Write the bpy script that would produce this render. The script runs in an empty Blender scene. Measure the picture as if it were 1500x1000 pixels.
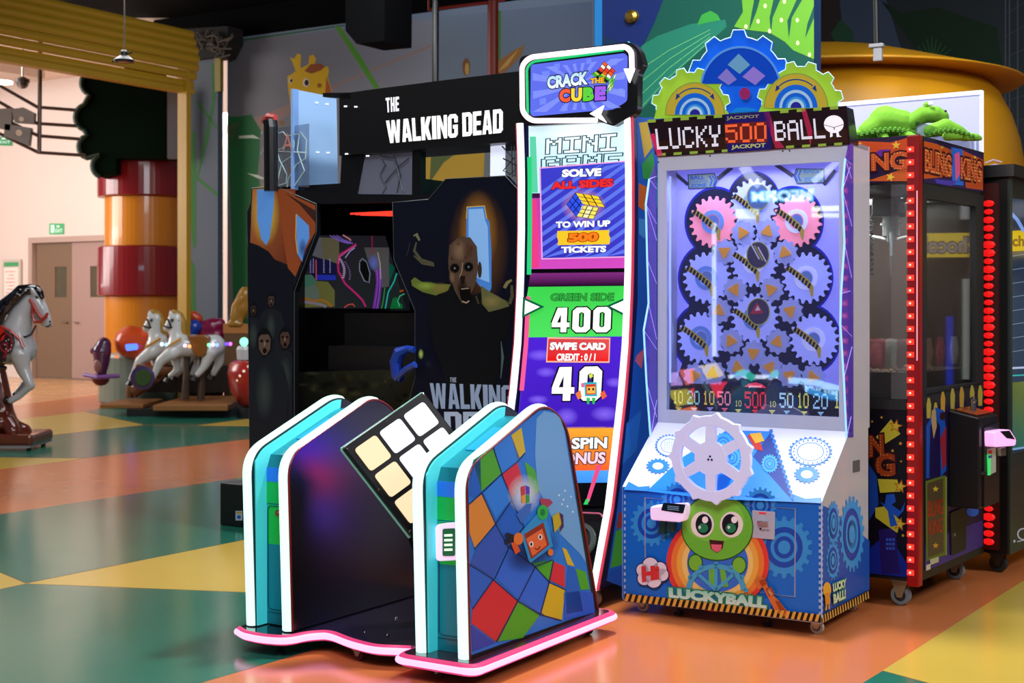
import bpy, math, random
from mathutils import Vector, Matrix
random.seed(7)
PI = math.pi
scene = bpy.context.scene
# ---------------------------------------------------------------- camera
F = 2078.0; HY = 445.0; CH = 1.35          # focal length in px, horizon row, eye height
cd = bpy.data.cameras.new('camera'); cam = bpy.data.objects.new('camera', cd)
scene.collection.objects.link(cam); scene.camera = cam
cam.location = (0, 0, CH); cam.rotation_euler = (PI/2, 0, 0)
cd.sensor_width = 36; cd.lens = F*36/1500; cd.shift_y = (HY-500)/1500
cd.clip_start = .05; cd.clip_end = 200
cd.dof.use_dof = True; cd.dof.focus_distance = 5.9; cd.dof.aperture_fstop = 5.0
# ---------------------------------------------------------------- world, exposure, lights
scene.view_settings.view_transform = 'Standard'; scene.view_settings.look = 'None'
scene.view_settings.exposure = 0.0; scene.view_settings.gamma = 1.0
scene.view_settings.use_curve_mapping = False
w = bpy.data.worlds.new('world'); scene.world = w; w.use_nodes = True
w.node_tree.nodes['Background'].inputs[0].default_value = (.46, .52, .64, 1)
w.node_tree.nodes['Background'].inputs[1].default_value = .17
def area(name, loc, sx, sy, power, col, target=None):
    l = bpy.data.lights.new(name, 'AREA'); l.shape = 'RECTANGLE'; l.size = sx; l.size_y = sy
    l.energy = power; l.color = col
    o = bpy.data.objects.new(name, l); scene.collection.objects.link(o); o.location = loc
    if target is not None:
        o.rotation_euler = (Vector(target)-Vector(loc)).to_track_quat('-Z', 'Y').to_euler()
    return o
area('ceiling_spot', (.75, 6.35, 4.5),   .5, .5, 230, (1, .95, .88))
area('ceiling_fill', (-.6, 2.4, 4.4), 3.0, 1.6, 150, (.94, .96, 1), (.3, 6, .8))
area('ceiling_right', (4.6, 3.6, 4.4), 1.6, 1.6, 185, (.95, .97, 1), (1.2, 6, 1))
area('ceiling_left', (-3.2, 8.6, 4.5), 2.2, 2.2, 95, (1, .93, .85))
area('rides_light', (-3.4, 13.5, 4.4), 2, 2, 110, (.95, .95, 1))
area('hall_light', (-12.8, 19.0, 4.8), 6, 5, 950, (1, .94, .9), (-8.5, 23.5, 1.2))
area('hall_uplight', (-10.5, 20.0, 2.2), 3, 3, 210, (1, .94, .9), (-9.5, 20.5, 5))  # unseen lamp added to brighten the hall ceiling
area('hall_far_light', (-4.5, 24.0, 4.5), 4, 2, 420, (1, .92, .86))
area('sky_mural_light', (-1.8, 14.6, 4.8), 3.2, .8, 62, (.86, .92, 1), (-1.4, 18.2, 3.4))  # lamp added to lift the brightness of the sky mural
area('mural_light', (2.6, 7.4, 4.5), 2.5, .8, 42, (.8, .9, 1), (2.0, 9.0, 2.6))
# ---------------------------------------------------------------- geometry helpers
def V(*a): return Vector(a)
CAM = V(0, 0, CH)
A = math.radians(32)
UX = V(math.cos(A), -math.sin(A), 0)       # along the machines' fronts, to the right
UY = V(math.sin(A), math.cos(A), 0)        # into their depth
UZ = V(0, 0, 1)
def at(px, py, Y): return V((px-750)/F*Y, Y, CH+(HY-py)/F*Y)
def gnd(px, py, z=0.): return at(px, py, (CH-z)*F/(py-HY))
def ray(px, py): return V((px-750)/F, 1, (HY-py)/F)
class Face:
    """a real plane in the room; hit() gives the point of it seen at a photo position"""
    def __init__(s, o, u, v, n): s.o, s.u, s.v, s.n = o, u.normalized(), v.normalized(), n.normalized()
    def hit(s, px, py, off=0.):
        r = ray(px, py); o = s.o+s.n*off
        return CAM+r*((o-CAM).dot(s.n)/r.dot(s.n))
    def loc(s, px, py):
        d = s.hit(px, py)-s.o; return d.dot(s.u), d.dot(s.v)
    def P(s, a, b, off=0.): return s.o+s.u*a+s.v*b+s.n*off
def front(o, t=0.): return Face(o+UY*t, UX, UZ, -UY)
def side(o, c=0.): return Face(o+UX*c, UY, UZ, UX)
def face3(p0, p1, p2):
    u = (p1-p0).normalized(); n = u.cross(p2-p0).normalized()
    if n.dot(CAM-p0) < 0: n = -n
    return Face(p0, u, n.cross(u) if (n.cross(u)).dot(p2-p0) > 0 else -n.cross(u), n)
def zm(ox, oy, s, pts): return [(ox+x/s, oy+y/s) for x, y in pts]
def lin(c):
    return c/12.92 if c <= .04045 else ((c+.055)/1.055)**2.4
def rgb(h):
    if not isinstance(h, str): return tuple(h[:3])
    h = h.lstrip('#'); return tuple(lin(int(h[i:i+2], 16)/255) for i in (0, 2, 4))
_m = {}
def mat(name, color='#808080', rough=.5, metal=0., emit=0., ecol=None, alpha=None, noise=0., nscale=20., spec=.5, coat=0.):
    if name in _m: return _m[name]
    m = bpy.data.materials.new(name); m.use_nodes = True; nt = m.node_tree
    b = nt.nodes['Principled BSDF']; c = rgb(color)+(1,)
    b.inputs['Base Color'].default_value = c; b.inputs['Roughness'].default_value = rough
    b.inputs['Metallic'].default_value = metal; b.inputs['Specular IOR Level'].default_value = spec
    b.inputs['Coat Weight'].default_value = coat
    if emit:
        b.inputs['Emission Color'].default_value = (rgb(ecol) if ecol else c[:3])+(1,)
        b.inputs['Emission Strength'].default_value = emit
    if noise:
        tc = nt.nodes.new('ShaderNodeTexCoord'); n = nt.nodes.new('ShaderNodeTexNoise'); n.inputs['Scale'].default_value = nscale
        n.inputs['Detail'].default_value = 5
        r = nt.nodes.new('ShaderNodeMix'); r.data_type = 'RGBA'
        r.inputs[6].default_value = tuple(x*(1-noise) for x in c[:3])+(1,); r.inputs[7].default_value = tuple(min(1, x*(1+noise)) for x in c[:3])+(1,)
        nt.links.new(tc.outputs['Object'], n.inputs['Vector'])
        nt.links.new(n.outputs['Fac'], r.inputs[0]); nt.links.new(r.outputs[2], b.inputs['Base Color'])
    if alpha is not None: b.inputs['Alpha'].default_value = alpha
    _m[name] = m; return m
def glass(name, tint='#ffffff', refl=.06, body=0., bodycol='#ffffff', rough=.02):
    if name in _m: return _m[name]
    m = bpy.data.materials.new(name); m.use_nodes = True; nt = m.node_tree; nt.nodes.clear()
    out = nt.nodes.new('ShaderNodeOutputMaterial'); tr = nt.nodes.new('ShaderNodeBsdfTransparent'); tr.inputs[0].default_value = rgb(tint)+(1,)
    gl = nt.nodes.new('ShaderNodeBsdfGlossy'); gl.inputs['Roughness'].default_value = rough
    fr = nt.nodes.new('ShaderNodeLayerWeight'); fr.inputs[0].default_value = .25
    ma = nt.nodes.new('ShaderNodeMath'); ma.operation = 'MULTIPLY_ADD'; ma.inputs[1].default_value = .6; ma.inputs[2].default_value = refl
    nt.links.new(fr.outputs['Fresnel'], ma.inputs[0])
    mx = nt.nodes.new('ShaderNodeMixShader'); nt.links.new(ma.outputs[0], mx.inputs[0]); nt.links.new(gl.outputs[0], mx.inputs[2])
    src = tr
    if body:
        d = nt.nodes.new('ShaderNodeBsdfDiffuse'); d.inputs[0].default_value = rgb(bodycol)+(1,)
        m2 = nt.nodes.new('ShaderNodeMixShader'); m2.inputs[0].default_value = body
        nt.links.new(tr.outputs[0], m2.inputs[1]); nt.links.new(d.outputs[0], m2.inputs[2]); src = m2
    nt.links.new(src.outputs[0], mx.inputs[1]); nt.links.new(mx.outputs[0], out.inputs[0])
    _m[name] = m; return m
def artmat(emit=0., rough=.35, dif=True):
    k = 'art_%g_%g' % (emit, rough)
    if k in _m: return _m[k]
    m = bpy.data.materials.new('print' if not emit else 'lit_print'); m.use_nodes = True; nt = m.node_tree
    b = nt.nodes['Principled BSDF']; a = nt.nodes.new('ShaderNodeVertexColor'); a.layer_name = 'Col'
    b.inputs['Roughness'].default_value = rough; b.inputs['Specular IOR Level'].default_value = .25
    nt.links.new(a.outputs['Color'], b.inputs['Base Color']); nt.links.new(a.outputs['Alpha'], b.inputs['Alpha'])
    if emit:
        nt.links.new(a.outputs['Color'], b.inputs['Emission Color']); b.inputs['Emission Strength'].default_value = emit
        mu = nt.nodes.new('ShaderNodeMix'); mu.data_type = 'RGBA'; mu.inputs[0].default_value = .6
        nt.links.new(a.outputs['Color'], mu.inputs[6]); mu.inputs[7].default_value = (0, 0, 0, 1)
        nt.links.new(mu.outputs[2], b.inputs['Base Color'])
    _m[k] = m; return m
def link(o, parent=None):
    scene.collection.objects.link(o)
    if parent is not None: o.parent = parent
    return o
def wloc(o):
    p = V(0, 0, 0)
    while o is not None: p += o.location; o = o.parent
    return p
def thing(name, loc, label=None, cat=None, group=None):
    o = bpy.data.objects.new(name, None); o.empty_display_size = .1; o.location = loc; link(o)
    return tag(o, label, cat, group)
def tag(o, label=None, cat=None, group=None, kind=None):
    if label: o['label'] = label
    if cat: o['category'] = cat
    if group: o['group'] = group
    if kind: o['kind'] = kind
    return o
class MB:
    """collects solids in world coordinates and links them as one mesh object"""
    def __init__(s): s.v = []; s.f = []; s.m = []; s.mats = []; s.cur = 0
    def use(s, m):
        if m not in s.mats: s.mats.append(m)
        s.cur = s.mats.index(m); return s
    def add(s, vs, fs):
        b = len(s.v); s.v += [tuple(x) for x in vs]
        for f in fs: s.f.append([b+i for i in f]); s.m.append(s.cur)
        return s
    def prism(s, pts, d):               # pts 3D outline, extruded by vector d
        n = len(pts); q = [p+d for p in pts]
        return s.add(pts+q, [list(range(n)), list(range(2*n-1, n-1, -1))]+[[i, i+n, (i+1) % n+n, (i+1) % n] for i in range(n)])
    def plate(s, face, px, th, off=0.):  # outline seen at photo positions on a plane, given thickness backwards
        return s.prism([face.hit(x, y)+face.n*off for x, y in px], -face.n*th)
    def box(s, o, a, b, c):             # corner and three edge vectors
        return s.prism([o, o+a, o+a+b, o+b], c)
    def cbox(s, c, ux, uy, uz, sx, sy, sz):
        return s.box(c-ux*sx/2-uy*sy/2-uz*sz/2, ux*sx, uy*sy, uz*sz)
    def tube(s, path, r, n=8, closed=False, cap=True):
        path = [Vector(p) for p in path]; R = r if isinstance(r, (list, tuple)) else [r]*len(path)
        rings = []; up = None; N = len(path)
        for i, p in enumerate(path):
            a = path[(i-1) % N] if (i or closed) else p; b = path[(i+1) % N] if (i < N-1 or closed) else p
            t = (b-a).normalized() if (b-a).length > 1e-9 else UZ
            if up is None: up = UZ if abs(t.z) < .9 else V(0, 1, 0)
            x = t.cross(up)
            if x.length < 1e-4: x = t.cross(V(1, .3, .2))
            x.normalize(); y = x.cross(t).normalized(); up = y
            rings.append([p+x*R[i]*math.cos(2*PI*k/n)+y*R[i]*math.sin(2*PI*k/n) for k in range(n)])
        vs = [q for g in rings for q in g]; fs = []
        for i in range(N if closed else N-1):
            j = (i+1) % N
            for k in range(n): fs.append([i*n+k, i*n+(k+1) % n, j*n+(k+1) % n, j*n+k])
        if cap and not closed: fs += [list(range(n))[::-1], [(N-1)*n+k for k in range(n)]]
        return s.add(vs, fs)
    def cyl(s, a, b, r, n=20, r2=None): return s.tube([a, b], [r, r if r2 is None else r2], n)
    def ball(s, c, r, sc=(1, 1, 1), n=12, ax=None):
        c = Vector(c); ux, uy, uz = ax or (V(1, 0, 0), V(0, 1, 0), UZ); vs = []; fs = []; m = n//2
        for i in range(1, m):
            th = PI*i/m
            for k in range(n):
                ph = 2*PI*k/n
                vs.append(c+(ux*math.sin(th)*math.cos(ph)*sc[0]+uy*math.sin(th)*math.sin(ph)*sc[1]+uz*math.cos(th)*sc[2])*r)
        top = len(vs); vs += [c+uz*r*sc[2], c-uz*r*sc[2]]
        for i in range(m-2):
            for k in range(n): fs.append([i*n+k, (i+1)*n+k, (i+1)*n+(k+1) % n, i*n+(k+1) % n])
        for k in range(n):
            fs.append([top, k, (k+1) % n]); fs.append([top+1, (m-2)*n+(k+1) % n, (m-2)*n+k])
        return s.add(vs, fs)
    def lathe(s, c, prof, n=32, ax=None):
        ux, uy, uz = ax or (V(1, 0, 0), V(0, 1, 0), UZ); N = len(prof)
        vs = [c+(ux*math.cos(2*PI*k/n)+uy*math.sin(2*PI*k/n))*r+uz*z for r, z in prof for k in range(n)]
        fs = [[i*n+k, i*n+(k+1) % n, (i+1)*n+(k+1) % n, (i+1)*n+k] for i in range(N-1) for k in range(n)]
        fs += [list(range(n))[::-1], [(N-1)*n+k for k in range(n)]]
        return s.add(vs, fs)
    def ringplate(s, c, ux, uy, ro, ri, th, nrm):   # ro, ri: lists of radii per angle step
        n = len(ro); o = [c+(ux*math.cos(2*PI*k/n)+uy*math.sin(2*PI*k/n))*ro[k] for k in range(n)]
        i_ = [c+(ux*math.cos(2*PI*k/n)+uy*math.sin(2*PI*k/n))*ri[k] for k in range(n)]
        d = -nrm*th; vs = o+i_+[p+d for p in o]+[p+d for p in i_]; fs = []
        for k in range(n):
            j = (k+1) % n
            fs += [[k, j, n+j, n+k], [2*n+k, 3*n+k, 3*n+j, 2*n+j], [k, 2*n+k, 2*n+j, j], [n+k, n+j, 3*n+j, 3*n+k]]
        return s.add(vs, fs)
    def build(s, name, m=None, parent=None, bevel=0., smooth=False, mods=None):
        if m is not None and not s.mats: s.mats = [m]
        elif m is not None and m not in s.mats: s.mats.insert(0, m)
        me = bpy.data.meshes.new(name); off = wloc(parent) if parent is not None else V(0, 0, 0)
        base = off
        if parent is None:
            xs = [p[0] for p in s.v]; ys = [p[1] for p in s.v]; zs = [p[2] for p in s.v]
            base = V((min(xs)+max(xs))/2, (min(ys)+max(ys))/2, min(zs))
        me.from_pydata([tuple(Vector(p)-base) for p in s.v], [], s.f)
        for q in s.mats: me.materials.append(q)
        if len(s.mats) > 1: me.polygons.foreach_set('material_index', s.m)
        if smooth: me.polygons.foreach_set('use_smooth', [True]*len(me.polygons))
        me.validate(); 
        import bmesh
        bm = bmesh.new(); bm.from_mesh(me); bmesh.ops.recalc_face_normals(bm, faces=bm.faces); bm.to_mesh(me); bm.free()
        o = bpy.data.objects.new(name, me); link(o, parent)
        if parent is None: o.location = base
        if bevel:
            b = o.modifiers.new('bevel', 'BEVEL'); b.width = bevel; b.segments = 2; b.limit_method = 'ANGLE'; b.angle_limit = math.radians(40)
        return o
_tx = {}
def glyphs(s, bold, spacing=1.):
    k = (s, bold, spacing)
    if k not in _tx:
        c = bpy.data.curves.new('t', 'FONT'); c.body = s; c.offset = bold; c.resolution_u = 3; c.space_character = spacing
        o = bpy.data.objects.new('t', c); me = bpy.data.meshes.new_from_object(o)
        vs = [(v.co.x, v.co.y) for v in me.vertices]; fs = [tuple(p.vertices) for p in me.polygons]
        bpy.data.objects.remove(o); bpy.data.curves.remove(c); bpy.data.meshes.remove(me)
        x0 = min(v[0] for v in vs); x1 = max(v[0] for v in vs); y0 = min(v[1] for v in vs); y1 = max(v[1] for v in vs)
        _tx[k] = (vs, fs, (x0, x1, y0, y1))
    return _tx[k]
FONT = {'L': '10000100001000010000100001000011111', 'U': '10001100011000110001100011000101110', 'C': '01110100011000010000100001000101110',
 'K': '10001100101010011000101001001010001', 'Y': '10001100011000101110001000010001110', 'B': '11110100011000111110100011000111110',
 'A': '01110100011000111111100011000110001', 'M': '10001110111010110001100011000110001', 'I': '11111001000010000100001000010011111',
 'N': '10001110011010110011100011000110001', 'G': '01110100011000010111100011000101110', 'E': '11111100001000011110100001000011111',
 '0': '01110100011000110001100011000101110', '1': '00100011000010000100001000010001110', '2': '01110100010000100110010001000011111',
 '5': '11111100001111000001000011000101110', '4': '10010100101001011111000100001000010'}
def _b(x0, y0, x1, y1): return [(x0, y0), (x1, y0), (x1, y1), (x0, y1)]
BLOCK = {'T': [_b(0, 0, 1, .17), _b(.33, .17, .67, 1)], 'H': [_b(0, 0, .34, 1), _b(.66, 0, 1, 1), _b(.34, .41, .66, .58)],
 'E': [_b(0, 0, .38, 1), _b(.38, 0, 1, .18), _b(.38, .41, .9, .58), _b(.38, .82, 1, 1)], 'L': [_b(0, 0, .38, 1), _b(.38, .82, 1, 1)], 'I': [_b(0, 0, 1, 1)],
 'W': [[(0, 0), (.22, 0), (.31, .62), (.38, .1), (.40, 0), (.6, 0), (.62, .1), (.69, .62), (.78, 0), (1, 0), (.84, 1), (.6, 1), (.5, .42), (.4, 1), (.16, 1)]],
 'A': [[(.28, 0), (.5, 0), (.5, .2), (.34, 1), (0, 1)], [(.5, 0), (.72, 0), (1, 1), (.66, 1), (.5, .2)], _b(.36, .64, .64, .82)],
 'K': [_b(0, 0, .36, 1), [(.36, .4), (.62, 0), (1, 0), (.7, .46), (1, 1), (.64, 1), (.36, .62)]],
 'N': [[(0, 0), (.32, 0), (.68, .56), (.68, 0), (1, 0), (1, 1), (.7, 1), (.32, .42), (.32, 1), (0, 1)]],
 'G': [[(0, .12), (.22, 0), (.78, 0), (1, .12), (1, .36), (.66, .36), (.66, .17), (.36, .17), (.36, .83), (.66, .83), (.66, .62), (.52, .62), (.52, .46), (1, .46), (1, .88), (.78, 1), (.22, 1), (0, .88)]],
 'D': [_b(0, 0, .36, 1), [(.36, 0), (.78, 0), (1, .12), (1, .88), (.78, 1), (.36, 1), (.36, .83), (.64, .83), (.64, .17), (.36, .17)]],
 '0': [[(0, .14), (.22, 0), (.5, 0), (.5, .19), (.36, .24), (.36, .76), (.5, .81), (.5, 1), (.22, 1), (0, .86)], [(.5, 0), (.78, 0), (1, .14), (1, .86), (.78, 1), (.5, 1), (.5, .81), (.64, .76), (.64, .24), (.5, .19)]],
 '4': [[(.3, 0), (.5, 0), (.5, .26), (.3, .6), (0, .6)], _b(0, .6, 1, .79), _b(.5, 0, .84, .6), _b(.5, .79, .84, 1)],
 '5': [_b(0, 0, 1, .18), _b(0, .18, .36, .42), [(0, .42), (.8, .42), (1, .54), (1, .88), (.8, 1), (0, 1), (0, .82), (.6, .82), (.64, .78), (.64, .62), (.6, .59), (0, .59)]]}
class Art:
    """flat print on a real surface: one mesh, colours per face corner"""
    EPS = .0007
    def __init__(s, surf, base=.0008): s.s = surf; s.b = base; s.v = []; s.f = []; s.c = []
    def _p(s, x, y, L): return s.s.hit(x, y, s.b+L*s.EPS)
    def poly(s, pts, col, L=0, a=1.):
        b = len(s.v); s.v += [s._p(x, y, L) for x, y in pts]; s.f.append(list(range(b, b+len(pts))))
        if isinstance(col, list): s.c.append([rgb(c)+((a[i] if isinstance(a, list) else a),) for i, c in enumerate(col)])
        else: s.c.append([rgb(col)+(a,)]*len(pts))
    def quad(s, q, col, L=0, nx=1, ny=1, a=1.):
        (x0, y0), (x1, y1), (x2, y2), (x3, y3) = q
        C = [rgb(c) for c in col] if isinstance(col, list) else [rgb(col)]*4
        AA = a if isinstance(a, list) else [a]*4
        def bl(p, u, v): return tuple((p[0][k]*(1-u)+p[1][k]*u)*(1-v)+(p[3][k]*(1-u)+p[2][k]*u)*v for k in range(len(p[0])))
        CC = [c+(al,) for c, al in zip(C, AA)]
        for j in range(ny):
            for i in range(nx):
                cs = [(i/nx, j/ny), ((i+1)/nx, j/ny), ((i+1)/nx, (j+1)/ny), (i/nx, (j+1)/ny)]
                b = len(s.v); s.v += [s._p(*bl(q, u, v), L) for u, v in cs]; s.f.append([b, b+1, b+2, b+3])
                s.c.append([bl(CC, u, v) for u, v in cs])
    def ell(s, cx, cy, rx, ry=None, col='#fff', L=0, n=24, a=1., rot=0., a0=0., a1=2*PI):
        ry = rx if ry is None else ry; c, sn = math.cos(rot), math.sin(rot); full = abs(a1-a0-2*PI) < 1e-6
        pts = []
        for k in range(n if full else n+1):
            t = a0+(a1-a0)*k/n; x = rx*math.cos(t); y = ry*math.sin(t); pts.append((cx+x*c-y*sn, cy+x*sn+y*c))
        s.poly(pts, col, L, a)
    def glow(s, cx, cy, rx, ry, col, col2=None, L=0, a0=1., a1=0., n=20, rot=0.):   # soft printed blob
        c, sn = math.cos(rot), math.sin(rot); P = []
        for k in range(n):
            t = 2*PI*k/n; x = rx*math.cos(t); y = ry*math.sin(t); P.append((cx+x*c-y*sn, cy+x*sn+y*c))
        Q = [(cx+(x-cx)*.5, cy+(y-cy)*.5) for x, y in P]; col2 = col2 or col; am = a1+(a0-a1)*.6
        for k in range(n):
            j = (k+1) % n
            s.poly([(cx, cy), Q[k], Q[j]], [col, col, col], L, [a0, am, am])
            s.poly([Q[k], P[k], P[j], Q[j]], [col, col2, col2, col], L, [am, a1, a1, am])
    def ring(s, cx, cy, r0, r1, col, L=0, asp=1., n=28, a=1., a0=0., a1=2*PI, sk=0.):
        for k in range(n):
            t, u = a0+(a1-a0)*k/n, a0+(a1-a0)*(k+1)/n
            s.poly([(cx+r*math.cos(q), cy+r*asp*math.sin(q)+sk*r*math.cos(q)) for r, q in ((r0, t), (r1, t), (r1, u), (r0, u))], col, L, a)
    def gear(s, cx, cy, r, col, L=0, teeth=16, depth=.14, asp=1., a=1.):
        pts = []
        for k in range(teeth):
            for f, q in ((0, 1-depth), (.22, 1-depth), (.32, 1), (.68, 1), (.78, 1-depth)):
                t = 2*PI*(k+f)/teeth; pts.append((cx+r*q*math.cos(t), cy+r*q*asp*math.sin(t)))
        s.poly(pts, col, L, a)
    def line(s, pts, w, col, L=0, a=1., closed=False):
        n = len(pts)
        ed = []
        for i, p in enumerate(pts):
            p0 = pts[i-1] if (i or closed) else p; p1 = pts[(i+1) % n] if (i < n-1 or closed) else p
            dx, dy = p1[0]-p0[0], p1[1]-p0[1]; l = math.hypot(dx, dy) or 1; ww = (w[i] if isinstance(w, list) else w)/2
            ed.append(((p[0]-dy/l*ww, p[1]+dx/l*ww), (p[0]+dy/l*ww, p[1]-dx/l*ww)))
        for i in range(n if closed else n-1):
            j = (i+1) % n; s.poly([ed[i][0], ed[j][0], ed[j][1], ed[i][1]], col, L, a)
    def text(s, t, q, col, L=1, bold=.03, out=None, ow=.05, spacing=1., col2=None, sh=None):
        if out: s._text(t, q, out, L, bold+ow, spacing, None, bold)
        s._text(t, q, col, L+(2 if out else 0), bold, spacing, col2, bold)
    def _text(s, t, q, col, L, bold, spacing, col2, refb):
        vs, fs, _ = glyphs(t, bold, spacing); x0, x1, y0, y1 = glyphs(t, refb, spacing)[2]
        (ax, ay), (bx, by), (cx, cy), (dx, dy) = q; b = len(s.v); uvs = []
        for x, y in vs:
            u = (x-x0)/(x1-x0); v = 1-(y-y0)/(y1-y0); uvs.append((u, v))
            s.v.append(s._p((ax*(1-u)+bx*u)*(1-v)+(dx*(1-u)+cx*u)*v, (ay*(1-u)+by*u)*(1-v)+(dy*(1-u)+cy*u)*v, L))
        c1 = rgb(col); c2 = rgb(col2) if col2 else c1
        for f in fs:
            s.f.append([b+i for i in f]); s.c.append([tuple(c1[k]*(1-uvs[i][1])+c2[k]*uvs[i][1] for k in range(3))+(1,) for i in f])
    def block(s, t, q, col, L=1, out=None, ow=2., gap=.1):
        (ax, ay), (bx, by), (cx, cy), (dx, dy) = q; W = [{'I': .42, 'W': 1.4, 'L': .82, 'E': .85}.get(ch, 1.) for ch in t]; tot = sum(W)+gap*(len(t)-1); x = 0
        for ch, w_ in zip(t, W):
            for pl in BLOCK[ch]:
                P = []
                for u, v in pl:
                    U = (x+u*w_)/tot; P.append(((ax*(1-U)+bx*U)*(1-v)+(dx*(1-U)+cx*U)*v, (ay*(1-U)+by*U)*(1-v)+(dy*(1-U)+cy*U)*v))
                s.poly(P, col, L+(2 if out else 0))
                if out: s.line(P, ow, out, L, closed=True); s.poly(P, out, L)
            x += w_+gap
    def dots(s, t, q, col, L=1, sub=2, gap=.22, adv=6):
        (ax, ay), (bx, by), (cx, cy), (dx, dy) = q; W = (len(t)*adv-1)*sub; H = 7*sub
        def pt(u, v): return ((ax*(1-u)+bx*u)*(1-v)+(dx*(1-u)+cx*u)*v, (ay*(1-u)+by*u)*(1-v)+(dy*(1-u)+cy*u)*v)
        for i, ch in enumerate(t):
            g = FONT.get(ch)
            if not g: continue
            for r in range(7*sub):
                for c in range(5*sub):
                    if g[(r//sub)*5+c//sub] == '1':
                        X = i*adv*sub+c; s.poly([pt((X+a)/W, (r+b_)/H) for a, b_ in ((gap/2, gap/2), (1-gap/2, gap/2), (1-gap/2, 1-gap/2), (gap/2, 1-gap/2))], col, L)
    def build(s, name, parent=None, emit=0., rough=.35, m=None):
        me = bpy.data.meshes.new(name); off = wloc(parent) if parent is not None else V(0, 0, 0)
        me.from_pydata([tuple(p-off) for p in s.v], [], s.f)
        ca = me.color_attributes.new('Col', 'FLOAT_COLOR', 'CORNER')
        flat = [x for c in s.c for q in c for x in q]; ca.data.foreach_set('color', flat)
        me.materials.append(m or artmat(emit, rough))
        o = bpy.data.objects.new(name, me); link(o, parent); return o
def blob(name, chains, voxel, m, parent=None, extra=None, smooth=4):
    """one continuous organic surface: tapered limbs fused by a voxel remesh"""
    b = MB()
    for ch in chains:
        pts = [Vector(c[0]) for c in ch]; rs = [c[1] for c in ch]
        b.tube(pts, rs, 12)
        for p, r in zip(pts, rs): b.ball(p, r, n=12)
    if extra: extra(b)
    o = b.build(name, m, None); o.modifiers.clear()
    r = o.modifiers.new('r', 'REMESH'); r.mode = 'VOXEL'; r.voxel_size = voxel
    sm = o.modifiers.new('s', 'SMOOTH'); sm.iterations = smooth; sm.factor = .6
    dg = bpy.context.evaluated_depsgraph_get(); dg.update()
    me = bpy.data.meshes.new_from_object(o.evaluated_get(dg))
    base = o.location.copy(); old = o.data; bpy.data.objects.remove(o); bpy.data.meshes.remove(old)
    off = wloc(parent) if parent is not None else base
    me.transform(Matrix.Translation(base-off)); me.polygons.foreach_set('use_smooth', [True]*len(me.polygons))
    me.materials.clear(); me.materials.append(m)
    o = bpy.data.objects.new(name, me); link(o, parent)
    if parent is None: o.location = base
    return o
def caster(parent, p, r=.03, rot=None, wheelcol='#9aa0a2', hub='#2a2a2c', fork='#b8b9a8'):
    """swivel caster whose wheel touches the floor under p"""
    d = rot or UX; c = V(p.x, p.y, r); s_ = UZ.cross(d).normalized()
    b = MB(); b.lathe(c-s_*r*.35, [(r*.55, 0), (r*.93, 0), (r, r*.12), (r, r*.58), (r*.93, r*.7), (r*.55, r*.7)], 24, (d, UZ, s_))
    wv = b.build('caster_wheel', mat('wheel_'+wheelcol, wheelcol, .6), parent, smooth=False)
    h = MB(); h.cyl(c-s_*r*.37, c+s_*r*.37, r*.6, 20); h.cyl(c-s_*r*.5, c+s_*r*.5, r*.2, 12)
    h.build('wheel_hub', mat('hub_'+hub, hub, .5), wv).location = V(0, 0, 0)
    f = MB()
    top = p.z
    for k in (-1, 1):
        o = c+s_*k*r*.5
        f.prism([o-d*r*.25-UZ*r*.2, o+d*r*.25-UZ*r*.2, o+d*r*.9+UZ*(top-r), o-d*r*.9+UZ*(top-r)], s_*k*.003)
    f.cbox(V(c.x, c.y, top-.003), d, s_, UZ, r*2, r*1.5, .006)
    f.build('caster_fork', mat('fork_'+fork, fork, .35, .8), parent)
# ================================================================ THE SETTING
def struct(o): o['kind'] = 'structure'; return o
BLK = mat('matt_black', '#050506', .9, spec=.05)
# ---- floor
GR = Face(V(0, 0, 0), V(1, 0, 0), V(0, 1, 0), UZ)
def floormat(name, c, rough=.2):
    m = mat(name, c, rough, noise=.1, nscale=1.3); nt = m.node_tree; b = nt.nodes['Principled BSDF']
    tc = nt.nodes.new('ShaderNodeTexCoord'); n = nt.nodes.new('ShaderNodeTexNoise'); n.inputs['Scale'].default_value = 2.2
    n.inputs['Detail'].default_value = 4
    mp = nt.nodes.new('ShaderNodeMapRange'); mp.inputs['To Min'].default_value = rough*.88; mp.inputs['To Max'].default_value = rough*1.15
    bp = nt.nodes.new('ShaderNodeBump'); bp.inputs['Strength'].default_value = .02; bp.inputs['Distance'].default_value = .02
    nt.links.new(tc.outputs['Object'], n.inputs['Vector']); nt.links.new(n.outputs['Fac'], mp.inputs['Value'])
    nt.links.new(mp.outputs['Result'], b.inputs['Roughness']); nt.links.new(n.outputs['Fac'], bp.inputs['Height'])
    b.inputs['Specular IOR Level'].default_value = .55
    return m
FO = floormat('floor_orange', '#c2703f'); FT = floormat('floor_teal', '#1f6a58', .17); FY = floormat('floor_yellow', '#bfa345', .22); FB = floormat('floor_beige', '#c79a6c', .2)
b = MB(); nx, ny = 32, 36; vs = [V(-20+i, -4+j, 0) for j in range(ny+1) for i in range(nx+1)]
b.add(vs, [[j*(nx+1)+i, j*(nx+1)+i+1, (j+1)*(nx+1)+i+1, (j+1)*(nx+1)+i] for j in range(ny) for i in range(nx)]); floor = struct(b.build('floor', FO))
def fpanel(px, m):
    b = MB(); b.prism([GR.hit(x, y)+UZ*.001 for x, y in px], -UZ*.0008); b.build('floor_panel', m, floor)
fpanel([(-136, 775), (0, 753), (355, 699), (560, 668), (560, 750), (355, 791), (38, 854), (0, 838)], FT)
fpanel([(38.3, 854.6), (355, 791.4), (560, 750.6), (620, 742), (620, 872), (358, 867)], FY)
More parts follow.
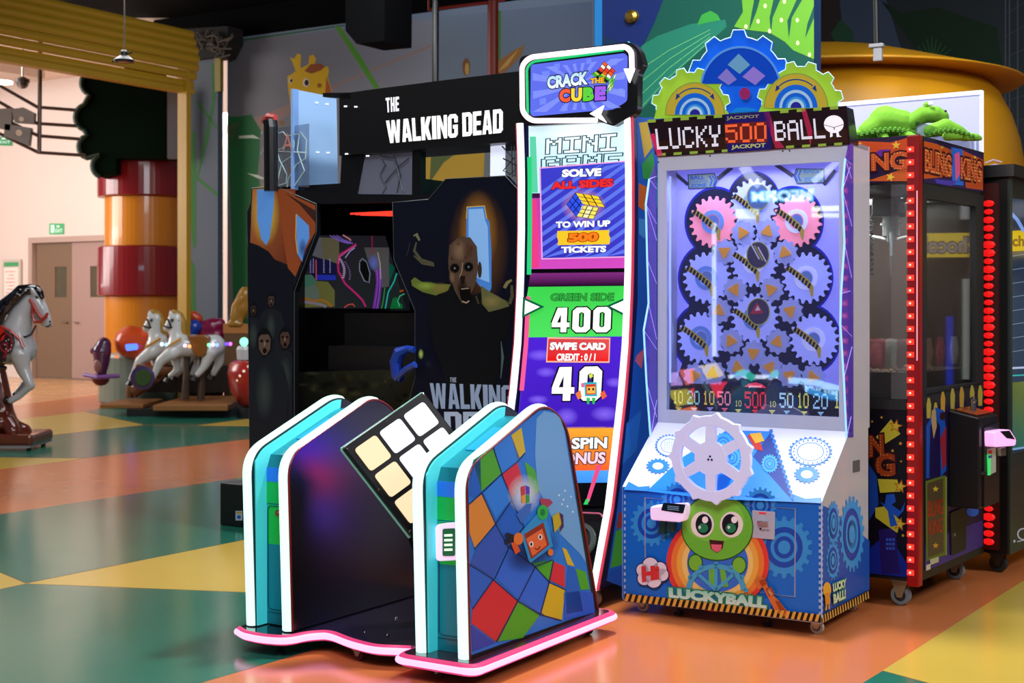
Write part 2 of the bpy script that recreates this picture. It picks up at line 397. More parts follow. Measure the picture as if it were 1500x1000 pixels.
fpanel([(-300, 720), (-136, 777), (0, 838.6), (37.3, 854.4), (0, 862.6), (-200, 905)], FY)
fpanel([(-200, 906), (0, 863), (38, 855), (358, 867.5), (620, 872.5), (620, 900), (424, 962), (294, 1000), (150, 1080), (-300, 1080)], FT)
fpanel([(-300, 669), (0, 670), (123, 671.5), (0, 687), (-300, 724)], FY)
fpanel([(-150, 668.8), (0, 669.5), (123.6, 671), (367, 642.6), (470, 629), (470, 624), (367, 624.5), (288, 623.4), (210, 622.5), (63, 638.6), (0, 647.6)], FT)
fpanel([(-200, 630), (0, 617.5), (123, 603), (209.6, 622), (63, 638), (0, 647), (-200, 667)], FY)
fpanel([(124, 602.6), (160, 595.4), (300, 590), (480, 590), (480, 608), (367, 612.4), (288, 622.8), (210.4, 622)], FT)
fpanel([(288.5, 623), (367, 613), (470, 602), (470, 623.6), (367, 624)], FY)
fpanel([(1293, 982), (1468, 870), (1500, 850), (1640, 770), (1800, 790), (1800, 1090), (1500, 1037), (1360, 1000)], FY)
fpanel([(1293, 982.5), (1360, 1000.6), (1560, 1050), (1560, 1140), (1150, 1140), (1264, 1000)], FT)
fpanel([(-500, 640), (-200, 618), (0, 597), (150, 577), (330, 571), (520, 571), (520, 548), (-500, 536)], FB)
# ---- ceilings
b = MB(); b.box(V(-6.5, -4, 5.38), V(18, 0, 0), V(0, 24, 0), V(0, 0, .1)); struct(b.build('ceiling', BLK))
# ---- far hall wall with doors
HW = front(at(90, 445, 25.5)); HW.o.z = 0
PINK = mat('hall_paint', '#dccfc8', .85, noise=.03, nscale=1)
b = MB(); b.prism([HW.P(-12, 0), HW.P(-.86, 0), HW.P(-.86, 2.56), HW.P(1.9, 2.56), HW.P(1.9, 0), HW.P(9, 0), HW.P(9, 5.4), HW.P(-12, 5.4)], UY*.2)
struct(b.build('wall_hall', PINK))
b = MB(); o = HW.P(-7, 5.4)-UY*9; b.prism([o, HW.P(6.2, 5.4)-UY*6.2, HW.P(9, 5.4), HW.P(-7, 5.4)], UZ*.1); struct(b.build('ceiling_hall', mat('hall_ceiling', '#d6c0b2', .8)))
b = MB(); b.prism([HW.P(-7, 5.15)-UY*2.6, HW.P(1.0, 5.15)-UY*2.6, HW.P(1.0, 5.15)-UY*1.2, HW.P(-7, 5.15)-UY*1.2], UZ*.2)
struct(b.build('trim_1', mat('grey_bulkhead', '#b5a396', .7)))
dr = thing('door_1', HW.P(.5, 0)); struct(dr)
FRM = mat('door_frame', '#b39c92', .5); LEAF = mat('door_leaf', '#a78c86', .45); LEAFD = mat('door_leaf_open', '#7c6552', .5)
b = MB()
for x0, x1, z0, z1 in ((-.86, -.76, 0, 2.56), (1.8, 1.9, 0, 2.56), (-.76, 1.8, 2.46, 2.56)):
    b.box(HW.P(x0, z0, .03), UX*(x1-x0), UZ*(z1-z0), UY*.16)
b.build('door_frame', FRM, dr)
def leaf(x0, x1, m, y=0.):
    b = MB(); o = HW.P(x0, .02, -.05)+UY*y; W = x1-x0
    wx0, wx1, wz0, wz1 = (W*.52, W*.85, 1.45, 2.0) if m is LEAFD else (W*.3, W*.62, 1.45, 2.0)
    for a0, a1, c0, c1 in ((0, W, 0, wz0), (0, W, wz1, 2.43), (0, wx0, wz0, wz1), (wx1, W, wz0, wz1)):
        b.box(o+UX*a0+UZ*c0, UX*(a1-a0), UZ*(c1-c0), UY*.05)
    l = b.build('door_leaf', m, dr)
    g = MB(); g.box(o+UX*wx0+UZ*wz0+UY*.02, UX*(wx1-wx0), UZ*(wz1-wz0), UY*.01); g.build('vision_panel', mat('door_glass', '#5c5648', .1, noise=.2, nscale=6), l)
    h = MB(); hx = W-.1 if m is LEAFD else .1
    p = o+UX*hx+UZ*1.0-UY*.05; h.tube([p+UY*.05, p, p+UX*(-.12 if m is LEAFD else .12)], .012, 8); h.build('door_handle', mat('steel', '#a9a6a0', .3, .9), l)
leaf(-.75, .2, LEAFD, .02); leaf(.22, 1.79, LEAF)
# ---- side wall with the roller shutter
P0 = at(265, 445, 18.6); P0.z = 0
SW = Face(P0, UY, UZ, UX)
YEL = mat('yellow_shutter', '#b58c20', .45, noise=.06, nscale=3)
ro = thing('roller_shutter', SW.P(-3, 4.19)); struct(ro)
nb = 7
for i in range(nb):
    z0 = 4.19+i*.11; out = .02+.1*math.sin(PI*min(1, i/(nb-1)*1.05))
    b = MB(); pts = []
    for k in range(5):
        t = k/4; pts.append(SW.P(-6.8, z0+.107*t, out+.028*math.sin(PI*t)))
    pts += [SW.P(-6.8, z0+.107, out-.03), SW.P(-6.8, z0, out-.03)]
    b.prism(pts, UY*7.0); b.build('shutter_slat', YEL, ro)
b = MB(); b.box(SW.P(-6.8, 4.12, .05), UY*7.0, UZ*.07, -UX*.14); b.build('bottom_rail', YEL, ro)
b = MB(); b.box(SW.P(.0, 0, .06), UY*.12, UZ*4.5, -UX*.12); b.box(SW.P(.0, 0, .1), UY*.07, UZ*4.5, -UX*.05)
struct(b.build('trim_2', YEL))
f_ = Face(at(255, HY, 19.3), V(1, 0, 0), UZ, V(0, -1, 0)); b = MB(); b.plate(f_, [(245, 128), (266, 130), (266, 232), (245, 232)], .12); struct(b.build('trim_3', mat('grey_post', '#6c6870', .6)))
# ---- mural walls
def mural(name, x0, Y0, x1, z1, m):
    p = at(x0, HY, Y0); p.z = 0; f = front(p)
    a1 = f.loc(x1, HY)[0]; b = MB(); b.prism([f.P(0, 0), f.P(a1, 0), f.P(a1, z1), f.P(0, z1)], UY*.12)
    return f, struct(b.build(name, m))
GREYB = mat('mural_sky', '#6b7c92', .75, noise=.08, nscale=.8)
f1, w1 = mural('wall_back', 333, 19.5, 905, 5.0, GREYB)
b = MB(); b.box(f1.P(-1.4, 4.99, .02), UX*9, UZ*.4, UY*.12); struct(b.build('trim_4', BLK))
a = Art(f1)
a.quad([(333, 60), (520, 38), (640, 24), (640, 460), (333, 560)], ['#7f7d88', '#7e7f8c', '#75808f', '#808088'][:4], 0, 4, 4) if False else None
a.quad([(334, 62), (638, 26), (638, 420), (334, 460)], ['#65676f', '#7c828f', '#8a8284', '#6e6862'], 0, 6, 4)
a.quad([(638, 26), (868, 2), (868, 420), (638, 420)], ['#6c7b8c', '#5c6c86', '#5c6450', '#5a5c50'], 0, 4, 4)
a.poly([(350, 58), (505, 36), (505, 38), (350, 61)], '#2f5a36', 1)
a.poly(zm(320, 0, 2.586, [(20, 480), (180, 430), (805, 168), (805, 178), (430, 335), (60, 560)]), '#a98a80', 1, .55)
a.poly(zm(320, 0, 2.586, [(440, 100), (460, 100), (540, 215), (612, 335), (590, 335), (520, 225)]), '#4d8a2c', 2)
a.poly(zm(320, 0, 2.586, [(1055, 40), (1070, 40), (1066, 330), (1050, 330)]), '#41702c', 2)
# giraffe
gy, gd = '#c9a21f', '#8a5a20'
a.poly([(431, 300), (433, 190), (427, 165), (422, 128), (421, 112), (428, 108), (433, 104), (428, 90), (424, 84), (431, 86), (436, 78), (441, 80), (440, 100), (452, 94), (453, 82), (459, 80), (463, 86), (460, 96), (472, 98), (480, 97), (482, 104), (480, 112), (486, 132), (480, 150), (460, 160), (450, 200), (446, 300), (400, 330)], gy, 3)
a.poly([(446, 104), (455, 94), (470, 93), (476, 98), (470, 103), (456, 108)], '#8a4a2a', 4)
a.poly([(478, 112), (484, 128), (487, 150), (482, 160), (476, 140)], '#a0522a', 4)
for x, y, r in ((426, 118, 3.6), (448.5, 121, 6)):
    a.ell(x, y, r*.8, r, '#d9d3c2', 5); a.ell(x+.6, y, r*.55, r*.75, '#241a1c', 6)
for x, y, r in ((468, 125, 3.5), (412, 180, 3), (438, 170, 4), (440, 210, 5), (428, 250, 6)): a.ell(x, y, r, r, gd, 5)
a.poly(zm(350, 100, 3.333, [(0, 235), (60, 225), (105, 300), (100, 420), (90, 520), (120, 620), (130, 720), (60, 860), (15, 930), (0, 900)]), '#1f5e33', 2)
a.poly(zm(350, 100, 3.333, [(0, 330), (70, 325), (105, 345), (60, 340), (0, 342)]), '#b7bfae', 3)
a.poly(zm(350, 100, 3.333, [(40, 512), (90, 520), (150, 548), (90, 536)]), '#b7bfae', 3)
a.poly([(333, 170), (368, 172), (380, 200), (378, 240), (368, 270), (372, 300), (372, 560), (345, 600), (340, 380), (336, 250)], '#1f5e33', 1)
a.poly(zm(350, 100, 3.333, [(870, 400), (1120, 380), (1200, 400), (1190, 640), (870, 640)]), '#a9892c', 2)
a.poly(zm(350, 100, 3.333, [(940, 390), (1110, 380), (1000, 460), (930, 560)]), '#4c5a30', 3)
a.ell(683, 98, 5.5, 13, '#6e4a26', 4); a.ell(684, 101, 3, 9, '#a98a48', 5)
a.poly([(718, 108), (732, 88), (752, 74), (768, 66), (764, 80), (748, 98), (736, 108)], '#8a6030', 4)
a.poly([(728, 106), (745, 86), (760, 72), (744, 96)], '#b08848', 5)
a.build('mural_print', w1, rough=.7)
# gap panel beside the shutter
p = at(279, HY, 19.5); p.z = 0; f2 = front(p)
b = MB(); b.plate(f2, [(279, 90), (319, 84), (319, 600), (279, 604)], .1); w2 = struct(b.build('wall_left', mat('left_grey', '#47525f', .7)))
a = Art(f2)
for pts in ([(310, 92), (315, 92), (316, 140), (306, 200), (290, 262), (287, 262), (300, 200), (311, 150)], [(286, 150), (291, 150), (318, 185), (318, 190)],
            [(286, 262), (291, 260), (319, 283), (319, 288)], [(280, 195), (285, 190), (287, 250), (287, 360), (283, 365), (279, 330)], [(279, 380), (286, 390), (287, 480), (280, 520)]):
    a.poly(pts, '#2f6a2c', 1)
a.build('mural_print', w2, rough=.7)
b = MB(); b.plate(f2, [(316, 84), (325, 82), (325, 134), (317, 135)], .06, .03); struct(b.build('trim_5', mat('olive', '#7a6a20', .6)))
b = MB(); b.plate(f2, [(279, 44), (341, 40), (341, 62), (330, 84), (280, 90)], .3, .1)
struct(b.build('trim_6', mat('junk_black', '#15130f', .9)))
rr = random.Random(3); b = MB()
for k in range(26):
    x, y = 288+rr.random()*46, 50+rr.random()*30; pts = [f2.hit(x+(rr.random()-.5)*24, y+(rr.random()-.5)*18, .12+.08*rr.random()) for _ in range(4)]
    b.tube(pts, .012, 5)
tag(b.build('torn_insulation', mat('insulation', '#4a4238', .9)), 'grey crumpled scrap of insulation hanging at the end of the yellow shutter', 'insulation', kind='stuff')
# nearer leafy panel and the dark jungle mural
f3, w3 = mural('wall_right', 870, 8.97, 1192, 4.6, mat('panel_blue', '#0f3560', .6))
w3.name = 'wall_right'
a = Art(f3)
a.poly([(871, -90), (882, -90), (882, 500), (871, 500)], '#1d6fb4', 0)
a.poly([(882, -90), (1191, -90), (1191, 500), (882, 500)], '#0d2a4c', 0)
a.poly(zm(850, 0, 2.308, [(200, -40), (790, -40), (790, 600), (200, 600), (200, 330), (190, 200), (240, 100)]), '#10493f', 1)
a.poly(zm(850, 0, 2.308, [(75, 0), (200, 0), (280, 0), (250, 80), (200, 170), (75, 120)]), '#10235c', 2)
a.poly(zm(850, 0, 2.308, [(190, 165), (260, 122), (370, 82), (490, 66), (495, 90), (430, 150), (330, 240), (200, 380)]), '#1d6a58', 2)
for k in range(4): a.line(zm(850, 0, 2.308, [(195, 240+k*45), (300, 170+k*30), (440, 100+k*12)]), 1, '#5aa26a', 3)
a.poly(zm(850, 0, 2.308, [(395, 85), (410, 50), (440, 36), (465, 50), (474, 68), (430, 76)]), '#2f8a3a', 3)
a.poly(zm(850, 0, 2.308, [(545, -20), (790, -20), (790, 200), (720, 170), (690, 140), (640, 110), (560, 100), (520, 90), (550, 40)]), '#5c9a2e', 3)
for pts in ([(590, -10), (610, -10), (595, 40), (570, 105), (580, 40)], [(655, -10), (680, -10), (650, 60), (645, 115), (640, 60)], [(735, -10), (755, -10), (715, 60), (705, 130), (700, 70)], [(790, 20), (790, 60), (760, 130), (768, 80)]):
    a.poly(zm(850, 0, 2.308, pts), '#10493f', 4)
for x, y in ((560, 90), (601, 72), (625, 20), (680, 68), (734, 68), (735, 145), (775, 185), (640, 105), (690, 5)): a.ell(850+x/2.308, y/2.308, 2.4, 3.4, '#c3d69a', 5)
a.build('leaf_print', w3, rough=.4)
b = MB(); p = f3.hit(927, 25); b.lathe(p, [(.045, 0), (.04, .03), (.02, .04)], 20, (UX, UZ, -UY)); b.build('wall_boss', mat('brass', '#a98a3c', .25, .9), w3)
f4, w4 = mural('wall_far_right', 1150, 14.0, 1780, 5.0, mat('jungle_dark', '#16242c', .7))
w4.name = 'wall_back.001'
a = Art(f4)
a.poly([(1195, -20), (1290, -20), (1290, 62), (1195, 62)], '#2f2a2c', 1)
a.poly([(1228, -20), (1292, -20), (1320, 70), (1270, 75), (1235, 50)], '#3d4f66', 2)
a.poly([(1217, 50), (1232, 28), (1248, 45), (1254, 70), (1226, 66)], '#25503a', 3)
a.poly([(1290, 0), (1320, 20), (1370, 10), (1460, 40), (1470, 110), (1440, 220), (1400, 100), (1340, 70)], '#14301f', 2)
for k in range(9): a.line([(1365, 95), (1365+(k-4)*7, 52+abs(k-4)*5)], [4, 1], '#2c5a33', 4)
for x in (1472, 1478, 1490): a.poly([(x, -10), (x+1.6, -10), (x+1.6, 240), (x, 240)], '#56606e', 4)
for k in range(6): a.line([(1475, 20+k*32), (1500, 4+k*34), (1510, 30+k*32)], 1, '#48505c', 4)
a.build('jungle_print', w4, rough=.7)
# ---- striped column with the scalloped tree board
cc = at(213, HY, 20.6); cc.z = 0; s_ = 20.6/2078
co = thing('trim_7', cc, 'red and yellow ringed column standing in the wide doorway'); struct(co)
RED = mat('gloss_red', '#86161a', .22, coat=.4); YLO = mat('gloss_amber', '#d8861c', .25, coat=.4)
def zz(y): return CH+(HY-y)*s_
for y0, y1, r, m, n in ((232, 290, 68, RED, 'red_ring'), (290, 362, 58, YLO, 'amber_ring'), (362, 433, 68, RED, 'red_ring'), (433, 590, 58, YLO, 'amber_ring')):
    z0 = max(0, zz(y1)); z1 = zz(y0); R = r*s_
    b = MB(); b.lathe(V(cc.x, cc.y, z0), [(R*.6, 0), (R-.01, 0), (R, .012), (R, z1-z0-.012), (R-.01, z1-z0), (R*.6, z1-z0)], 56); b.build(n, m, co, smooth=False)
b = MB(); b.lathe(V(cc.x, cc.y, zz(232)), [(.3, 0), (.3, 1.3)], 24); b.build('pillar_core', BLK, co)
f5 = Face(at(200, HY, 19.7), V(1, 0, 0), UZ, V(0, -1, 0))
pts = []
for (cx, cy, r) in ((137, 122, 18), (130, 172, 20), (133, 215, 18), (152, 243, 17)):
    for k in range(9):
        t = math.radians(-60-k*25 if False else 290-k*24); pts.append((cx+r*math.cos(t), cy-r*.95*math.sin(t)) if False else (cx-r*math.cos(math.radians(-70+k*17.5)), cy+r*math.sin(math.radians(-70+k*17.5))))
pts += [(170, 254), (170, 232), (264, 232), (264, 128), (140, 108)]
b = MB(); b.plate(f5, pts, .35); o = b.build('tree_sign', mat('tree_green', '#07140b', .8, spec=.04)); rim = MB(); rim.tube([f5.hit(x, y, .01) for x, y in pts[:36]], .035, 6); rim.build('scalloped_rim', mat('rim_green', '#1c3322', .6), o); tag(o, 'large dark green board with scalloped edge shaped like a tree crown above the ringed column', 'sign board')
# ---- hall bits
bc = mat('bronze', '#5d4a44', .4, .3)
f6 = Face(at(40, HY, 18.0), V(1, 0, 0), UZ, V(0, -1, 0))
sc = thing('stave_sculpture', f6.hit(58, 222), 'bronze tube stave of four kinked rails with grey boxes hanging before the pink wall', 'sculpture')
for pts in ([(-200, -160), (-100, 180), (0, 315), (137, 392), (275, 403)], [(-150, 290), (0, 375), (137, 452), (280, 461)], [(-150, 350), (0, 430), (140, 497), (290, 509)], [(-150, 400), (0, 490), (140, 558), (312, 569)]):
    b = MB(); b.tube([f6.hit(x/2.5, y/2.5) for x, y in pts[0 if len(pts) == 4 else 2:]], .022, 8); b.build('rail', bc, sc)
b = MB(); b.tube([f6.hit(59, 60), f6.hit(57.5, 224)], .028, 8); b.build('hanger_rod', bc, sc)
gm = mat('note_grey', '#9a9490', .6)
for q in ([(2, 400), (50, 398), (42, 480), (-6, 470)], [(48, 402), (90, 395), (130, 415), (128, 455), (60, 450)], [(24, 455), (118, 470), (110, 535), (20, 500)]):
    b = MB(); b.plate(f6, [(x/2.5, y/2.5) for x, y in q], .1, .06); h = b.build('note_box', gm, sc)
for (x, y, r) in ((78, 436, 9), (69, 486, 12)):
    b = MB(); b.cyl(f6.hit(x/2.5, y/2.5, .065), f6.hit(x/2.5, y/2.5, .075), r/2.5*18/2078, 10); b.build('note_window', mat('cream', '#f4ddc8', .5), sc)
def exit_sign(px, loc_lbl, Y):
    f = Face(at(px[0][0], HY, Y), V(1, 0, 0), UZ, V(0, -1, 0)); b = MB(); b.plate(f, px, .06)
    o = b.build('exit_sign', mat('sign_green', '#3f9a62', .5, emit=.35)); tag(o, loc_lbl, 'exit sign')
    (x0, y0), (x1, y1), (x2, y2), (x3, y3) = px; a = Art(f, .003); w = x1-x0; h = y2-y0
    a.text('EXIT', [(x0+w*.44, y0+h*.5), (x1-w*.06, y0+h*.5), (x2-w*.06, y2-h*.16), (x0+w*.44, y3-h*.16)], '#e8fff0', 1, .01)
    a.ell(x0+w*.62, y0+h*.28, w*.12, h*.09, '#e8fff0', 1, 8)
    a.poly([(x0+w*.12, y0+h*.15), (x0+w*.36, y0+h*.15), (x0+w*.36, y0+h*.85), (x0+w*.12, y0+h*.85)], '#e8fff0', 1)
    a.ell(x0+w*.24, y0+h*.3, w*.04, h*.09, '#3f9a62', 2, 8); a.line([(x0+w*.24, y0+h*.4), (x0+w*.22, y0+h*.6), (x0+w*.3, y0+h*.8)], w*.05, '#3f9a62', 2)
    a.build('exit_print', o, emit=.9)
exit_sign([(72, 327), (93, 327), (93, 343), (72, 343)], 'small green exit sign on the pink wall above the double door', 22.5)
exit_sign([(-14, 199), (17, 202), (17, 213), (-14, 212)], 'green exit sign hanging low behind the bronze stave at left edge', 19.5)
b = MB(); b.box(HW.P(-1.55, 1.45, .05), UX*.5, UZ*.72, UY*.03); o = b.build('evacuation_poster', mat('poster_frame', '#c9bfb6', .5)); tag(o, 'framed evacuation plan poster with green top on the pink wall left of the door', 'poster')
b = MB(); b.box(HW.P(-1.5, 1.5, .056), UX*.4, UZ*.52, UY*.004); b.build('plan_sheet', mat('sheet', '#eee3dc', .6), o)
b = MB(); b.box(HW.P(-1.5, 2.04, .056), UX*.4, UZ*.08, UY*.004); b.build('green_heading', mat('hd_green', '#4aa06a', .6), o)
b = MB()
for k in range(7): b.box(HW.P(-1.46+.05*(k % 3), 1.55+k*.065, .059), UX*(.28-.07*(k % 3)), UZ*.012, UY*.002)
b.build('plan_lines', mat('plan_red', '#c96a70', .6), o)
p = at(33, 121, 20); b = MB(); b.cyl(p, p+UZ*.05, .1, 16); b.ball(p, .09, n=12); o = b.build('dome_camera', mat('cam_dark', '#4a403c', .3)); tag(o, 'small dark dome security camera under the pink hall ceiling', 'camera')
b = MB(); b.cyl(p+UZ*.05, V(p.x, p.y, 5.4), .015, 8); b.build('drop_rod', mat('steel', '#a9a6a0', .3), o)
p = at(2, 119, 21); b = MB(); b.cyl(p, p-UZ*.03, .16, 20); o = b.build('downlight', mat('dl', '#fff4e6', .5, emit=6)); tag(o, 'bright round downlight at the left edge under the pink ceiling', 'light')
# pendant lamp
p = at(181.5, 88, 12.5); o = thing('pendant_lamp', p, 'small black pendant spot lamp hanging on a thin cable before the yellow shutter', 'lamp')
b = MB(); b.lathe(p, [(.05, -.02), (.085, -.02), (.09, 0), (.05, .03), (.03, .04), (.03, .075), (.012, .09)], 24); b.build('lamp_body', mat('lamp_black', '#0a0a0a', .4), o)
b = MB(); b.lathe(p-UZ*.021, [(.05, 0), (.048, .003)], 20); b.build('lens', mat('lens', '#7a6a5a', .2), o)
b = MB(); b.tube([at(164, 91, 12.5), at(181, 80, 12.5), at(194, 77, 12.5)], .008, 6); b.build('bracket', mat('lamp_black', '#0a0a0a', .4), o)
b = MB(); b.tube([at(182, 78, 12.5)]+[V(at(181+1.5*math.sin(k), 70, 12.5).x, 12.5, p.z+.09+k*.2) for k in range(1, 12)], .006, 6); b.build('cable', mat('cable_grey', '#6a6058', .5), o)
# overhead pipes, duct, pole
RP = mat('red_pipe', '#7a1f14', .5); o = thing('red_pipe', at(722, 108, 13), 'dark red pipe with an elbow hanging down in front of the sky mural', 'pipe')
b = MB(); b.tube([at(722, 2, 13), at(722, 150, 13)], .05, 12); b.build('down_pipe', RP, o)
b = MB(); b.tube([at(740, -1, 13), at(722, 3, 13), at(628, 14, 13), at(628, -60, 13)], .018, 8); b.build('thin_pipe', RP, o)
b = MB(); b.tube([at(638.5, -40, 12), at(637.5, 150, 12)], .028, 12); tag(b.build('steel_pole', mat('steel2', '#55575a', .25, .9)), 'thin grey steel pole hanging left of the dark red pipe', 'pole')
b = MB(); f7 = front(at(530, HY, 15.5)); b.plate(f7, [(506, -30), (564, -38), (563, 60), (522, 64), (506, 45)], .5); tag(b.build('air_duct', BLK), 'black air duct box jutting below the ceiling over the sky mural', 'duct')
o = thing('hanging_bar', at(1283, 90, 8.7), 'black hanging bar with white tape wrapped round its lower end above the claw machine', 'bar')
b = MB(); b.tube([at(1281.5, -60, 8.7), at(1284, 68, 8.7)], .016, 10); b.build('bar_rod', mat('lamp_black', '#0a0a0a', .4), o)
b = MB(); b.cbox(at(1286, 78, 8.7), UX, UY, UZ, .055, .03, .1); b.cbox(at(1284, 67, 8.7), UX, UY, UZ, .09, .04, .025); b.build('tape_wrap', mat('white_tape', '#8f9094', .6), o, bevel=.006)
# ---- yellow hut behind the claw machine
c = at(1205, HY, 10.6); c.z = 0; s_ = 10.6/2078; Z = lambda y: CH+(HY-y)*s_
HUT = mat('hut_yellow', '#c68a10', .4, noise=.05, nscale=2)
o = thing('mushroom_hut', c, 'huge mustard yellow hut with a wide pointed cap and bulging body behind the claw machine', 'hut')
cap = [(.02, Z(70))]+[(s_*r, Z(y)) for r, y in ((60, 72), (110, 82), (160, 96), (205, 109), (240, 119), (262, 125), (281, 130.5), (279, 132.5), (262, 133), (236, 133.5))]
b = MB(); b.lathe(V(c.x, c.y, 0), cap, 72); b.build('cap', HUT, o, smooth=True)
b = MB(); b.lathe(V(c.x, c.y, 0), [(s_*215, Z(128)), (s_*230, Z(131)), (s_*247, Z(150)), (s_*262, Z(180)), (s_*273, Z(215)), (s_*280, Z(255)), (s_*283, Z(320)), (s_*283, .02)], 72); b.build('body', HUT, o, smooth=True)
# ================================================================ MATERIALS FOR MACHINES
def led(name, c, s): return mat(name, tuple(x*.25 for x in rgb(c)), .5, emit=s, ecol=c, spec=.2)
LEDW = led('led_white_cyan', '#c8fff4', 1.5); LEDP = led('led_white_pink', '#ff9ed0', 2.1); LEDH = led('led_pink_housing', '#f04a84', .8); LEDR = led('led_red', '#ff2a20', 4.)
CYAN = mat('cyan_panel', '#2fb7c9', .35); CHR = mat('chrome', '#c9c9cc', .15, 1.); SATB = mat('satin_black', '#101014', .28, coat=.3)
PLB = mat('plastic_black', '#121215', .45); REDEDGE = mat('red_edge', '#7a1410', .3)
def rnd(pts, rad, n=6, closed=True):       # round the corners of a list of points
    out = []; N = len(pts)
    for i, p in enumerate(pts):
        r = rad[i] if isinstance(rad, (list, tuple)) else rad
        if r <= 0 or (not closed and i in (0, N-1)): out.append(p); continue
        a = pts[i-1]; c = pts[(i+1) % N]; la = math.dist(a, p); lc = math.dist(c, p); r = min(r, la*.45, lc*.45)
        s = tuple(p[k]+(a[k]-p[k])*r/la for k in range(len(p))); e = tuple(p[k]+(c[k]-p[k])*r/lc for k in range(len(p)))
        for k in range(n+1):
            t = k/n; out.append(tuple(s[q]*(1-t)**2+2*p[q]*t*(1-t)+e[q]*t*t for q in range(len(p))))
    return out
# ================================================================ GAME CONSOLE WITH TWO PODS AND THE LIT CUBE
OC = V(-.150, 5.025, 0)
con = thing('cube_game_console', OC+UX*-.5+UY*.45, 'low console of two neon-edged pods with a tilted lit cube face between them', 'game console')
SC = side(OC, 0)
prof = [SC.loc(x, y) for x, y in [(688, 967), (682, 688), (797, 590), (829, 618), (876, 897)]]
prof[0] = (prof[0][0], .09); prof[-1] = (prof[-1][0], .09)
PR = rnd(prof, [0, .09, .085, .12, 0], 8)
def P3(c, t, z): return OC+UX*c+UY*t+UZ*z
def rail_path(c, inset=0., stop=None):
    # front edge and slope of the profile up to the crest
    return [P3(c, t, z) for t, z in PR]
crest = max(range(len(PR)), key=lambda i: PR[i][1])
def panel(c0, c1, m, name='side_panel'):
    b = MB(); b.prism([P3(c0, t, z) for t, z in PR], UX*(c1-c0)); return b.build(name, m, con)
NEON_T = LEDW
def neon(c0, c1):
    # luminous strip wrapped round the front and top edge of a panel
    b = MB(); idx = list(range(0, crest+3)); n = len(idx); vs = []
    for i in idx:
        t, z = PR[i]; a = PR[max(0, i-1)]; d = PR[min(len(PR)-1, i+1)]; dx, dz = d[0]-a[0], d[1]-a[1]; l = math.hypot(dx, dz); nx, nz = -dz/l, dx/l
        for k in range(7):
            s = k/6; bulge = .012*math.sin(PI*s)+.002; vs.append(P3(c0+(c1-c0)*s, t+nx*bulge, z+nz*bulge))
    fs = [[i*7+k, (i+1)*7+k, (i+1)*7+k+1, i*7+k+1] for i in range(n-1) for k in range(6)]
    b.add(vs, fs); return b.build('neon_strip', LEDW, con, smooth=True)
CH_ = [(-.02, 0)]
DARKP = mat('panel_dark_gloss', '#09080c', .3, spec=.8)
LITC = mat('cyan_acrylic', '#59d6d9', .3, emit=.55, ecol='#28b7c4')
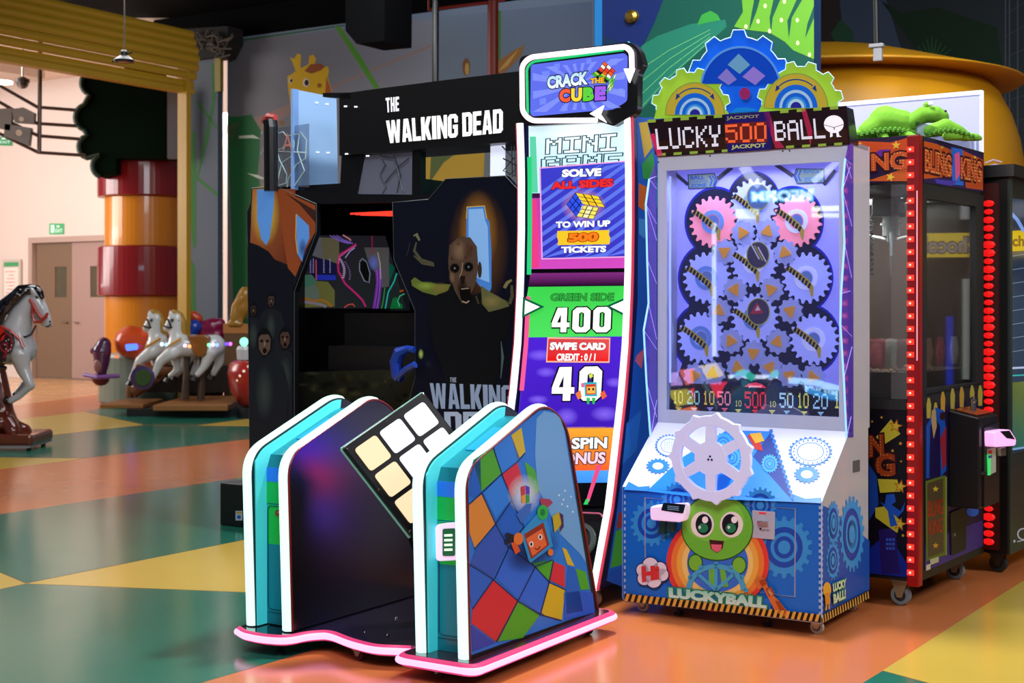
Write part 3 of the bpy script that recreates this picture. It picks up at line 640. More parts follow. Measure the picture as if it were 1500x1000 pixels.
for (lo, hi) in ((-.235, 0.), (-1.056, -.821)):
    for (c0, c1) in ((lo, lo+.05), (hi-.05, hi)):
        panel(c0, c1, DARKP); neon(c0+.002, c1-.002)
    # lit cyan rim on the inner face of the left panel
    b = MB(); rim = []; inn = []
    for i in range(0, crest+4):
        t, z = PR[i]; rim.append((t, z)); inn.append((t+.055, z-.045 if i > 3 else min(z, PR[8][1]-.02)))
    # recessed pod core, following the profile
    TC = PR[4][0]+.07
    core = [(TC, .09), (TC, PR[5][1]-.045)]+[(t+.02, z-.042) for i, (t, z) in enumerate(PR[9:crest+2])]+[(PR[-6][0]-.02, PR[-6][1]), (PR[-1][0]-.02, .09)]
    W = .235-.1-.002
    b = MB(); b.prism([P3(lo+.051, t, z) for t, z in core], UX*W); cr = b.build('pod_core', mat('teal_core', '#0f7f92', .3, coat=.3), con)
    b = MB(); b.prism([P3(lo+.0505, t, z) for t, z in [(PR[0][0]+.004, .09), (PR[4][0]+.004, PR[4][1])]+[(PR[i][0]+.006, PR[i][1]-.006) for i in range(5, crest+1)]+[(PR[crest][0], PR[crest][1]-.04)]+[(PR[i][0]+.03, PR[i][1]-.041) for i in range(crest-4, 8, -1)]+[(PR[4][0]+.075, PR[4][1]-.05), (PR[0][0]+.075, .09)]], UX*.006)
    b.build('cyan_rim', LITC, con)
    # door on the front of the core with keyhole
    fc = front(P3(lo+.051, TC, 0))
    def col(z0, z1, m, nm, x0=.004, x1=W-.004, d=.003):
        b = MB(); b.box(fc.P(x0, z0, d), UX*(x1-x0), UZ*(z1-z0), UY*.004); return b.build(nm, m, con)
    zt = core[1][1]  # bands and door glow a little so their colours look brighter
    col(zt-.055, zt+.0, mat('blue_band', '#1f6fe0', .3, emit=.35), 'blue_band')
    col(zt-.14, zt-.056, mat('green_upper', '#0fb04a', .3, emit=.25), 'green_band')
    d = col(.14, zt-.142, mat('door_teal', '#0c7f94', .3, emit=.15), 'service_door', .012, W-.006, .005)
    b = MB(); b.box(fc.P(.014, zt-.30, .0055), UX*(W-.022), UZ*.155, UY*.001); b.build('green_field', mat('green_lower', '#12b03c', .3, emit=.25), d)
    b = MB(); fr = rnd([(.016, .15), (.016, zt-.15), (W-.01, zt-.15), (W-.01, .15)], .02); b.tube([fc.P(x, z, .007) for x, z in fr], .0018, 5, closed=True); b.build('door_seam', mat('seam', '#0a5560', .5), d)
    b = MB(); b.cyl(fc.P(.07, zt-.175, .004), fc.P(.07, zt-.175, .012), .013, 16); b.cyl(fc.P(.07, zt-.175, .012), fc.P(.07, zt-.175, .014), .007, 12); b.build('key_lock', CHR, d)
    b = MB(); pts = [(PR[i][0]+.02, PR[i][1]-.041) for i in range(9, crest)]
    if len(pts) > 1:
        p0, p1 = pts[0], pts[-1]; q = lambda u: (p0[0]+(p1[0]-p0[0])*u, p0[1]+(p1[1]-p0[1])*u)
        for u0, u1 in ((.3, .8),):
            (t0, z0), (t1, z1) = q(u0), q(u1); b.prism([P3(lo+.075, t0, z0+.006), P3(lo+.16, t0, z0+.006), P3(lo+.16, t1, z1+.006), P3(lo+.075, t1, z1+.006)], -UZ*.004)
        b.build('instruction_label', mat('label_blue', '#1f93c4', .3, emit=.1), con)
b = MB()
for c in (-.05,):
    pts = [P3(.0015, t, z) for t, z in PR]; b.tube(pts, .0045, 6)
for c in (-.821,): b.tube([P3(c+.0015, t, z) for t, z in PR], .0045, 6)
b.build('red_edge_trim', REDEDGE, con)
# graphics on the right pod
a = Art(SC, .002)
a.poly([SCp for SCp in [(688, 960), (686, 700), (690, 683), (706, 665), (790, 601), (806, 600), (820, 612), (828, 632), (870, 895), (850, 902)]], '#2a78d8', 0)
a.poly(zm(590, 560, 2.272, [(445, 120), (470, 95), (520, 105), (535, 150), (610, 600), (590, 570), (520, 500), (450, 350), (440, 240)]), '#6aa6dc', 1)
G = lambda pts, c, L=2: a.poly(zm(590, 560, 2.272, pts), c, L)
BL, RD, YW, GN, OG, DB = '#2563c8', '#c8303c', '#c9b42a', '#4aa82a', '#d08a3a', '#1a2f78'
G([(232, 265), (258, 245), (262, 362), (238, 382), (222, 375)], BL)
G([(233, 258), (298, 215), (330, 300), (262, 363)], GN); G([(303, 212), (360, 172), (392, 258), (330, 305)], '#2f7fe0')
G([(360, 176), (395, 150), (408, 230), (382, 258)], YW); G([(268, 368), (328, 308), (362, 392), (308, 450)], '#2f7fe0')
G([(332, 305), (382, 265), (400, 330), (362, 388)], RD); G([(220, 408), (262, 372), (308, 468), (240, 552), (222, 500)], OG)
G([(312, 458), (362, 395), (402, 480), (350, 540)], BL); G([(405, 262), (440, 290), (455, 360), (430, 380)], GN)
G([(244, 556), (310, 476), (350, 545), (300, 650), (226, 600)], '#3258b8'); G([(222, 610), (300, 654), (230, 750), (222, 700)], BL)
G([(232, 755), (302, 658), (380, 728), (310, 862), (228, 800)], RD); G([(308, 648), (356, 548), (440, 610), (384, 722)], '#2f6ad8')
G([(316, 862), (384, 730), (455, 775), (400, 850)], GN); G([(388, 722), (442, 614), (486, 662), (458, 768)], '#2f6ad8')
G([(430, 600), (500, 590), (486, 658), (450, 622)], GN); G([(462, 766), (488, 668), (540, 690), (530, 790), (480, 780)], YW)
G([(490, 658), (502, 595), (540, 612), (540, 682)], RD); G([(530, 548), (545, 555), (572, 612), (548, 606)], YW)
G([(575, 618), (610, 630), (622, 688), (592, 690)], GN); G([(552, 612), (572, 618), (588, 690), (600, 760), (545, 770), (542, 690)], BL)
G([(535, 700), (592, 694), (632, 700), (640, 765), (540, 792)], '#2a5fd0'); G([(228, 806), (308, 866), (232, 895)], '#2a48b0')
for p_ in ([(232, 755), (302, 656), (308, 650), (356, 546), (402, 482)], [(238, 555), (310, 470), (362, 393), (400, 332)], [(222, 405), (262, 368), (330, 305), (384, 262), (408, 234)], [(262, 366), (310, 472), (350, 545), (440, 612), (488, 665), (542, 690)], [(300, 214), (330, 304), (364, 392), (404, 482)], [(222, 604), (302, 656), (384, 728), (458, 772), (530, 792)], [(312, 864), (384, 726), (442, 612), (500, 590)], [(458, 772), (488, 664), (502, 592)]):
    a.line(zm(590, 560, 2.272, p_), 1.6, '#16285c', 3)
# tumbling block robot, a plain generic one
a.glow(*zm(590, 560, 2.272, [(405, 370)])[0], 26, 30, '#dff0ff', L=4, a0=.9)
a.glow(*zm(590, 560, 2.272, [(430, 560)])[0], 46, 30, '#141c4a', L=4, a0=.85, rot=-.5)
G([(392, 348), (406, 342), (408, 372), (394, 378)], '#c33a3a', 6); G([(408, 342), (422, 348), (422, 372), (410, 372)], '#5a3ac0', 6)
G([(394, 378), (408, 374), (408, 398), (396, 402)], '#d89a3a', 6); G([(410, 374), (422, 374), (422, 398), (410, 402)], '#3aa04a', 6)
G([(392, 500), (470, 410), (500, 545), (425, 600), (418, 590)], '#2b8fd0', 6); G([(404, 505), (468, 465), (488, 540), (428, 588)], '#8a3018', 7)
G([(410, 520), (464, 486), (480, 540), (432, 578)], '#d86a3a', 8)
for x, y in ((428, 538), (458, 514)): a.ell(590+x/2.272, 560+y/2.272, 3.2, 4.2, '#f0e8e0', 9); a.ell(590+x/2.272, 560+y/2.272, 1.6, 2.6, '#1a2030', 10)
a.line(zm(590, 560, 2.272, [(440, 552), (450, 556), (458, 545)]), 1.6, '#7a1c14', 10)
a.ell(590+466/2.272, 560+432/2.272, 8, 11, '#2fb04a', 8); a.ell(590+466/2.272, 560+432/2.272, 3.5, 5, '#1f7c3a', 9)
G([(455, 385), (490, 388), (500, 400), (478, 420), (462, 410)], '#a03a58', 7); G([(498, 445), (520, 430), (530, 470), (505, 500)], '#b8a82a', 7); G([(520, 432), (534, 440), (536, 480), (522, 500), (528, 468)], '#4a2458', 7)
a.ell(590+385/2.272, 560+520/2.272, 7, 9, '#d8762a', 8); a.ell(590+492/2.272, 560+565/2.272, 4, 5, '#d8762a', 8); G([(360, 535), (375, 528), (392, 560), (375, 572)], '#d0562a', 7)
for x, y in ((350, 508), (358, 524), (348, 530), (362, 512)): a.ell(590+x/2.272, 560+y/2.272, 3.5, 4, '#20242e', 8)
G([(378, 440), (410, 405), (430, 402), (425, 425), (395, 470)], '#3a6ac0', 6)
for x, y in ((520, 375), (535, 390), (548, 412), (560, 380), (540, 360), (566, 430), (530, 405)): a.ell(590+x/2.272, 560+y/2.272, 1.2, 1.6, '#cfe8ff', 3)
a.build('block_mural', con, rough=.3)
# base plates with pink neon edge
def plate_path(px, z): return [tuple(gnd(x, y, z)) for x, y in px]
frontc = rnd([(352, 924), (361, 930), (384, 935), (419, 938), (450, 931), (485, 929), (516, 942), (551, 951), (602, 953)], 14, 4, False)
pts = [gnd(x, y, .065) for x, y in frontc]; back = [P3(-.2, .93, .065), P3(-1.09, .93, .065)]
b = MB(); b.prism([p+UZ*.02 for p in pts+[P3(-.25, .2, .065)]+back], -UZ*.045); b.build('base_plate', mat('base_gloss', '#17121f', .15, coat=.4), con)
b = MB(); b.tube([p for p in pts], .021, 10); b.build('pink_housing', LEDH, con, smooth=True)
b = MB(); nr_ = []
for i, p in enumerate(pts):
    t_ = (pts[min(i+1, len(pts)-1)]-pts[max(i-1, 0)]).normalized(); n_ = t_.cross(UZ); nr_.append(p+n_.normalized()*.0125*(1 if n_.dot(-UY) > 0 else -1))
b.tube(nr_, .0135, 10); b.build('pink_neon_edge', LEDP, con, smooth=True)
rp = [(-.27, -.045), (.045, -.045), (.045, .99), (-.27, .99)]
rr_ = rnd(rp, .04); loop = [P3(c, t, .067) for c, t in rr_]
b = MB(); b.prism([p+UZ*.022 for p in loop], -UZ*.045); b.build('base_plate', mat('base_red', '#3a1420', .2, coat=.4), con)
b = MB(); b.tube([P3(c*1.0, t, .067) for c, t in rnd([(-.27, .25), (-.27, -.05), (.05, -.05), (.05, .995), (-.2, .995)], .04, closed=False)], .022, 10); b.build('pink_housing', LEDH, con, smooth=True)
b = MB(); b.tube([P3(c*1.0, t, .067) for c, t in rnd([(-.283, .25), (-.283, -.063), (.063, -.063), (.063, 1.0), (-.2, 1.008)], .04, closed=False)], .013, 10); b.build('pink_neon_edge', LEDP, con, smooth=True)
b = MB()
for x, y in ((515, 894), (535, 926), (568, 930), (580, 905)): b.ball(gnd(x, y, .086), .006, n=8)
tag(b.build('bolt', CHR, con), kind='stuff')
# lit cube face
L3 = at(502, 655, 5.40); T3 = at(621, 573, 5.61); B3 = at(603, 785, 5.364); R3 = L3+(T3-L3)+(B3-L3); R3 = L3+(R3-L3)*.985
nrm = (T3-L3).cross(B3-L3).normalized()
if nrm.dot(CAM-L3) < 0: nrm = -nrm
b = MB(); b.prism([L3, T3, R3, B3], -nrm*.05); cube = b.build('cube_face', SATB, con, bevel=.008)
b = MB()
for p, q in ((L3, T3), (L3, B3), (T3, R3)): b.tube([p-nrm*.025, q-nrm*.025], .006, 6)
b.build('lit_edge', mat('edge_glow', '#6aa090', .3, emit=.35), cube)
e1 = T3-L3; e2 = R3-T3; TL = [led('tile_white', '#f4f2ff', 1.15), led('tile_warm', '#ffdfb4', .92)]
def tile(i, j):
    m = .075; g = .045; s = (1-2*m-2*g)/3; u0 = m+i*(s+g); v0 = m+j*(s+g)
    q = rnd([(u0, v0), (u0+s, v0), (u0+s, v0+s), (u0, v0+s)], .035, 4); b = MB()
    b.prism([L3+e1*u+e2*v+nrm*.006 for u, v in q], -nrm*.005)
    b.build('cube_tile', TL[1] if i == 0 else TL[0], cube)
for i in range(3):
    for j in range(3): tile(i, j)
# unseen glow fields added on the right pod's inner face, to be mirrored opposite
L2F = side(OC, -.821); R1F = side(OC, -.2355)
def mirrored(x, y):
    p = L2F.hit(x, y); r = (p-CAM).normalized(); r = r-2*r.dot(UX)*UX; s = (R1F.o-p).dot(UX)/r.dot(UX); q = p+r*s; return min((q-OC).dot(UY), .87), q.z
for (x0, y0, x1, y1, cc_, s_) in ((415, 634, 520, 668, '#2a18ff', 24.), (430, 676, 520, 708, '#ff1a10', 22.), (410, 716, 520, 778, '#5a48ff', 9.)):
    t0, z0 = mirrored(x0, y1); t1, z1 = mirrored(x1, y0); t0, t1 = min(t0, t1), max(t0, t1)
    b = MB(); b.box(P3(-.2355, t0, min(z0, z1)), UY*(max(t1-t0, .04)), UZ*abs(z1-z0), -UX*.003); b.build('inner_light_field', led('inner_'+cc_, cc_, s_), con)
b = MB(); cm = (L3+R3)/2-nrm*.05; b.cyl(cm, cm-nrm*.12-UZ*.1, .06, 20); b.tube([cm-nrm*.1-UZ*.08, V(cm.x, cm.y, 0)+UY*.14+UZ*.3, V(cm.x, cm.y, 0)+UY*.14+UZ*.085], .055, 14); b.build('cube_stand', PLB, con)
b = MB()
for u, v in ((.03, .03), (.97, .03), (.03, .97), (.5, .03), (.03, .5)): b.ball(L3+e1*u+e2*v, .005, n=8)
tag(b.build('corner_screw', CHR, cube), kind='stuff')
# card reader on the right pod
fr = front(P3(-.2, PR[0][0]+.03, 0)); cx, cy = 656, 792
b = MB(); q = rnd([(637, 768), (676, 764), (676, 820), (638, 822)], 7); b.plate(fr, q, .05, .0); rd = b.build('card_reader', mat('reader_white', '#e8e0ea', .3, emit=.9, ecol='#e8b8e8'), con, bevel=.004)
b = MB(); b.plate(fr, rnd([(649, 774), (667, 773), (667, 814), (649, 814)], 3), .004, .004); b.build('reader_screen', mat('reader_dark', '#176a48', .15, emit=.3), rd)
b = MB()
for k in range(4): b.plate(fr, [(652, 782+k*7), (664, 781.6+k*7), (664, 785+k*7), (652, 785.4+k*7)], .001, .006)
b.build('screen_text', mat('reader_text', '#d8ffe0', .3, emit=.8), rd)
for c, t in ((-.93, .06), (-.55, .07), (-.15, .02), (-.02, .9), (-1.0, .85), (-.5, .85), (-.22, .85)):
    caster(con, P3(c, t, .045), .0225, wheelcol='#5a1d22', hub='#1a1a1c', fork='#a8a8aa')

# ================================================================ TALL SCREEN CABINET
XR = -.2; CW = .61
SB = side(OC, XR)
path = [(925, 168), (926.5, 220), (927, 256), (927, 330), (926, 400), (925, 434), (922, 506), (916, 578), (908, 650), (901, 711), (897, 744), (887, 799), (875, 864)]
LP = [SB.loc(x, y) for x, y in path]
class Curved:
    """the cabinet's curved front: planes through successive points of its side profile"""
    def __init__(s, back=0.): s.back = back
    def hit(s, px, py, off=0.):
        r = ray(px, py)
        for i in range(len(LP)-1):
            (t0, z0), (t1, z1) = LP[i], LP[i+1]; d = V(0, 0, 0)+UY*(t1-t0)+UZ*(z1-z0); n = d.cross(UX).normalized()
            if n.dot(-UY) < 0: n = -n
            o = P3(XR, t0, z0)+UY*s.back+n*off; k = (o-CAM).dot(n)/r.dot(n); h = CAM+r*k
            if h.z >= z1-.002 or i == len(LP)-2: return h
        return h
cab = thing('screen_arcade_cabinet', P3(XR-CW/2, 1.6, 0), 'tall curved white neon arcade cabinet with a long upright screen behind the pods', 'arcade cabinet')
BK = 2.12
prof2 = LP+[(LP[-1][0]+.02, .09), (BK, .09), (BK, LP[0][1])]
b = MB(); b.prism([P3(XR-CW+.01, t+(.035 if i < len(LP) else 0), z) for i, (t, z) in enumerate(prof2)], UX*(CW-.02)); b.build('cabinet_body', SATB, cab)
for c in (XR-.03, XR-CW):
    b = MB(); b.prism([P3(c, t, z) for t, z in prof2], UX*.03); b.build('side_panel', mat('cab_side', '#16184a', .3, coat=.2), cab)
    path3 = [P3(c+.015, t-.012, z) for t, z in LP]
    b = MB(); b.tube(path3, .0165, 10); b.build('neon_tube', led('led_white', '#f2fffa', 1.5), cab, smooth=True)
    b = MB(); b.tube([P3(c+(.033 if c == XR-.03 else -.003), t-.006, z) for t, z in LP], .009, 6); b.build('red_edge_trim', mat('lit_red_edge', '#c83a50', .3, emit=.4), cab)
b = MB(); b.tube([P3(XR-CW+.05, t+.01, z) for t, z in LP[1:5]], .012, 8); b.build('green_accent_tube', led('led_green', '#1fd07a', .9), cab)
b = MB(); b.tube([P3(XR-CW+.05, t+.01, z) for t, z in LP[5:8]], .012, 8); b.build('pink_accent_tube', led('led_pinkacc', '#ff5a9a', .8), cab)
# side art
a = Art(SB, .001)
top = [(936, 165), (962, 178), (962, 250), (960, 620)]
a.poly([(933, 172), (970, 172), (970, 870), (889, 850), (904, 745), (923, 600), (934, 440), (935, 300)], '#1d62d0', 0)
for q, c in (([(936, 180), (948, 178), (956, 215), (944, 232)], '#d8b42a'), ([(950, 178), (966, 178), (966, 210), (958, 212)], '#7ac83a'), ([(940, 240), (956, 222), (962, 262), (942, 262)], '#2fa04a'),
             ([(936, 268), (952, 276), (948, 312), (935, 302)], '#d86a2a'), ([(950, 270), (966, 264), (966, 300), (954, 312)], '#2a8fe0'), ([(936, 320), (950, 322), (944, 350), (936, 342)], '#4a9ae8'),
             ([(933, 520), (944, 510), (940, 540), (930, 528)], '#e06a8a'), ([(918, 620), (940, 600), (932, 660), (912, 680)], '#2a7ae0'),
             ([(906, 752), (930, 738), (935, 760), (903, 775)], '#a83a2a'), ([(902, 778), (935, 762), (935, 820), (894, 832)], '#4aa83a'), ([(893, 836), (935, 824), (935, 868), (888, 850)], '#2458c0')):
    a.poly(q, c, 1)
a.build('side_print', cab, emit=.25)  # soft glow in the print makes the blue side look brighter
# screen image
S = Curved(.012); a = Art(S, .002)
def row(y0, y1, c0, c1=None, ny=6, xl=None, xr=None):
    def ed(y):
        for (x0, v0), (x1, v1) in zip(path, path[1:]):
            if v0 <= y <= v1: return x0+(x1-x0)*(y-v0)/(v1-v0)
        return path[0][0] if y < 200 else path[-1][0]
    lf = [(774, 168), (777, 400), (772, 434), (768, 506), (762, 578), (755, 650), (748, 720), (738, 800)]
    def le(y):
        for (x0, v0), (x1, v1) in zip(lf, lf[1:]):
            if v0 <= y <= v1: return x0+(x1-x0)*(y-v0)/(v1-v0)
        return lf[0][0] if y < 200 else lf[-1][0]
    c1 = c1 or c0; k0, k1 = rgb(c0), rgb(c1)
    for i in range(ny):
        u, v = i/ny, (i+1)/ny; a_, b_ = y0+(y1-y0)*u, y0+(y1-y0)*v
        mix = lambda q: tuple(k0[j]*(1-q)+k1[j]*q for j in range(3))
        a.poly([(le(a_), a_), (ed(a_)-8, a_-1.5), (ed(b_)-8, b_-1.5), (le(b_), b_)], [mix(u), mix(u), mix(v), mix(v)], 0)
row(172, 283, '#d8f0fa', '#c0e8f4'); row(283, 290, '#3a1440'); row(290, 394, '#b83aa0', '#c848b8'); row(394, 400, '#08060c'); row(400, 420, '#7a2a78', '#14081c', 3)
row(420, 494, '#3ac84a', '#4ad85a', 6); row(494, 628, '#4a22c8', '#3a18a8', 10); row(626, 690, '#e8a030', '#e05a28', 5); row(690, 708, '#4a9af0', '#3a8ae8', 2); row(708, 742, '#07070b', '#07070b', 3)
a.quad([(776, 200), (785, 200), (788, 282), (777, 282)], '#5ac8a0', 1, 1, 4); a.quad([(778, 292), (786, 292), (790, 392), (779, 392)], '#e03a80', 1, 1, 4)
a.glow(850, 190, 55, 30, '#ffffff', L=1, a0=.7)
for x, y, rx, ry in ((792, 520, 22, 9), (788, 585, 16, 7), (830, 610, 18, 14), (886, 606, 22, 12), (900, 560, 14, 8), (800, 545, 16, 8)): a.glow(x, y, rx, ry, '#8a6af0', L=1, a0=.7)
# popup card
pq = [(792, 247), (917, 237), (919, 375), (795, 378)]
a.quad([(x+dx, y+dy) for (x, y), (dx, dy) in zip(pq, ((-2, -2), (2, -2), (2, 2), (-2, 2)))], '#e0a0d8', 6, 2, 10)
a.quad(pq, ['#3a3ac0', '#3a44c8', '#3a34b8', '#3030b0'], 7, 2, 10)
for k in range(13):
    def q(u, v): return tuple((pq[0][j]*(1-u)+pq[1][j]*u)*(1-v)+(pq[3][j]*(1-u)+pq[2][j]*u)*v for j in (0, 1))
    v0 = k*.115-.35; l = []
    for u, v in ((0, v0+.6), (1, v0), (1, v0+.05), (0, v0+.65)): l.append(q(u, min(1, max(0, v))))
    for m_ in range(4):
        u0, u1 = m_/4, (m_+1)/4; f_ = lambda u, o: min(1, max(0, v0+.6*(1-u)+o))
        a.poly([q(u0, f_(u0, 0)), q(u1, f_(u1, 0)), q(u1, f_(u1, .05)), q(u0, f_(u0, .05))], '#5a70e0', 8)
z3 = lambda *p: zm(740, 40, 2.777, p)
z4 = lambda *p: zm(740, 380, 2.777, p)
a.dots('MINI', z3((168, 455), (452, 432), (448, 500), (166, 515)), '#0a3a48', 2, 1, -.8); a.dots('MINI', z3((168, 455), (452, 432), (448, 500), (166, 515)), '#e8fbff', 3, 1, -.02)
a.dots('GAME', z3((150, 530), (476, 512), (470, 572), (150, 590)), '#0a3a48', 2, 1, -.8); a.dots('GAME', z3((150, 530), (476, 512), (470, 572), (150, 590)), '#c8ecf4', 3, 1, -.02)
a.text('SOLVE', z3((232, 578), (392, 572), (390, 605), (230, 610)), '#ffffff', 10, .06, '#202a80', .05)
a.text('ALL SIDES', z3((186, 628), (441, 614), (440, 648), (186, 660)), '#e02a2a', 10, .06, '#4a0a3a', .04)
a.text('TO WIN UP', z3((206, 790), (428, 784), (427, 810), (206, 816)), '#ffffff', 10, .05, '#202a80', .04)
a.poly(z3((212, 828), (424, 824), (422, 845), (428, 855), (424, 882), (212, 886), (216, 868), (210, 850)), '#e8c028', 10)
a.text('500', z3((256, 838), (380, 832), (378, 870), (256, 874)), '#f07a1a', 12, .06, '#8a2a0a', .05)
a.text('TICKETS', z3((228, 892), (412, 888), (410, 914), (228, 918)), '#ffffff', 10, .05, '#202a80', .04)
a.glow(*z3((318, 725))[0], 34, 26, '#ffb060', L=9, a0=.6)
def isocube(art, P, cols, L):      # small puzzle cube: three faces of nine stickers
    for (o, u, v), c in zip(P, cols):
        art.poly([o, (o[0]+u[0], o[1]+u[1]), (o[0]+u[0]+v[0], o[1]+u[1]+v[1]), (o[0]+v[0], o[1]+v[1])], '#1a1a20', L)
        for i in range(3):
            for j in range(3):
                p = [((i+.08)/3, (j+.08)/3), ((i+.92)/3, (j+.08)/3), ((i+.92)/3, (j+.92)/3), ((i+.08)/3, (j+.92)/3)]
                art.poly([(o[0]+u[0]*x+v[0]*y, o[1]+u[1]*x+v[1]*y) for x, y in p], c[(i+j*2) % len(c)], L+1)
o_ = z3((318, 720))[0]
isocube(a, [(z3((248, 720))[0], (13.3, -17.3), (15, 18.7)), (z3((285, 672))[0], (35, 3), (9.7, 18)) if False else (z3((285, 672))[0], (34, 5), (10, 17)), (z3((312, 722))[0], (25, 4), (-8, 17))],
        [['#2a4ae0', '#2a50e8'], ['#f0d030', '#f0c020'], ['#f0e060', '#e8e8b0']], 11)
a.text('GREEN SIDE', z4((186, 138), (443, 136), (441, 168), (184, 168)), '#2f9a3a', 2, .03, '#0c4a18', .035)
a.block('400', z4((192, 197), (432, 192), (428, 296), (188, 296)), '#f4f8f4', 4, '#0c1410', 4.4, .16)
a.quad(z4((172, 316), (428, 318), (424, 420), (166, 418)), '#f0b090', 2, 1, 4); a.quad(z4((176, 322), (423, 324), (420, 414), (171, 412)), ['#c84048', '#d85050', '#e02020', '#d81818'], 3, 1, 4)
a.text('SWIPE CARD', z4((183, 336), (410, 338), (408, 368), (181, 368)), '#ffffff', 4, .06, '#4a0a10', .03)
a.text('CREDIT : 0 / 1', z4((210, 382), (368, 382), (366, 412), (208, 412)), '#ffffff', 4, .04, '#6a0a10', .02)
a.block('40', z4((194, 438), (396, 434), (388, 574), (188, 574)), '#ffffff', 3, '#0c0c20', 5., .2)
# small block robot on the screen
G4 = lambda p, c, L: a.poly(z4(*p), c, L)
G4([(322, 500), (372, 498), (374, 556), (324, 556)], '#2fa8b8', 8); G4([(328, 508), (368, 506), (368, 548), (330, 550)], '#c83a28', 9); G4([(332, 518), (366, 516), (366, 544), (334, 545)], '#e8b04a', 10)
for x in (341, 358): a.ell(740+x/2.777, 380+527/2.777, 1.6, 2, '#30201c', 11)
G4([(286, 545), (306, 530), (312, 560), (296, 570)], '#d8763a', 8); G4([(386, 545), (402, 532), (414, 555), (396, 570)], '#d85a3a', 8)
for x in (338, 360): G4([(x-8, 562), (x+8, 562), (x+3, 588), (x-4, 588)], '#2fb04a', 8)
a.poly(z4((340, 470), (352, 462), (358, 475), (345, 484)), '#c8d850', 9); G4([(345, 484), (352, 484), (352, 500), (345, 500)], '#30303c', 8); G4([(308, 504), (322, 500), (322, 520), (310, 520)], '#d86a8a', 8)
a.text('FREE SPIN', z4((100, 728), (416, 722), (414, 768), (100, 775)), '#e8f4f0', 2, .04, '#2a1a30', .05); a.text('BONUS', z4((200, 786), (410, 782), (406, 830), (198, 835)), '#f0c8d8', 2, .04, '#2a1a30', .05)
a.poly(z4((372, 835), (392, 835), (342, 985), (326, 990)), '#d84a7a', 4); a.poly(z4((328, 975), (342, 973), (336, 996), (318, 996)), '#2fc060', 5)
for side_, pts in ((0, [(72, 152), (160, 192), (68, 238)]), (1, [(500, 150), (408, 190), (497, 235)])):
    q = z4(*pts); c_ = (sum(p[0] for p in q)/3, sum(p[1] for p in q)/3)
    a.poly([(c_[0]+(x-c_[0])*1.0, c_[1]+(y-c_[1])*1.0) for x, y in q], '#0a5a3a', 30); a.poly([(c_[0]+(x-c_[0])*.68, c_[1]+(y-c_[1])*.68) for x, y in q], '#ffffff', 31)
a.build('game_screen', cab, emit=.95, rough=.15)
# lower door with round grille
FD = Face(P3(XR, LP[9][0], LP[9][1]), UX, (UY*(LP[9][0]-LP[12][0])+UZ*(LP[9][1]-LP[12][1])).normalized(), V(0, 0, 0))
FD.n = -(FD.u.cross(FD.v)); FD.n = FD.n if FD.n.dot(-UY) > 0 else -FD.n
b = MB(); zz_ = lambda *p: zm(820, 700, 4.543, p)
b.tube([FD.hit(x, y, .01) for x, y in rnd(zz_((20, 225), (270, 235), (312, 300), (262, 600), (210, 632), (20, 640)), 3, 4, False)], .004, 6); b.build('pink_door_trim', mat('pink_line', '#b85a78', .3, emit=.15), cab)
c_ = FD.hit(*zz_((140, 415))[0], .0)
b = MB(); b.ringplate(c_+FD.n*.02, FD.u, FD.v, [.078]*36, [.06]*36, .02, FD.n); b.build('round_grille_ring', mat('grille_steel', '#8fa09c', .25, .8), cab)
b = MB(); b.lathe(c_-FD.n*.01, [(.058, 0), (.058, .012), (.02, .018)], 28, (FD.u, FD.v, FD.n)); b.build('speaker_cone', PLB, cab)
for c, t in ((XR-.06, LP[-1][0]+.07), (XR-CW+.06, LP[-1][0]+.07), (XR-.06, BK-.1), (XR-CW+.06, BK-.1)):
    caster(cab, P3(c, t, .09), .04, wheelcol='#8a8c8c', hub='#2a2a2c', fork='#b0b0b0')
# marquee
tm = LP[0][0]; FM = front(P3(XR, tm-.03, 0)); zq = lambda *p: zm(740, 40, 2.777, p)
mo = rnd(zq((58, 118), (510, 58), (545, 90), (562, 150), (540, 190), (538, 345), (440, 402), (390, 385), (76, 402), (56, 350)), [9, 9, 9, 3, 3, 9, 3, 3, 9, 5], 5)
b = MB(); b.plate(FM, mo, .05); mq = b.build('marquee_box', SATB, cab)
b = MB(); b.tube([FM.hit(x, y, .012) for x, y in rnd(zq((372, 378), (105, 380), (70, 345), (68, 155), (100, 122), (490, 78), (514, 100), (516, 182)), 12, 5, False)], .0125, 10); b.build('arrow_neon', led('led_arrow', '#ffe6f0', 1.5), mq, smooth=True)
for q in (((494, 172), (537, 170), (516, 228)), ((358, 378), (418, 322), (404, 352), (446, 384), (402, 372), (416, 394))):
    if len(q) == 6: q = ((356, 354), (412, 320), (398, 356), (422, 390))
    b = MB(); b.plate(FM, zq(*q), .012, .03); b.build('arrow_head', led('arrow_white', '#ffffff', 1.6), mq)
b = MB(); b.tube([FM.hit(x, y, .006) for x, y in rnd(zq((92, 350), (88, 165), (112, 140), (480, 92)), 10, 4, False)], .006, 6); b.build('green_glow_tube', led('led_green', '#1fd07a', .9), mq)
b = MB(); b.tube([FM.hit(x, y, -.02) for x, y in rnd(zq((500, 60), (538, 85), (546, 130), (542, 160), (562, 160), (540, 200), (540, 335)), 6, 4, False)], .004, 6); b.build('cyan_outline', led('led_cy', '#58d8e0', .8), mq)
a = Art(FM, .002)
sq = rnd(zq((104, 152), (486, 105), (498, 118), (497, 300), (440, 335), (360, 340), (112, 362), (102, 350)), 5, 3)
a.poly(sq, '#5a6ae0', 0)
cc_ = zq((300, 235))[0]
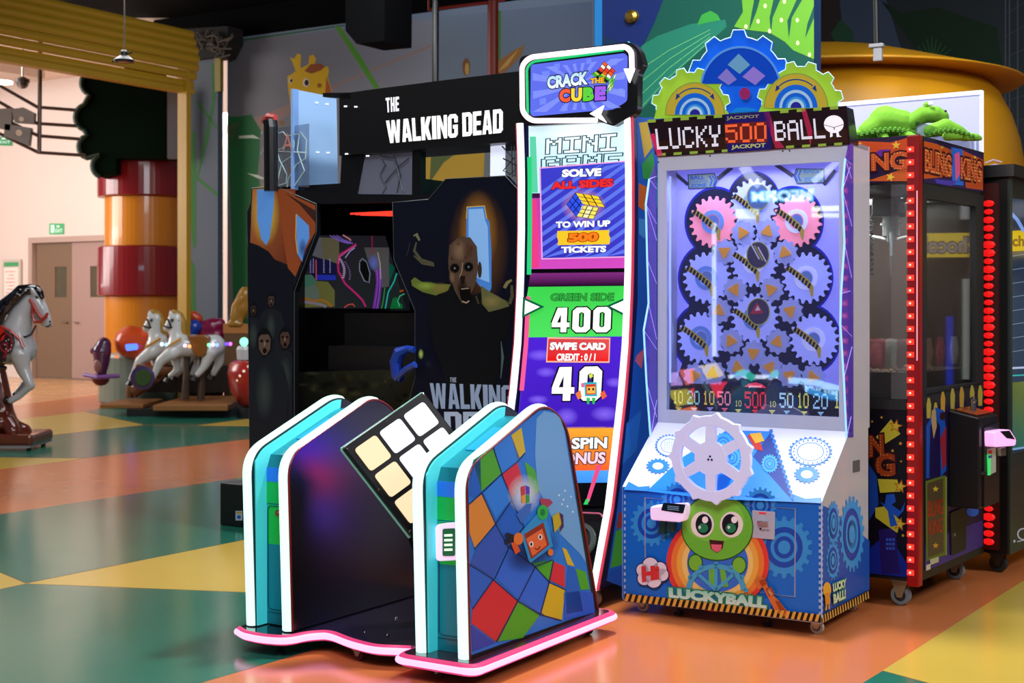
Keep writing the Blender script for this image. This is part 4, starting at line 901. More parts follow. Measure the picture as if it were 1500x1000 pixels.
for k in range(16):
    t = k*PI/8+.1; t2 = t+.16
    def clampr(t_):
        for rr2 in range(90, 10, -2):
            x, y = cc_[0]+rr2*math.cos(t_), cc_[1]+rr2*math.sin(t_)
            if 780 < x < 917 and (y > 100-(x-780)*.12) and y < 166-(x-780)*.06: return (x, y)
        return cc_
    a.poly([cc_, clampr(t), clampr(t2)], '#8a9af4', 1, .6)
for x, y, s in ((150, 180, 30), (200, 150, 22), (430, 130, 26), (140, 290, 26), (230, 320, 24), (460, 250, 20), (330, 130, 20)):
    a.poly(zq((x, y), (x+s, y-4), (x+s, y+s-4), (x, y+s)), '#7a90f0', 2, .6)
a.text('CRACK', zq((170, 200), (338, 178), (336, 232), (172, 252)), '#a8d4f8', 4, .05, '#14102a', .06, col2='#e8f4ff')
a.text('THE', zq((346, 208), (404, 202), (402, 226), (346, 230)), '#e8b020', 14, .05, '#14102a', .05)
cub = zq((218, 252), (412, 238), (410, 296), (218, 306))
for i, (ch, c) in enumerate(zip('CUBE', ('#e85a3a', '#e8d040', '#58c838', '#9a5ae0'))):
    u0, u1 = i/4+.01, (i+1)/4-.01; q = lambda u, v: tuple((cub[0][j]*(1-u)+cub[1][j]*u)*(1-v)+(cub[3][j]*(1-u)+cub[2][j]*u)*v for j in (0, 1))
    a.text(ch, [q(u0, 0), q(u1, 0), q(u1, 1), q(u0, 1)], c, 4, .07, '#14102a', .06)
isocube(a, [(zq((378, 172))[0], (8.6, -12.6), (17, 14.4)), (zq((350, 190))[0], (10, -6.5), (19, 15)), (zq((425, 214))[0], (9.7, -9.7), (-5, 21))],
        [['#e03a28', '#e8e0d8', '#e05a20'], ['#38a838', '#a8c838', '#1a1a20'], ['#88d848', '#48b848', '#d8e8a8']], 7)
a.build('marquee_screen', mq, emit=.95, rough=.2)
# ================================================================ GEAR BALL-DROP MACHINE
OL = V(1.2535, 5.75, 0); LW = .903; TU = .336; LD = .60; ZB = .058
def Q3(c, t, z): return OL+UX*c+UY*t+UZ*z
lb = thing('ball_drop_machine', Q3(-LW/2, .3, 0), 'white and blue gear-themed ball drop machine with a big cog wheel and lit playfield', 'arcade machine')
LF = front(OL, 0); LU = front(OL, TU); LS = side(OL, 0); LLS = side(OL, -LW)
WHT = mat('white_lacquer', '#c9d0e2', .3, coat=.3); WHS = mat('white_side', '#b9bcc6', .35, coat=.2); BLU = mat('blue_print', '#1a74de', .3, coat=.2)
zdl = .5475; zdu = CH+(HY-633)*6.035/F; ztop = CH+(HY-206)*6.035/F
# cabinet: lower box with sloping deck, upper shell around the playfield
b = MB(); b.prism([Q3(0, 0, ZB), Q3(0, 0, zdl), Q3(0, TU, zdu), Q3(0, LD, zdu), Q3(0, LD, ZB)], -UX*LW); b.build('cabinet_base', WHS, lb)
wi = [LU.loc(x, y) for x, y in ((976, 250), (1229, 234), (1227, 618), (977, 600))]
xl, xr = -LW+.004, -.004; wxl, wxr = wi[0][0], wi[1][0]; wzb = wi[3][1]-.0; wzt = wi[0][1]
b = MB()
for c0, c1, z0, z1 in ((xl, wxl, zdu, ztop), (wxr, xr, zdu, ztop), (wxl, wxr, zdu, wzb), (wxl, wxr, wzt, ztop)):
    b.box(Q3(c0, TU, z0), UX*(c1-c0), UZ*(z1-z0), UY*.03)
b.build('playfield_frame', WHT, lb)
b = MB(); b.box(Q3(-.03, TU+.03, zdu), UX*.03, UZ*(ztop-zdu), UY*(LD-TU-.03)); b.box(Q3(-LW, TU+.03, zdu), UX*.03, UZ*(ztop-zdu), UY*(LD-TU-.03))
b.box(Q3(-LW, LD, zdu), UX*LW, UZ*(ztop-zdu), UY*.02); b.box(Q3(-LW, TU+.03, ztop-.02), UX*LW, UZ*.02, UY*(LD-TU-.03)); b.build('upper_shell', WHS, lb)
b = MB(); sp = [(1249, 675), (1259, 673), (1259, 690), (1249, 692)]; b.plate(LS, sp, .004, .002); b.build('side_vent', mat('vent_grey', '#55595f', .5), lb)
# playfield
PB = front(OL, TU+.15); b = MB(); b.box(Q3(-LW+.03, TU+.15, zdu), UX*(LW-.06), UZ*(ztop-zdu-.02), UY*.01)
pf = b.build('playfield_board', mat('lilac_board', '#aeb0ec', .35, emit=.42, ecol='#9c98ff'), lb)
PF = front(OL, TU+.135)
z2 = lambda *p: zm(940, 230, 4.69, p); z3b = lambda *p: zm(940, 420, 4.547, p)
big = z2((490, 445), (1065, 440), (445, 830), (1130, 830))+z3b((395, 340), (1145, 350))
ctr = z2((770, 320), (770, 720))+z3b((750, 210))
small = z2((695, 520), (865, 510), (570, 650), (985, 655), (640, 910), (890, 910))+z3b((515, 160), (990, 160), (595, 360), (905, 365), (745, 440), (640, 535), (855, 535), (355, 590), (475, 575), (985, 590), (1140, 600))
AS = 1.13
a = Art(PB, .002)
for x, y in big: a.ell(x+(4 if x < 1100 else -6), y, 46, 46*AS, '#1a28c8', 0, 40)
for x, y in ctr[:1]: a.ell(x, y, 40, 42*AS, '#1a28c8', 1, 40)
NAVY = '#101a3c'
for x, y in big: a.ell(x+(4 if x < 1100 else -6), y, 43, 43*AS, NAVY, 2, 40)
for x, y in ctr: a.ell(x, y, 38, 40*AS, NAVY, 3, 40)
a.poly([(1022, 330), (1185, 330), (1200, 560), (1228, 608), (978, 592), (1000, 530)], NAVY, 4)
a.quad([(977, 565), (1227, 578), (1226, 612), (977, 602)], '#0a0a12', 5)
for k in range(60):     # dotted perforation behind the top
    for j in range(3): a.ell(985+k*4, 243+j*3-k*.25, .6, .7, '#6a6ac0', 6, 6)
for s_, (x0, x1) in ((1, (200, 320)), (-1, (1330, 1250))):
    a.line(z2((x0, 90), (x1, 190)), 5, '#2a2a34', 7)
a.line(z2((520, 150), (620, 70)), 6, '#2a2a34', 7); a.line(z2((1040, 130), (920, 50)), 6, '#2a2a34', 7)
for q, t in ((z2((315, 120), (500, 110), (520, 160), (500, 210), (320, 220)), 0), (z2((1255, 80), (1060, 78), (1042, 130), (1065, 184), (1258, 176)), 1)):
    a.poly([(x+(x-q[0][0])*.0, y) for x, y in q], '#1a3a5a', 8)
    c_ = (sum(p[0] for p in q)/5, sum(p[1] for p in q)/5); a.poly([(c_[0]+(x-c_[0])*.93, c_[1]+(y-c_[1])*.88) for x, y in q], '#9ab89a', 9)
a.text('BALL', z2((332, 128), (432, 124), (434, 152), (332, 155)), '#2a6ac8', 10, .04); a.text('LOADING', z2((332, 162), (452, 156), (452, 172), (332, 178)), '#2a6ac8', 10, .01); a.text('ZONE', z2((332, 184), (445, 178), (446, 204), (334, 208)), '#2a6ac8', 10, .04)
for k in range(2): a.line(z2((464+k*22, 128), (484+k*22, 160), (470+k*22, 200)), 2.4, '#2a6ac8', 10)
a.text('BALL', z2((1110, 84), (1225, 80), (1228, 108), (1112, 112)), '#5a9ac8', 10, .04); a.text('ZONE', z2((1112, 140), (1238, 134), (1240, 164), (1114, 168)), '#5a9ac8', 10, .04)
for k in range(2): a.line(z2((1094-k*22, 90), (1076-k*22, 130), (1092-k*22, 166)), 2.4, '#2a6ac8', 10)
a.quad(z3b((175, 828), (1310, 892), (1308, 912), (1280, 930)) if False else [(978, 603), (1228, 616), (1226, 623), (978, 610)], '#1a50c0', 8)
pp = a.build('playfield_print', lb, emit=.4)
def gearobj(x, y, r, teeth, m, name, hub=None, star=None, th=.018, face=None, off=0., parent=None):
    f = face or PF; s = .0; c = f.hit(x, y, off); px1 = f.hit(x, y-r, off); R = (px1-c).length
    ro = []; N = teeth*5
    for k in range(teeth): ro += [R*.84, R*.86, R, R, R*.86]
    b = MB(); b.ringplate(c, f.u, f.v, ro, [R*.02]*N, th, f.n)
    g = b.build(name, m, parent or lb)
    return g, c, R, f
GT = mat('gear_translucent', '#b4bcf4', .3, emit=.5, ecol='#a4aef8'); GP = mat('gear_lit_pink', '#ff9aa0', .3, emit=.62, ecol='#ff8f96'); GS = mat('small_gear', '#a8b4dc', .3, emit=.3, ecol='#98a4e0')
HB = mat('gear_hub', '#6f9ad8', .3, emit=.25); HW_ = mat('hub_white', '#dfe6ff', .3, emit=.35)
def hazard(art, x, y, sc, L=1):
    base = [(-30, -13), (-22, -17), (-6, -6), (6, 4), (13, 14), (12, 28), (9, 28), (6, 16), (-3, 8), (-14, -3), (-26, -9)]
    art.poly([(x+u*sc, y+v*sc) for u, v in base], '#d8c04a', L)
    for k in range(8):
        t = k/8; u = -26+36*t; v = -14+26*t+(4*t*t); art.poly([(x+(u+1)*sc, y+(v-4)*sc), (x+(u+4)*sc, y+(v-2)*sc), (x+(u+1)*sc, y+(v+5)*sc), (x+(u-2)*sc, y+(v+3)*sc)], '#1c1c24', L+1)
for i, (x, y) in enumerate(big+ctr):
    g, c, R, f = gearobj(x, y, 38 if i < 6 else 37, 20, GP if i < 2 else GT, 'cog_wheel')
    h = MB(); h.ringplate(c+PF.n*.006, PF.u, PF.v, [R*.46]*28, [R*.3]*28, .006, PF.n); h.build('hub_ring', HW_ if i % 2 else HB, g)
    a = Art(PF, .009); a.ell(x, y, 9, 10, '#7a9adf' if i < 6 else '#9ab0e8', 0, 20)
    if i < 6: hazard(a, x-2, y-1, 1.0)
    else:
        hazard(a, x-4, y+2, .95)
        a.ell(x+6, y-10, 17, 20, '#c8c84a', 3, 24); a.ell(x+6, y-10, 15.6, 18.6, '#4a4460' if i > 6 else '#5a78a0', 4, 24)
        if i == 6: a.poly([(x-4, y-2), (x+6, y-16), (x+18, y-6)], '#8fb8d8', 5)
        if i == 7:
            for k in range(3): a.line([(x-4+k*5, y-26+k*2), (x+8+k*5, y-4+k*2)], 2, '#e8e8f0' if k != 1 else '#c8b048', 5)
        if i == 8: a.poly([(x-6, y-6), (x+4, y-24), (x+14, y-8)], '#c83a4a', 5); a.poly([(x+1, y-11), (x+5, y-19), (x+9, y-12)], '#f0e0e8', 6)
    a.build('hazard_print', g, emit=.35)
for i, (x, y) in enumerate(small):
    g, c, R, f = gearobj(x, y, 19, 10, GS, 'small_cog', th=.012, off=.003)
    b = MB(); rot = i*1.3; tri = [(math.cos(rot+k*2*PI/3), math.sin(rot+k*2*PI/3)) for k in range(3)]
    pts = rnd([(u*R*.62, v*R*.62) for u, v in tri], R*.2, 3); b.prism([c+PF.n*.008+PF.u*u+PF.v*v for u, v in pts], -PF.n*.006)
    b.build('orange_rotor', mat('orange_rotor', '#e09a2a', .4, emit=.35), g)
# score display strip
DS = front(OL, TU+.05); b = MB(); b.plate(DS, [(975, 560), (1230, 571), (1229, 612), (977, 600)], .02); ds = b.build('score_display', mat('display_black', '#07070b', .25), lb)
a = Art(DS, .001)
def num(t, x, y, w, h, c, sub=2):
    a.dots(t, z3b((x, y), (x+w, y+w*.035), (x+w, y+h+w*.035), (x, y+h)), c, 1, sub, .3)
num('10', 208, 692, 66, 85, '#d8e06a'); num('20', 304, 690, 82, 92, '#8ad8c8'); num('10', 408, 692, 76, 92, '#e8c83a'); num('50', 504, 694, 88, 94, '#ff9aa0'); num('10', 622, 755, 42, 40, '#e8e060', 1)
num('500', 686, 696, 142, 112, '#ff2a30', 3); num('10', 850, 760, 42, 40, '#e8e060', 1); num('50', 918, 704, 92, 100, '#bfeef0'); num('10', 1036, 706, 76, 100, '#e8e85a'); num('20', 1142, 708, 98, 104, '#a8d8e8'); num('1', 1280, 718, 40, 90, '#e8e85a')
for x, y, c in ((246, 806, '#e8d05a'), (348, 808, '#a8e0d0'), (455, 806, '#a89ae0'), (552, 810, '#f06a80'), (643, 818, '#e8e060'), (754, 822, '#ff3a40'), (868, 824, '#e8e060'), (966, 828, '#a8d8e8'), (1082, 832, '#e8e060'), (1192, 836, '#a8d8e8')):
    for r in range(3):
        for k in range(5-2*r): a.ell(940+(x-16+r*8+k*8)/4.547, 420+(y+r*9)/4.547, .72, .8, c, 1, 6)
for x, c in ((215, 0), (345, 0), (615, 0), (722, 0), (838, 0), (932, 0), (1052, 0), (1170, 0), (1275, 0)):
    a.text('TICKETS', z3b((x-32, 846+x*.036), (x+32, 848+x*.036), (x+32, 860+x*.036), (x-32, 858+x*.036)), '#d8c85a', 12, .02)
a.quad([(978, 603), (1228, 613), (1226, 620), (978, 609)], '#1a50c0', 8)
a.poly([(x, y) for x, y in z3b((682, 665), (712, 645), (760, 636), (802, 648), (830, 674))], '#c02a38', 2); a.text('JACKPOT', z3b((712, 656), (800, 658), (800, 674), (712, 674)), '#f0c0c0', 3, .02)
a.build('score_print', ds, emit=1.7)
# light strips inside the window, glass in front
for c in (wxl-.012, wxr+.012):
    b = MB(); b.box(Q3(c-.003, TU+.05, wzb+.02), UX*.006, UZ*(wzt-wzb-.04), UY*.02); b.build('window_light_strip', led('led_violet', '#8f9cff', 2.2), lb)
lt = area('playfield_light', tuple(Q3((wxl+wxr)/2, TU+.035, wzt-.02)), .7, .05, 3, (.62, .66, 1), tuple(Q3((wxl+wxr)/2, TU+.14, wzb+.3)))
lt.parent = lb; lt.matrix_parent_inverse = Matrix.Translation(-lb.location)
b = MB(); b.box(Q3(wxl-.004, TU+.006, wzb-.004), UX*(wxr-wxl+.008), UZ*(wzt-wzb+.008), UY*.004); b.build('front_glass', glass('playfield_glass', '#eef0ff', .06, .03, '#c4c4ff'), lb)  # faint lilac haze in the glass stands in for reflected glare
# header sign
h0, h1, h2 = LU.hit(962, 230), LU.hit(1247, 211), None
hd0 = Q3(-LW-.005, TU-.005, 0); hb = [Q3(-LW-.004, TU-.012, ztop), Q3(.004, TU-.012, ztop)]
zt2 = CH+(HY-156)*5.99/F
HD = face3(hb[0], hb[1], Q3(-LW-.004, TU-.06, zt2)); HD.u = UX
HD = Face(hb[0], UX, (UY*-.048+UZ*(zt2-ztop)).normalized(), V(0, 0, 0)); HD.n = HD.v.cross(HD.u); HD.n = HD.n if HD.n.dot(-UY) > 0 else -HD.n
b = MB(); b.prism([Q3(.004, TU-.012, ztop-.01), Q3(.004, TU-.06, zt2), Q3(.004, TU+.05, zt2), Q3(.004, TU+.12, ztop-.01)], -UX*(LW+.008)); hs = b.build('header_sign', mat('header_black', '#0e0c18', .2, coat=.3), lb)
a = Art(HD, .002); z1 = lambda *p: zm(920, 30, 3.703, p)
a.poly(z1((102, 540), (1185, 462), (1205, 672), (158, 740)), '#0d0b16', 0)
for k in range(12):
    u = k/12; v = (k+.5)/12
    if .33 < u+.03 < .64 and .35 < u: continue
    x0, x1 = 105+1080*u, 105+1080*v; y0 = 538-78*u
    a.poly(z1((x0, y0), (x1, y0-3), (x1, y0+14), (x0, y0+17)), '#7f9a3a', 2)
    x0, x1 = 160+1045*u, 160+1045*v; y0 = 735-62*u; a.poly(z1((x0, y0-14), (x1, y0-17), (x1, y0-3), (x0, y0)), '#7f9a3a', 2)
a.poly(z1((525, 508), (770, 492), (778, 700), (540, 716)), '#14125a', 3)
a.poly(z1((735, 498), (765, 494), (810, 640), (850, 690), (800, 694)), '#a8244a', 3, .7); a.poly(z1((940, 482), (965, 480), (1000, 600), (990, 682)), '#a8244a', 3, .7); a.poly(z1((118, 620), (140, 610), (190, 730), (160, 738)), '#c82a5a', 3, .8)
a.text('JACKPOT', z1((532, 520), (710, 510), (710, 532), (535, 543)), '#8a8a5a', 5, .02); a.text('JACKPOT', z1((560, 676), (746, 664), (746, 694), (560, 702)), '#a8a86a', 5, .03)
LT_ = z1((146, 588), (500, 566), (502, 682), (158, 700)); a.dots('LUCKY', LT_, '#f4f0ff', 5, 2, .16)
a.quad(z1((522, 560), (752, 546), (756, 660), (528, 668)), '#5a1a1a', 4); a.dots('500', z1((526, 566), (750, 552), (752, 656), (530, 664)), '#ff6a3a', 6, 3, .12)
a.dots('BALL', z1((790, 548), (1062, 528), (1072, 638), (798, 654)), '#f4f0ff', 5, 2, .16)
m_ = lambda x, y: z1((x, y))[0]
a.ell(*m_(1116, 562), 14.5, 13, '#f2eef6', 6); a.line(z1((1062, 565), (1116, 580), (1172, 562)), .8, '#3a3448', 8); a.line(z1((1116, 578), (1120, 592)), 1.4, '#3a3448', 8)
a.poly(z1((1096, 600), (1108, 602), (1110, 628), (1096, 634)), '#f2eef6', 7); a.poly(z1((1128, 600), (1140, 598), (1146, 624), (1160, 630), (1132, 632)), '#f2eef6', 7)
a.build('header_print', hs, emit=.85, rough=.2)
# acrylic gear crest on top
CF = front(OL, TU+.0)
ACR = lambda n, c: mat(n, c, .15, emit=.22, alpha=.9)
def crestgear(pts, m, name, off):
    b = MB(); b.plate(CF, pts, .006, off); return b.build(name, m, lb)
def halfgear(cx, cy, r, teeth, ph, a0, a1, asp=1.12, depth=.12):
    pts = []; n = teeth
    for k in range(n+1):
        t0 = a0+(a1-a0)*k/n; st = (a1-a0)/n
        for f_, q in ((0, 1-depth), (.2, 1-depth), (.32, 1), (.68, 1), (.8, 1-depth)):
            t = t0+st*(f_+ph)
            if t > a1+.001: continue
            pts.append((cx+r*q*math.cos(t), cy-r*q*asp*math.sin(t)))
    return pts
bg = halfgear(1083, 128, 77, 5, 0, .12, 3.05, 1.1); lg_ = halfgear(1012, 158, 58, 6, 0, -.05, 3.2, 1.02); rg_ = halfgear(1172, 156, 64, 6, 0, .0, 3.1, 1.04)
g1 = crestgear(bg+[(1010, 168), (1160, 160)], ACR('acrylic_blue', '#1560e0'), 'blue_crest_gear', -.012)
g2 = crestgear(lg_+[(958, 174), (1068, 168)], ACR('acrylic_lime', '#9ac83a'), 'lime_crest_gear', .0)
g3 = crestgear(rg_+[(1110, 166), (1234, 157)], ACR('acrylic_lime', '#9ac83a'), 'lime_crest_gear', .0)
for pts, o_, g in ((bg, -.01, g1), (lg_, .002, g2), (rg_, .002, g3)):
    b = MB(); b.tube([CF.hit(x, y, o_) for x, y in pts], .0025, 5); b.build('edge_light', mat('pale_edge', '#a8c8e8', .3, emit=.5), g)
a = Art(CF, .005)
def arc(cx, cy, r0, r1, c, L, t0, t1, asp=1.08, al=1.): a.ring(cx, cy, r0, r1, c, L, asp, 24, al, -t1, -t0)
def disc(cx, cy, r, c, L, t0=0., t1=PI, asp=1.08):
    a.poly([(cx+r*math.cos(t0+(t1-t0)*k/24), cy-r*asp*math.sin(t0+(t1-t0)*k/24)) for k in range(25)], c, L)
for cx, cy, k in ((1018, 168, .95), (1166, 158, 1.02)):
    disc(cx, cy, 46*k, '#c8b03a', 2); arc(cx, cy, 45*k, 46.5*k, '#8aa84a', 3, 0, PI)
    disc(cx, cy, 31*k, '#1a6ae0', 4); arc(cx, cy, 20*k, 24*k, '#a8d0f4', 5, 0, PI); disc(cx, cy, 15*k, '#3a9af0', 5); disc(cx, cy, 12*k, '#b8dcf8', 6); disc(cx, cy, 8*k, '#2a2a9a', 7)
    arc(cx, cy, 37*k, 38.6*k, '#1a3a8a', 5, PI*.28, PI*.75)
    for s in (-1, 1): x = cx+s*27*k; y = cy-28*k; a.poly([(x, y), (x-s*3, y-7), (x+s*4, y-1)] if False else [(x+s*3, y+5), (x-s*4, y), (x+s*1, y-5)], '#1a3a8a', 5)
disc(1085, 132, 58, '#1048c8', 0, .15, PI-.15); arc(1085, 132, 57, 60, '#5a9af0', 1, .2, PI-.2)
for q, c in ((((540, 240), (600, 180), (662, 240), (605, 290)), '#7ab8d8'), (((485, 310), (535, 260), (590, 320), (545, 350)), '#9a8ae0'), (((620, 305), (680, 250), (745, 300), (690, 350)), '#a88ae8')):  # pastel tiles: reflection of lit cube tiles painted onto the crest
    a.poly(z1(*q), c, 1, .75)
a.poly([(1078, 158), (1094, 157), (1108, 160), (1104, 163), (1070, 165)], '#1a8ae8', 8); a.ell(1091, 137, 8, 9, '#9a2a6a', 8)
a.build('crest_print', lb, emit=.4, rough=.2)
# acrylic side fins with light strips
FIN = glass('fin_acrylic', '#c9b8ff', .04, .3, '#7f6cf0')
for fc, pts in ((LLS, [(960, 238), (951, 262), (946, 299), (948, 380), (950, 444), (943, 483), (947, 560), (953, 642), (962, 628)]),
                (LS, [(1244, 205), (1238, 232), (1234, 278), (1237, 356), (1232, 430), (1231, 475), (1236, 554), (1240, 640), (1249, 640), (1249, 205)])):
    b = MB(); b.plate(fc, pts, .004, .004); fn = b.build('side_fin', FIN, lb)
    k = 8
    b = MB(); b.tube([fc.hit(x, y, .004) for x, y in pts[1:k]], .0045, 6); b.build('fin_light_strip', led('led_iceblue', '#8fc8ff', 1.3), fn)
    b = MB(); rr = random.Random(5); inner = pts[-1][0]-2
    for i in range(9):
        p = pts[1+i % (k-1)]; b.tube([fc.hit(*p, .006), fc.hit(inner+(rr.random()-.5)*3 if fc is LS else 962, p[1]+rr.uniform(-60, 60), .006)], .0012, 4)
    tag(b.build('etched_line', mat('etched', '#b8a8ff', .4, emit=.5), fn), kind='stuff')
# front panel: blue artwork
b = MB(); fp = [(-LW, ZB), (0, ZB), (0, zdl), (-.115, zdl+.002), (-LW+.12, zdl+.002), (-LW, zdl)]; b.prism([LF.P(x, z, .006) for x, z in fp], UY*.006); fpn = b.build('front_panel', BLU, lb)
DK = Face(Q3(-LW, 0, zdl), UX, (UY*TU+UZ*(zdu-zdl)).normalized(), V(0, 0, 0)); DK.n = DK.u.cross(DK.v)
b = MB(); b.box(DK.P(0, 0, .004), UX*LW, DK.v*math.hypot(TU, zdu-zdl), -DK.n*.004); dk = b.build('sloping_deck', WHT, lb)
z4b = lambda *p: zm(900, 600, 2.856, p)
a = Art(DK, .0048)
a.poly(z4b((135, 340), (240, 240), (290, 195), (470, 85), (655, 90), (750, 385), (400, 372)), '#1c7ae4', 0)
a.poly(z4b((580, 195), (655, 92), (750, 385)), '#15358a', 1)
for (x0, y0), (x1, y1) in (((655, 90), (750, 385)),):
    for k in range(14): u = k/14; a.ell(900+(x0+(x1-x0)*u)/2.856, 600+(y0+(y1-y0)*u)/2.856, 3, 3.4, '#1f6ed0', 2, 8)
a.poly(z4b((555, 108), (575, 98), (610, 130), (622, 172), (590, 165)), '#b02a2a', 3); a.poly(z4b((565, 100), (612, 95), (628, 130), (590, 140)), '#d0a030', 4)
def cogp(art, x, y, r, c, L, tr=(.82, '#1f6ed0', .5, '#b8dcff'), asp=1.1, teeth=18):
    X, Y = 900+x/2.856, 600+y/2.856; r /= 2.856; art.gear(X, Y, r, c, L, teeth, .14, asp)
    for k in range(1, len(tr), 2) if False else (): pass
    art.ell(X, Y, r*.66, r*.66*asp, tr[1], L+1); art.ell(X, Y, r*.48, r*.48*asp, c if len(tr) < 5 else tr[4], L+2); art.ell(X, Y, r*.36, r*.36*asp, tr[1], L+3); art.ell(X, Y, r*.22, r*.22*asp, c, L+4)
for x, y, r, asp in ((820, 175, 92, .68), (230, 150, 60, .8)):
    X, Y = 900+x/2.856, 600+y/2.856; a.gear(X, Y, r/2.856, '#2a7ad8', 3, 26, .1, asp); a.ell(X, Y, r*.86/2.856, r*.86/2.856*asp, '#c8d4e8', 4); a.ring(X, Y, r*.58/2.856, r*.62/2.856, '#2a7ad8', 5, asp)
    for k in range(5):
        for j in range(5): a.ell(X+(k-2)*r*.16/2.856, Y+(j-2)*r*.16/2.856*asp, .7, .6, '#7a8aa8', 6, 6)
for t in range(22):
    an = -PI+t*2*PI/22; r = 70/2.856; a.ell(900+820/2.856+r*math.cos(an), 600+175/2.856+r*.68*math.sin(an), 1.1, 1.4, '#2a6ac8', 6, 6)
for x, y, r, asp in ((805, 270, 55, .68), (182, 235, 50, .66)):
    X, Y = 900+x/2.856, 600+y/2.856; a.gear(X, Y, r/2.856, '#2a7ad8', 3, 16, .16, asp); a.ell(X, Y, r*.45/2.856, r*.45/2.856*asp, '#d0daec', 4)
a.poly(z4b((40, 334), (60, 300), (100, 322), (150, 318), (136, 340)), '#2a7ad8', 2); a.poly(z4b((750, 385), (742, 350), (800, 372), (866, 366), (864, 391)), '#2a7ad8', 2)
for x, y, r in ((650, 225, 36), (455, 145, 46), (490, 200, 40)):
    cogp(a, x, y, r, '#3a9ae8', 4)
a.build('deck_print', dk, rough=.3)
a = Art(front(OL, -.006), .002); zf = z4b
a.poly(zf((42, 338), (135, 342), (400, 372), (750, 387), (862, 393), (862, 888), (42, 802)), '#1a74de', 0)
for r_ in range(14):
    for k in range(30): a.ell(900+(60+k*27+(r_ % 2)*13)/2.856, 600+(370+r_*30+k*2.2)/2.856, .8, .9, '#3a7ae0', 1, 5)
for x, y, r in ((155, 475, 88), (262, 375, 66), (610, 400, 70), (710, 575, 118), (735, 575, 1)):
    if r > 5: cogp(a, x, y, r, '#3aa0ec', 2 if r < 100 else 2, (.8, '#1f52c0', .5, '#fff'))
# rainbow
for R_, c in ((215, '#e8433a'), (195, '#f0873a'), (172, '#f0b84a'), (150, '#f4d87a'), (128, '#3a7ae0')):
    a.ell(900+432/2.856, 600+640/2.856, R_/2.856, R_*.95/2.856, c, 8+int((215-R_)/20), 40)
a.poly(zf((210, 735), (655, 790), (655, 834), (210, 784)), '#1a74de', 14)
# a plain round green face
cx, cy = 900+430/2.856, 600+500/2.856
a.ell(cx-32, 600+640/2.856, 11, 13, '#2a5a28', 15); a.ell(cx+32, 600+650/2.856, 11, 13, '#2a5a28', 15); a.ell(cx-32, 600+640/2.856, 9.5, 11.5, '#7ac83a', 16); a.ell(cx+32, 600+650/2.856, 9.5, 11.5, '#7ac83a', 16)
a.ell(cx, cy-3, 53, 49, '#2a6a28', 16, 36); a.ell(cx, cy-3, 51.5, 47.5, '#70c83c', 17, 36); a.ell(cx-4, cy-14, 44, 33, '#82d648', 18, 32)
for s, ex in ((-1, 368), (1, 490)):
    X, Y = 900+ex/2.856, 600+480/2.856; a.ell(X, Y, 17, 19, '#f4f4ec', 19); a.ell(X+s*-2, Y, 12, 15.5, '#1c1c24', 20); a.ell(X-s*1, Y+5, 7.5, 7, '#2a8a5a', 21); a.ell(X+4, Y-7, 4.5, 5, '#ffffff', 22); a.ell(X-4, Y+4, 2, 2.4, '#dff0e8', 22)
a.poly(zf((396, 543), (458, 549), (452, 580), (428, 598), (404, 582)), '#4a1c20', 20); a.poly(zf((404, 562), (450, 564), (446, 586), (428, 596), (408, 582)), '#e86a80', 21)
# wheel in its hands
a.ring(900+425/2.856, 600+755/2.856, 36, 44, '#4ab0d8', 17, .88, 28, 1., -PI, 0); 
for k in range(7):
    t = -PI+k*PI/6; a.ell(900+425/2.856+44*math.cos(t), 600+755/2.856+39*math.sin(t), 3.4, 3.4, '#4ab0d8', 17, 10)
for t in (-PI*.25, -PI*.5, -PI*.75): a.line([(1048.8, 864), (1048.8+38*math.cos(t), 864+34*math.sin(t))], 5, '#4ab0d8', 17)
a.poly(zf((395, 665), (420, 660), (425, 740), (395, 735)), '#6cc244', 16); a.poly(zf((440, 665), (462, 665), (478, 740), (450, 740)), '#6cc244', 16)
a.text('LUCKYBALL', zf((226, 742), (640, 784), (636, 832), (228, 785)), '#8fe0c8', 19, .07, '#1f8a5a', .09, spacing=1.0, col2='#d8f8e8')
a.poly(zf((585, 712), (600, 700), (628, 702), (650, 760), (690, 800), (728, 850), (710, 866), (672, 842), (640, 780), (622, 742), (600, 752)), '#d8783a', 18)
for q in (((604, 716), (628, 706), (640, 726), (616, 736)), ((632, 748), (656, 740), (672, 770), (646, 780)), ((672, 800), (690, 800), (716, 842), (700, 852))): a.poly(zf(*q), '#a8481c', 24); 
a.text('TICKETS', zf((648, 748), (664, 772), (654, 780), (640, 756)), '#f0d8a0', 25, .02)
for x, y, r in ((118, 670, 26), (150, 650, 32), (190, 665, 28), (125, 705, 28), (165, 712, 32), (200, 690, 26)): a.ell(900+x/2.856, 600+y/2.856, (r+4)/2.856, (r+4)/2.856, '#2a1a5a', 15)
for x, y, r in ((118, 670, 26), (150, 650, 32), (190, 665, 28), (125, 705, 28), (165, 712, 32), (200, 690, 26)): a.ell(900+x/2.856, 600+y/2.856, r/2.856, r/2.856, '#e8e8f4', 16)
a.text('Hi', zf((112, 655), (188, 650), (188, 708), (116, 722)), '#d83a3a', 18, .07)
n = 33
a.poly(zf((42, 768), (862, 856), (862, 888), (42, 800)), '#2a2018', 14)
for k in range(n):
    x = 42+k*820/n; y = 768+88*k/n; w_ = 13; a.poly(zf((x+10, y+1), (x+10+w_, y+2), (x+w_, y+33), (x, y+32)), '#e0b04a', 26 if x > 200 else 15)
for k in range(16): y = 355+k*27; a.quad(zf((40, y), (47, y), (47, y+14), (40, y+14)), '#a8c8f0', 3)
for k in range(18): y = 400+k*26; a.quad(zf((855, y+2), (863, y+3), (863, y+16), (855, y+15)), '#a8c8f0', 16)
fpr = a.build('front_print', fpn, rough=.3)
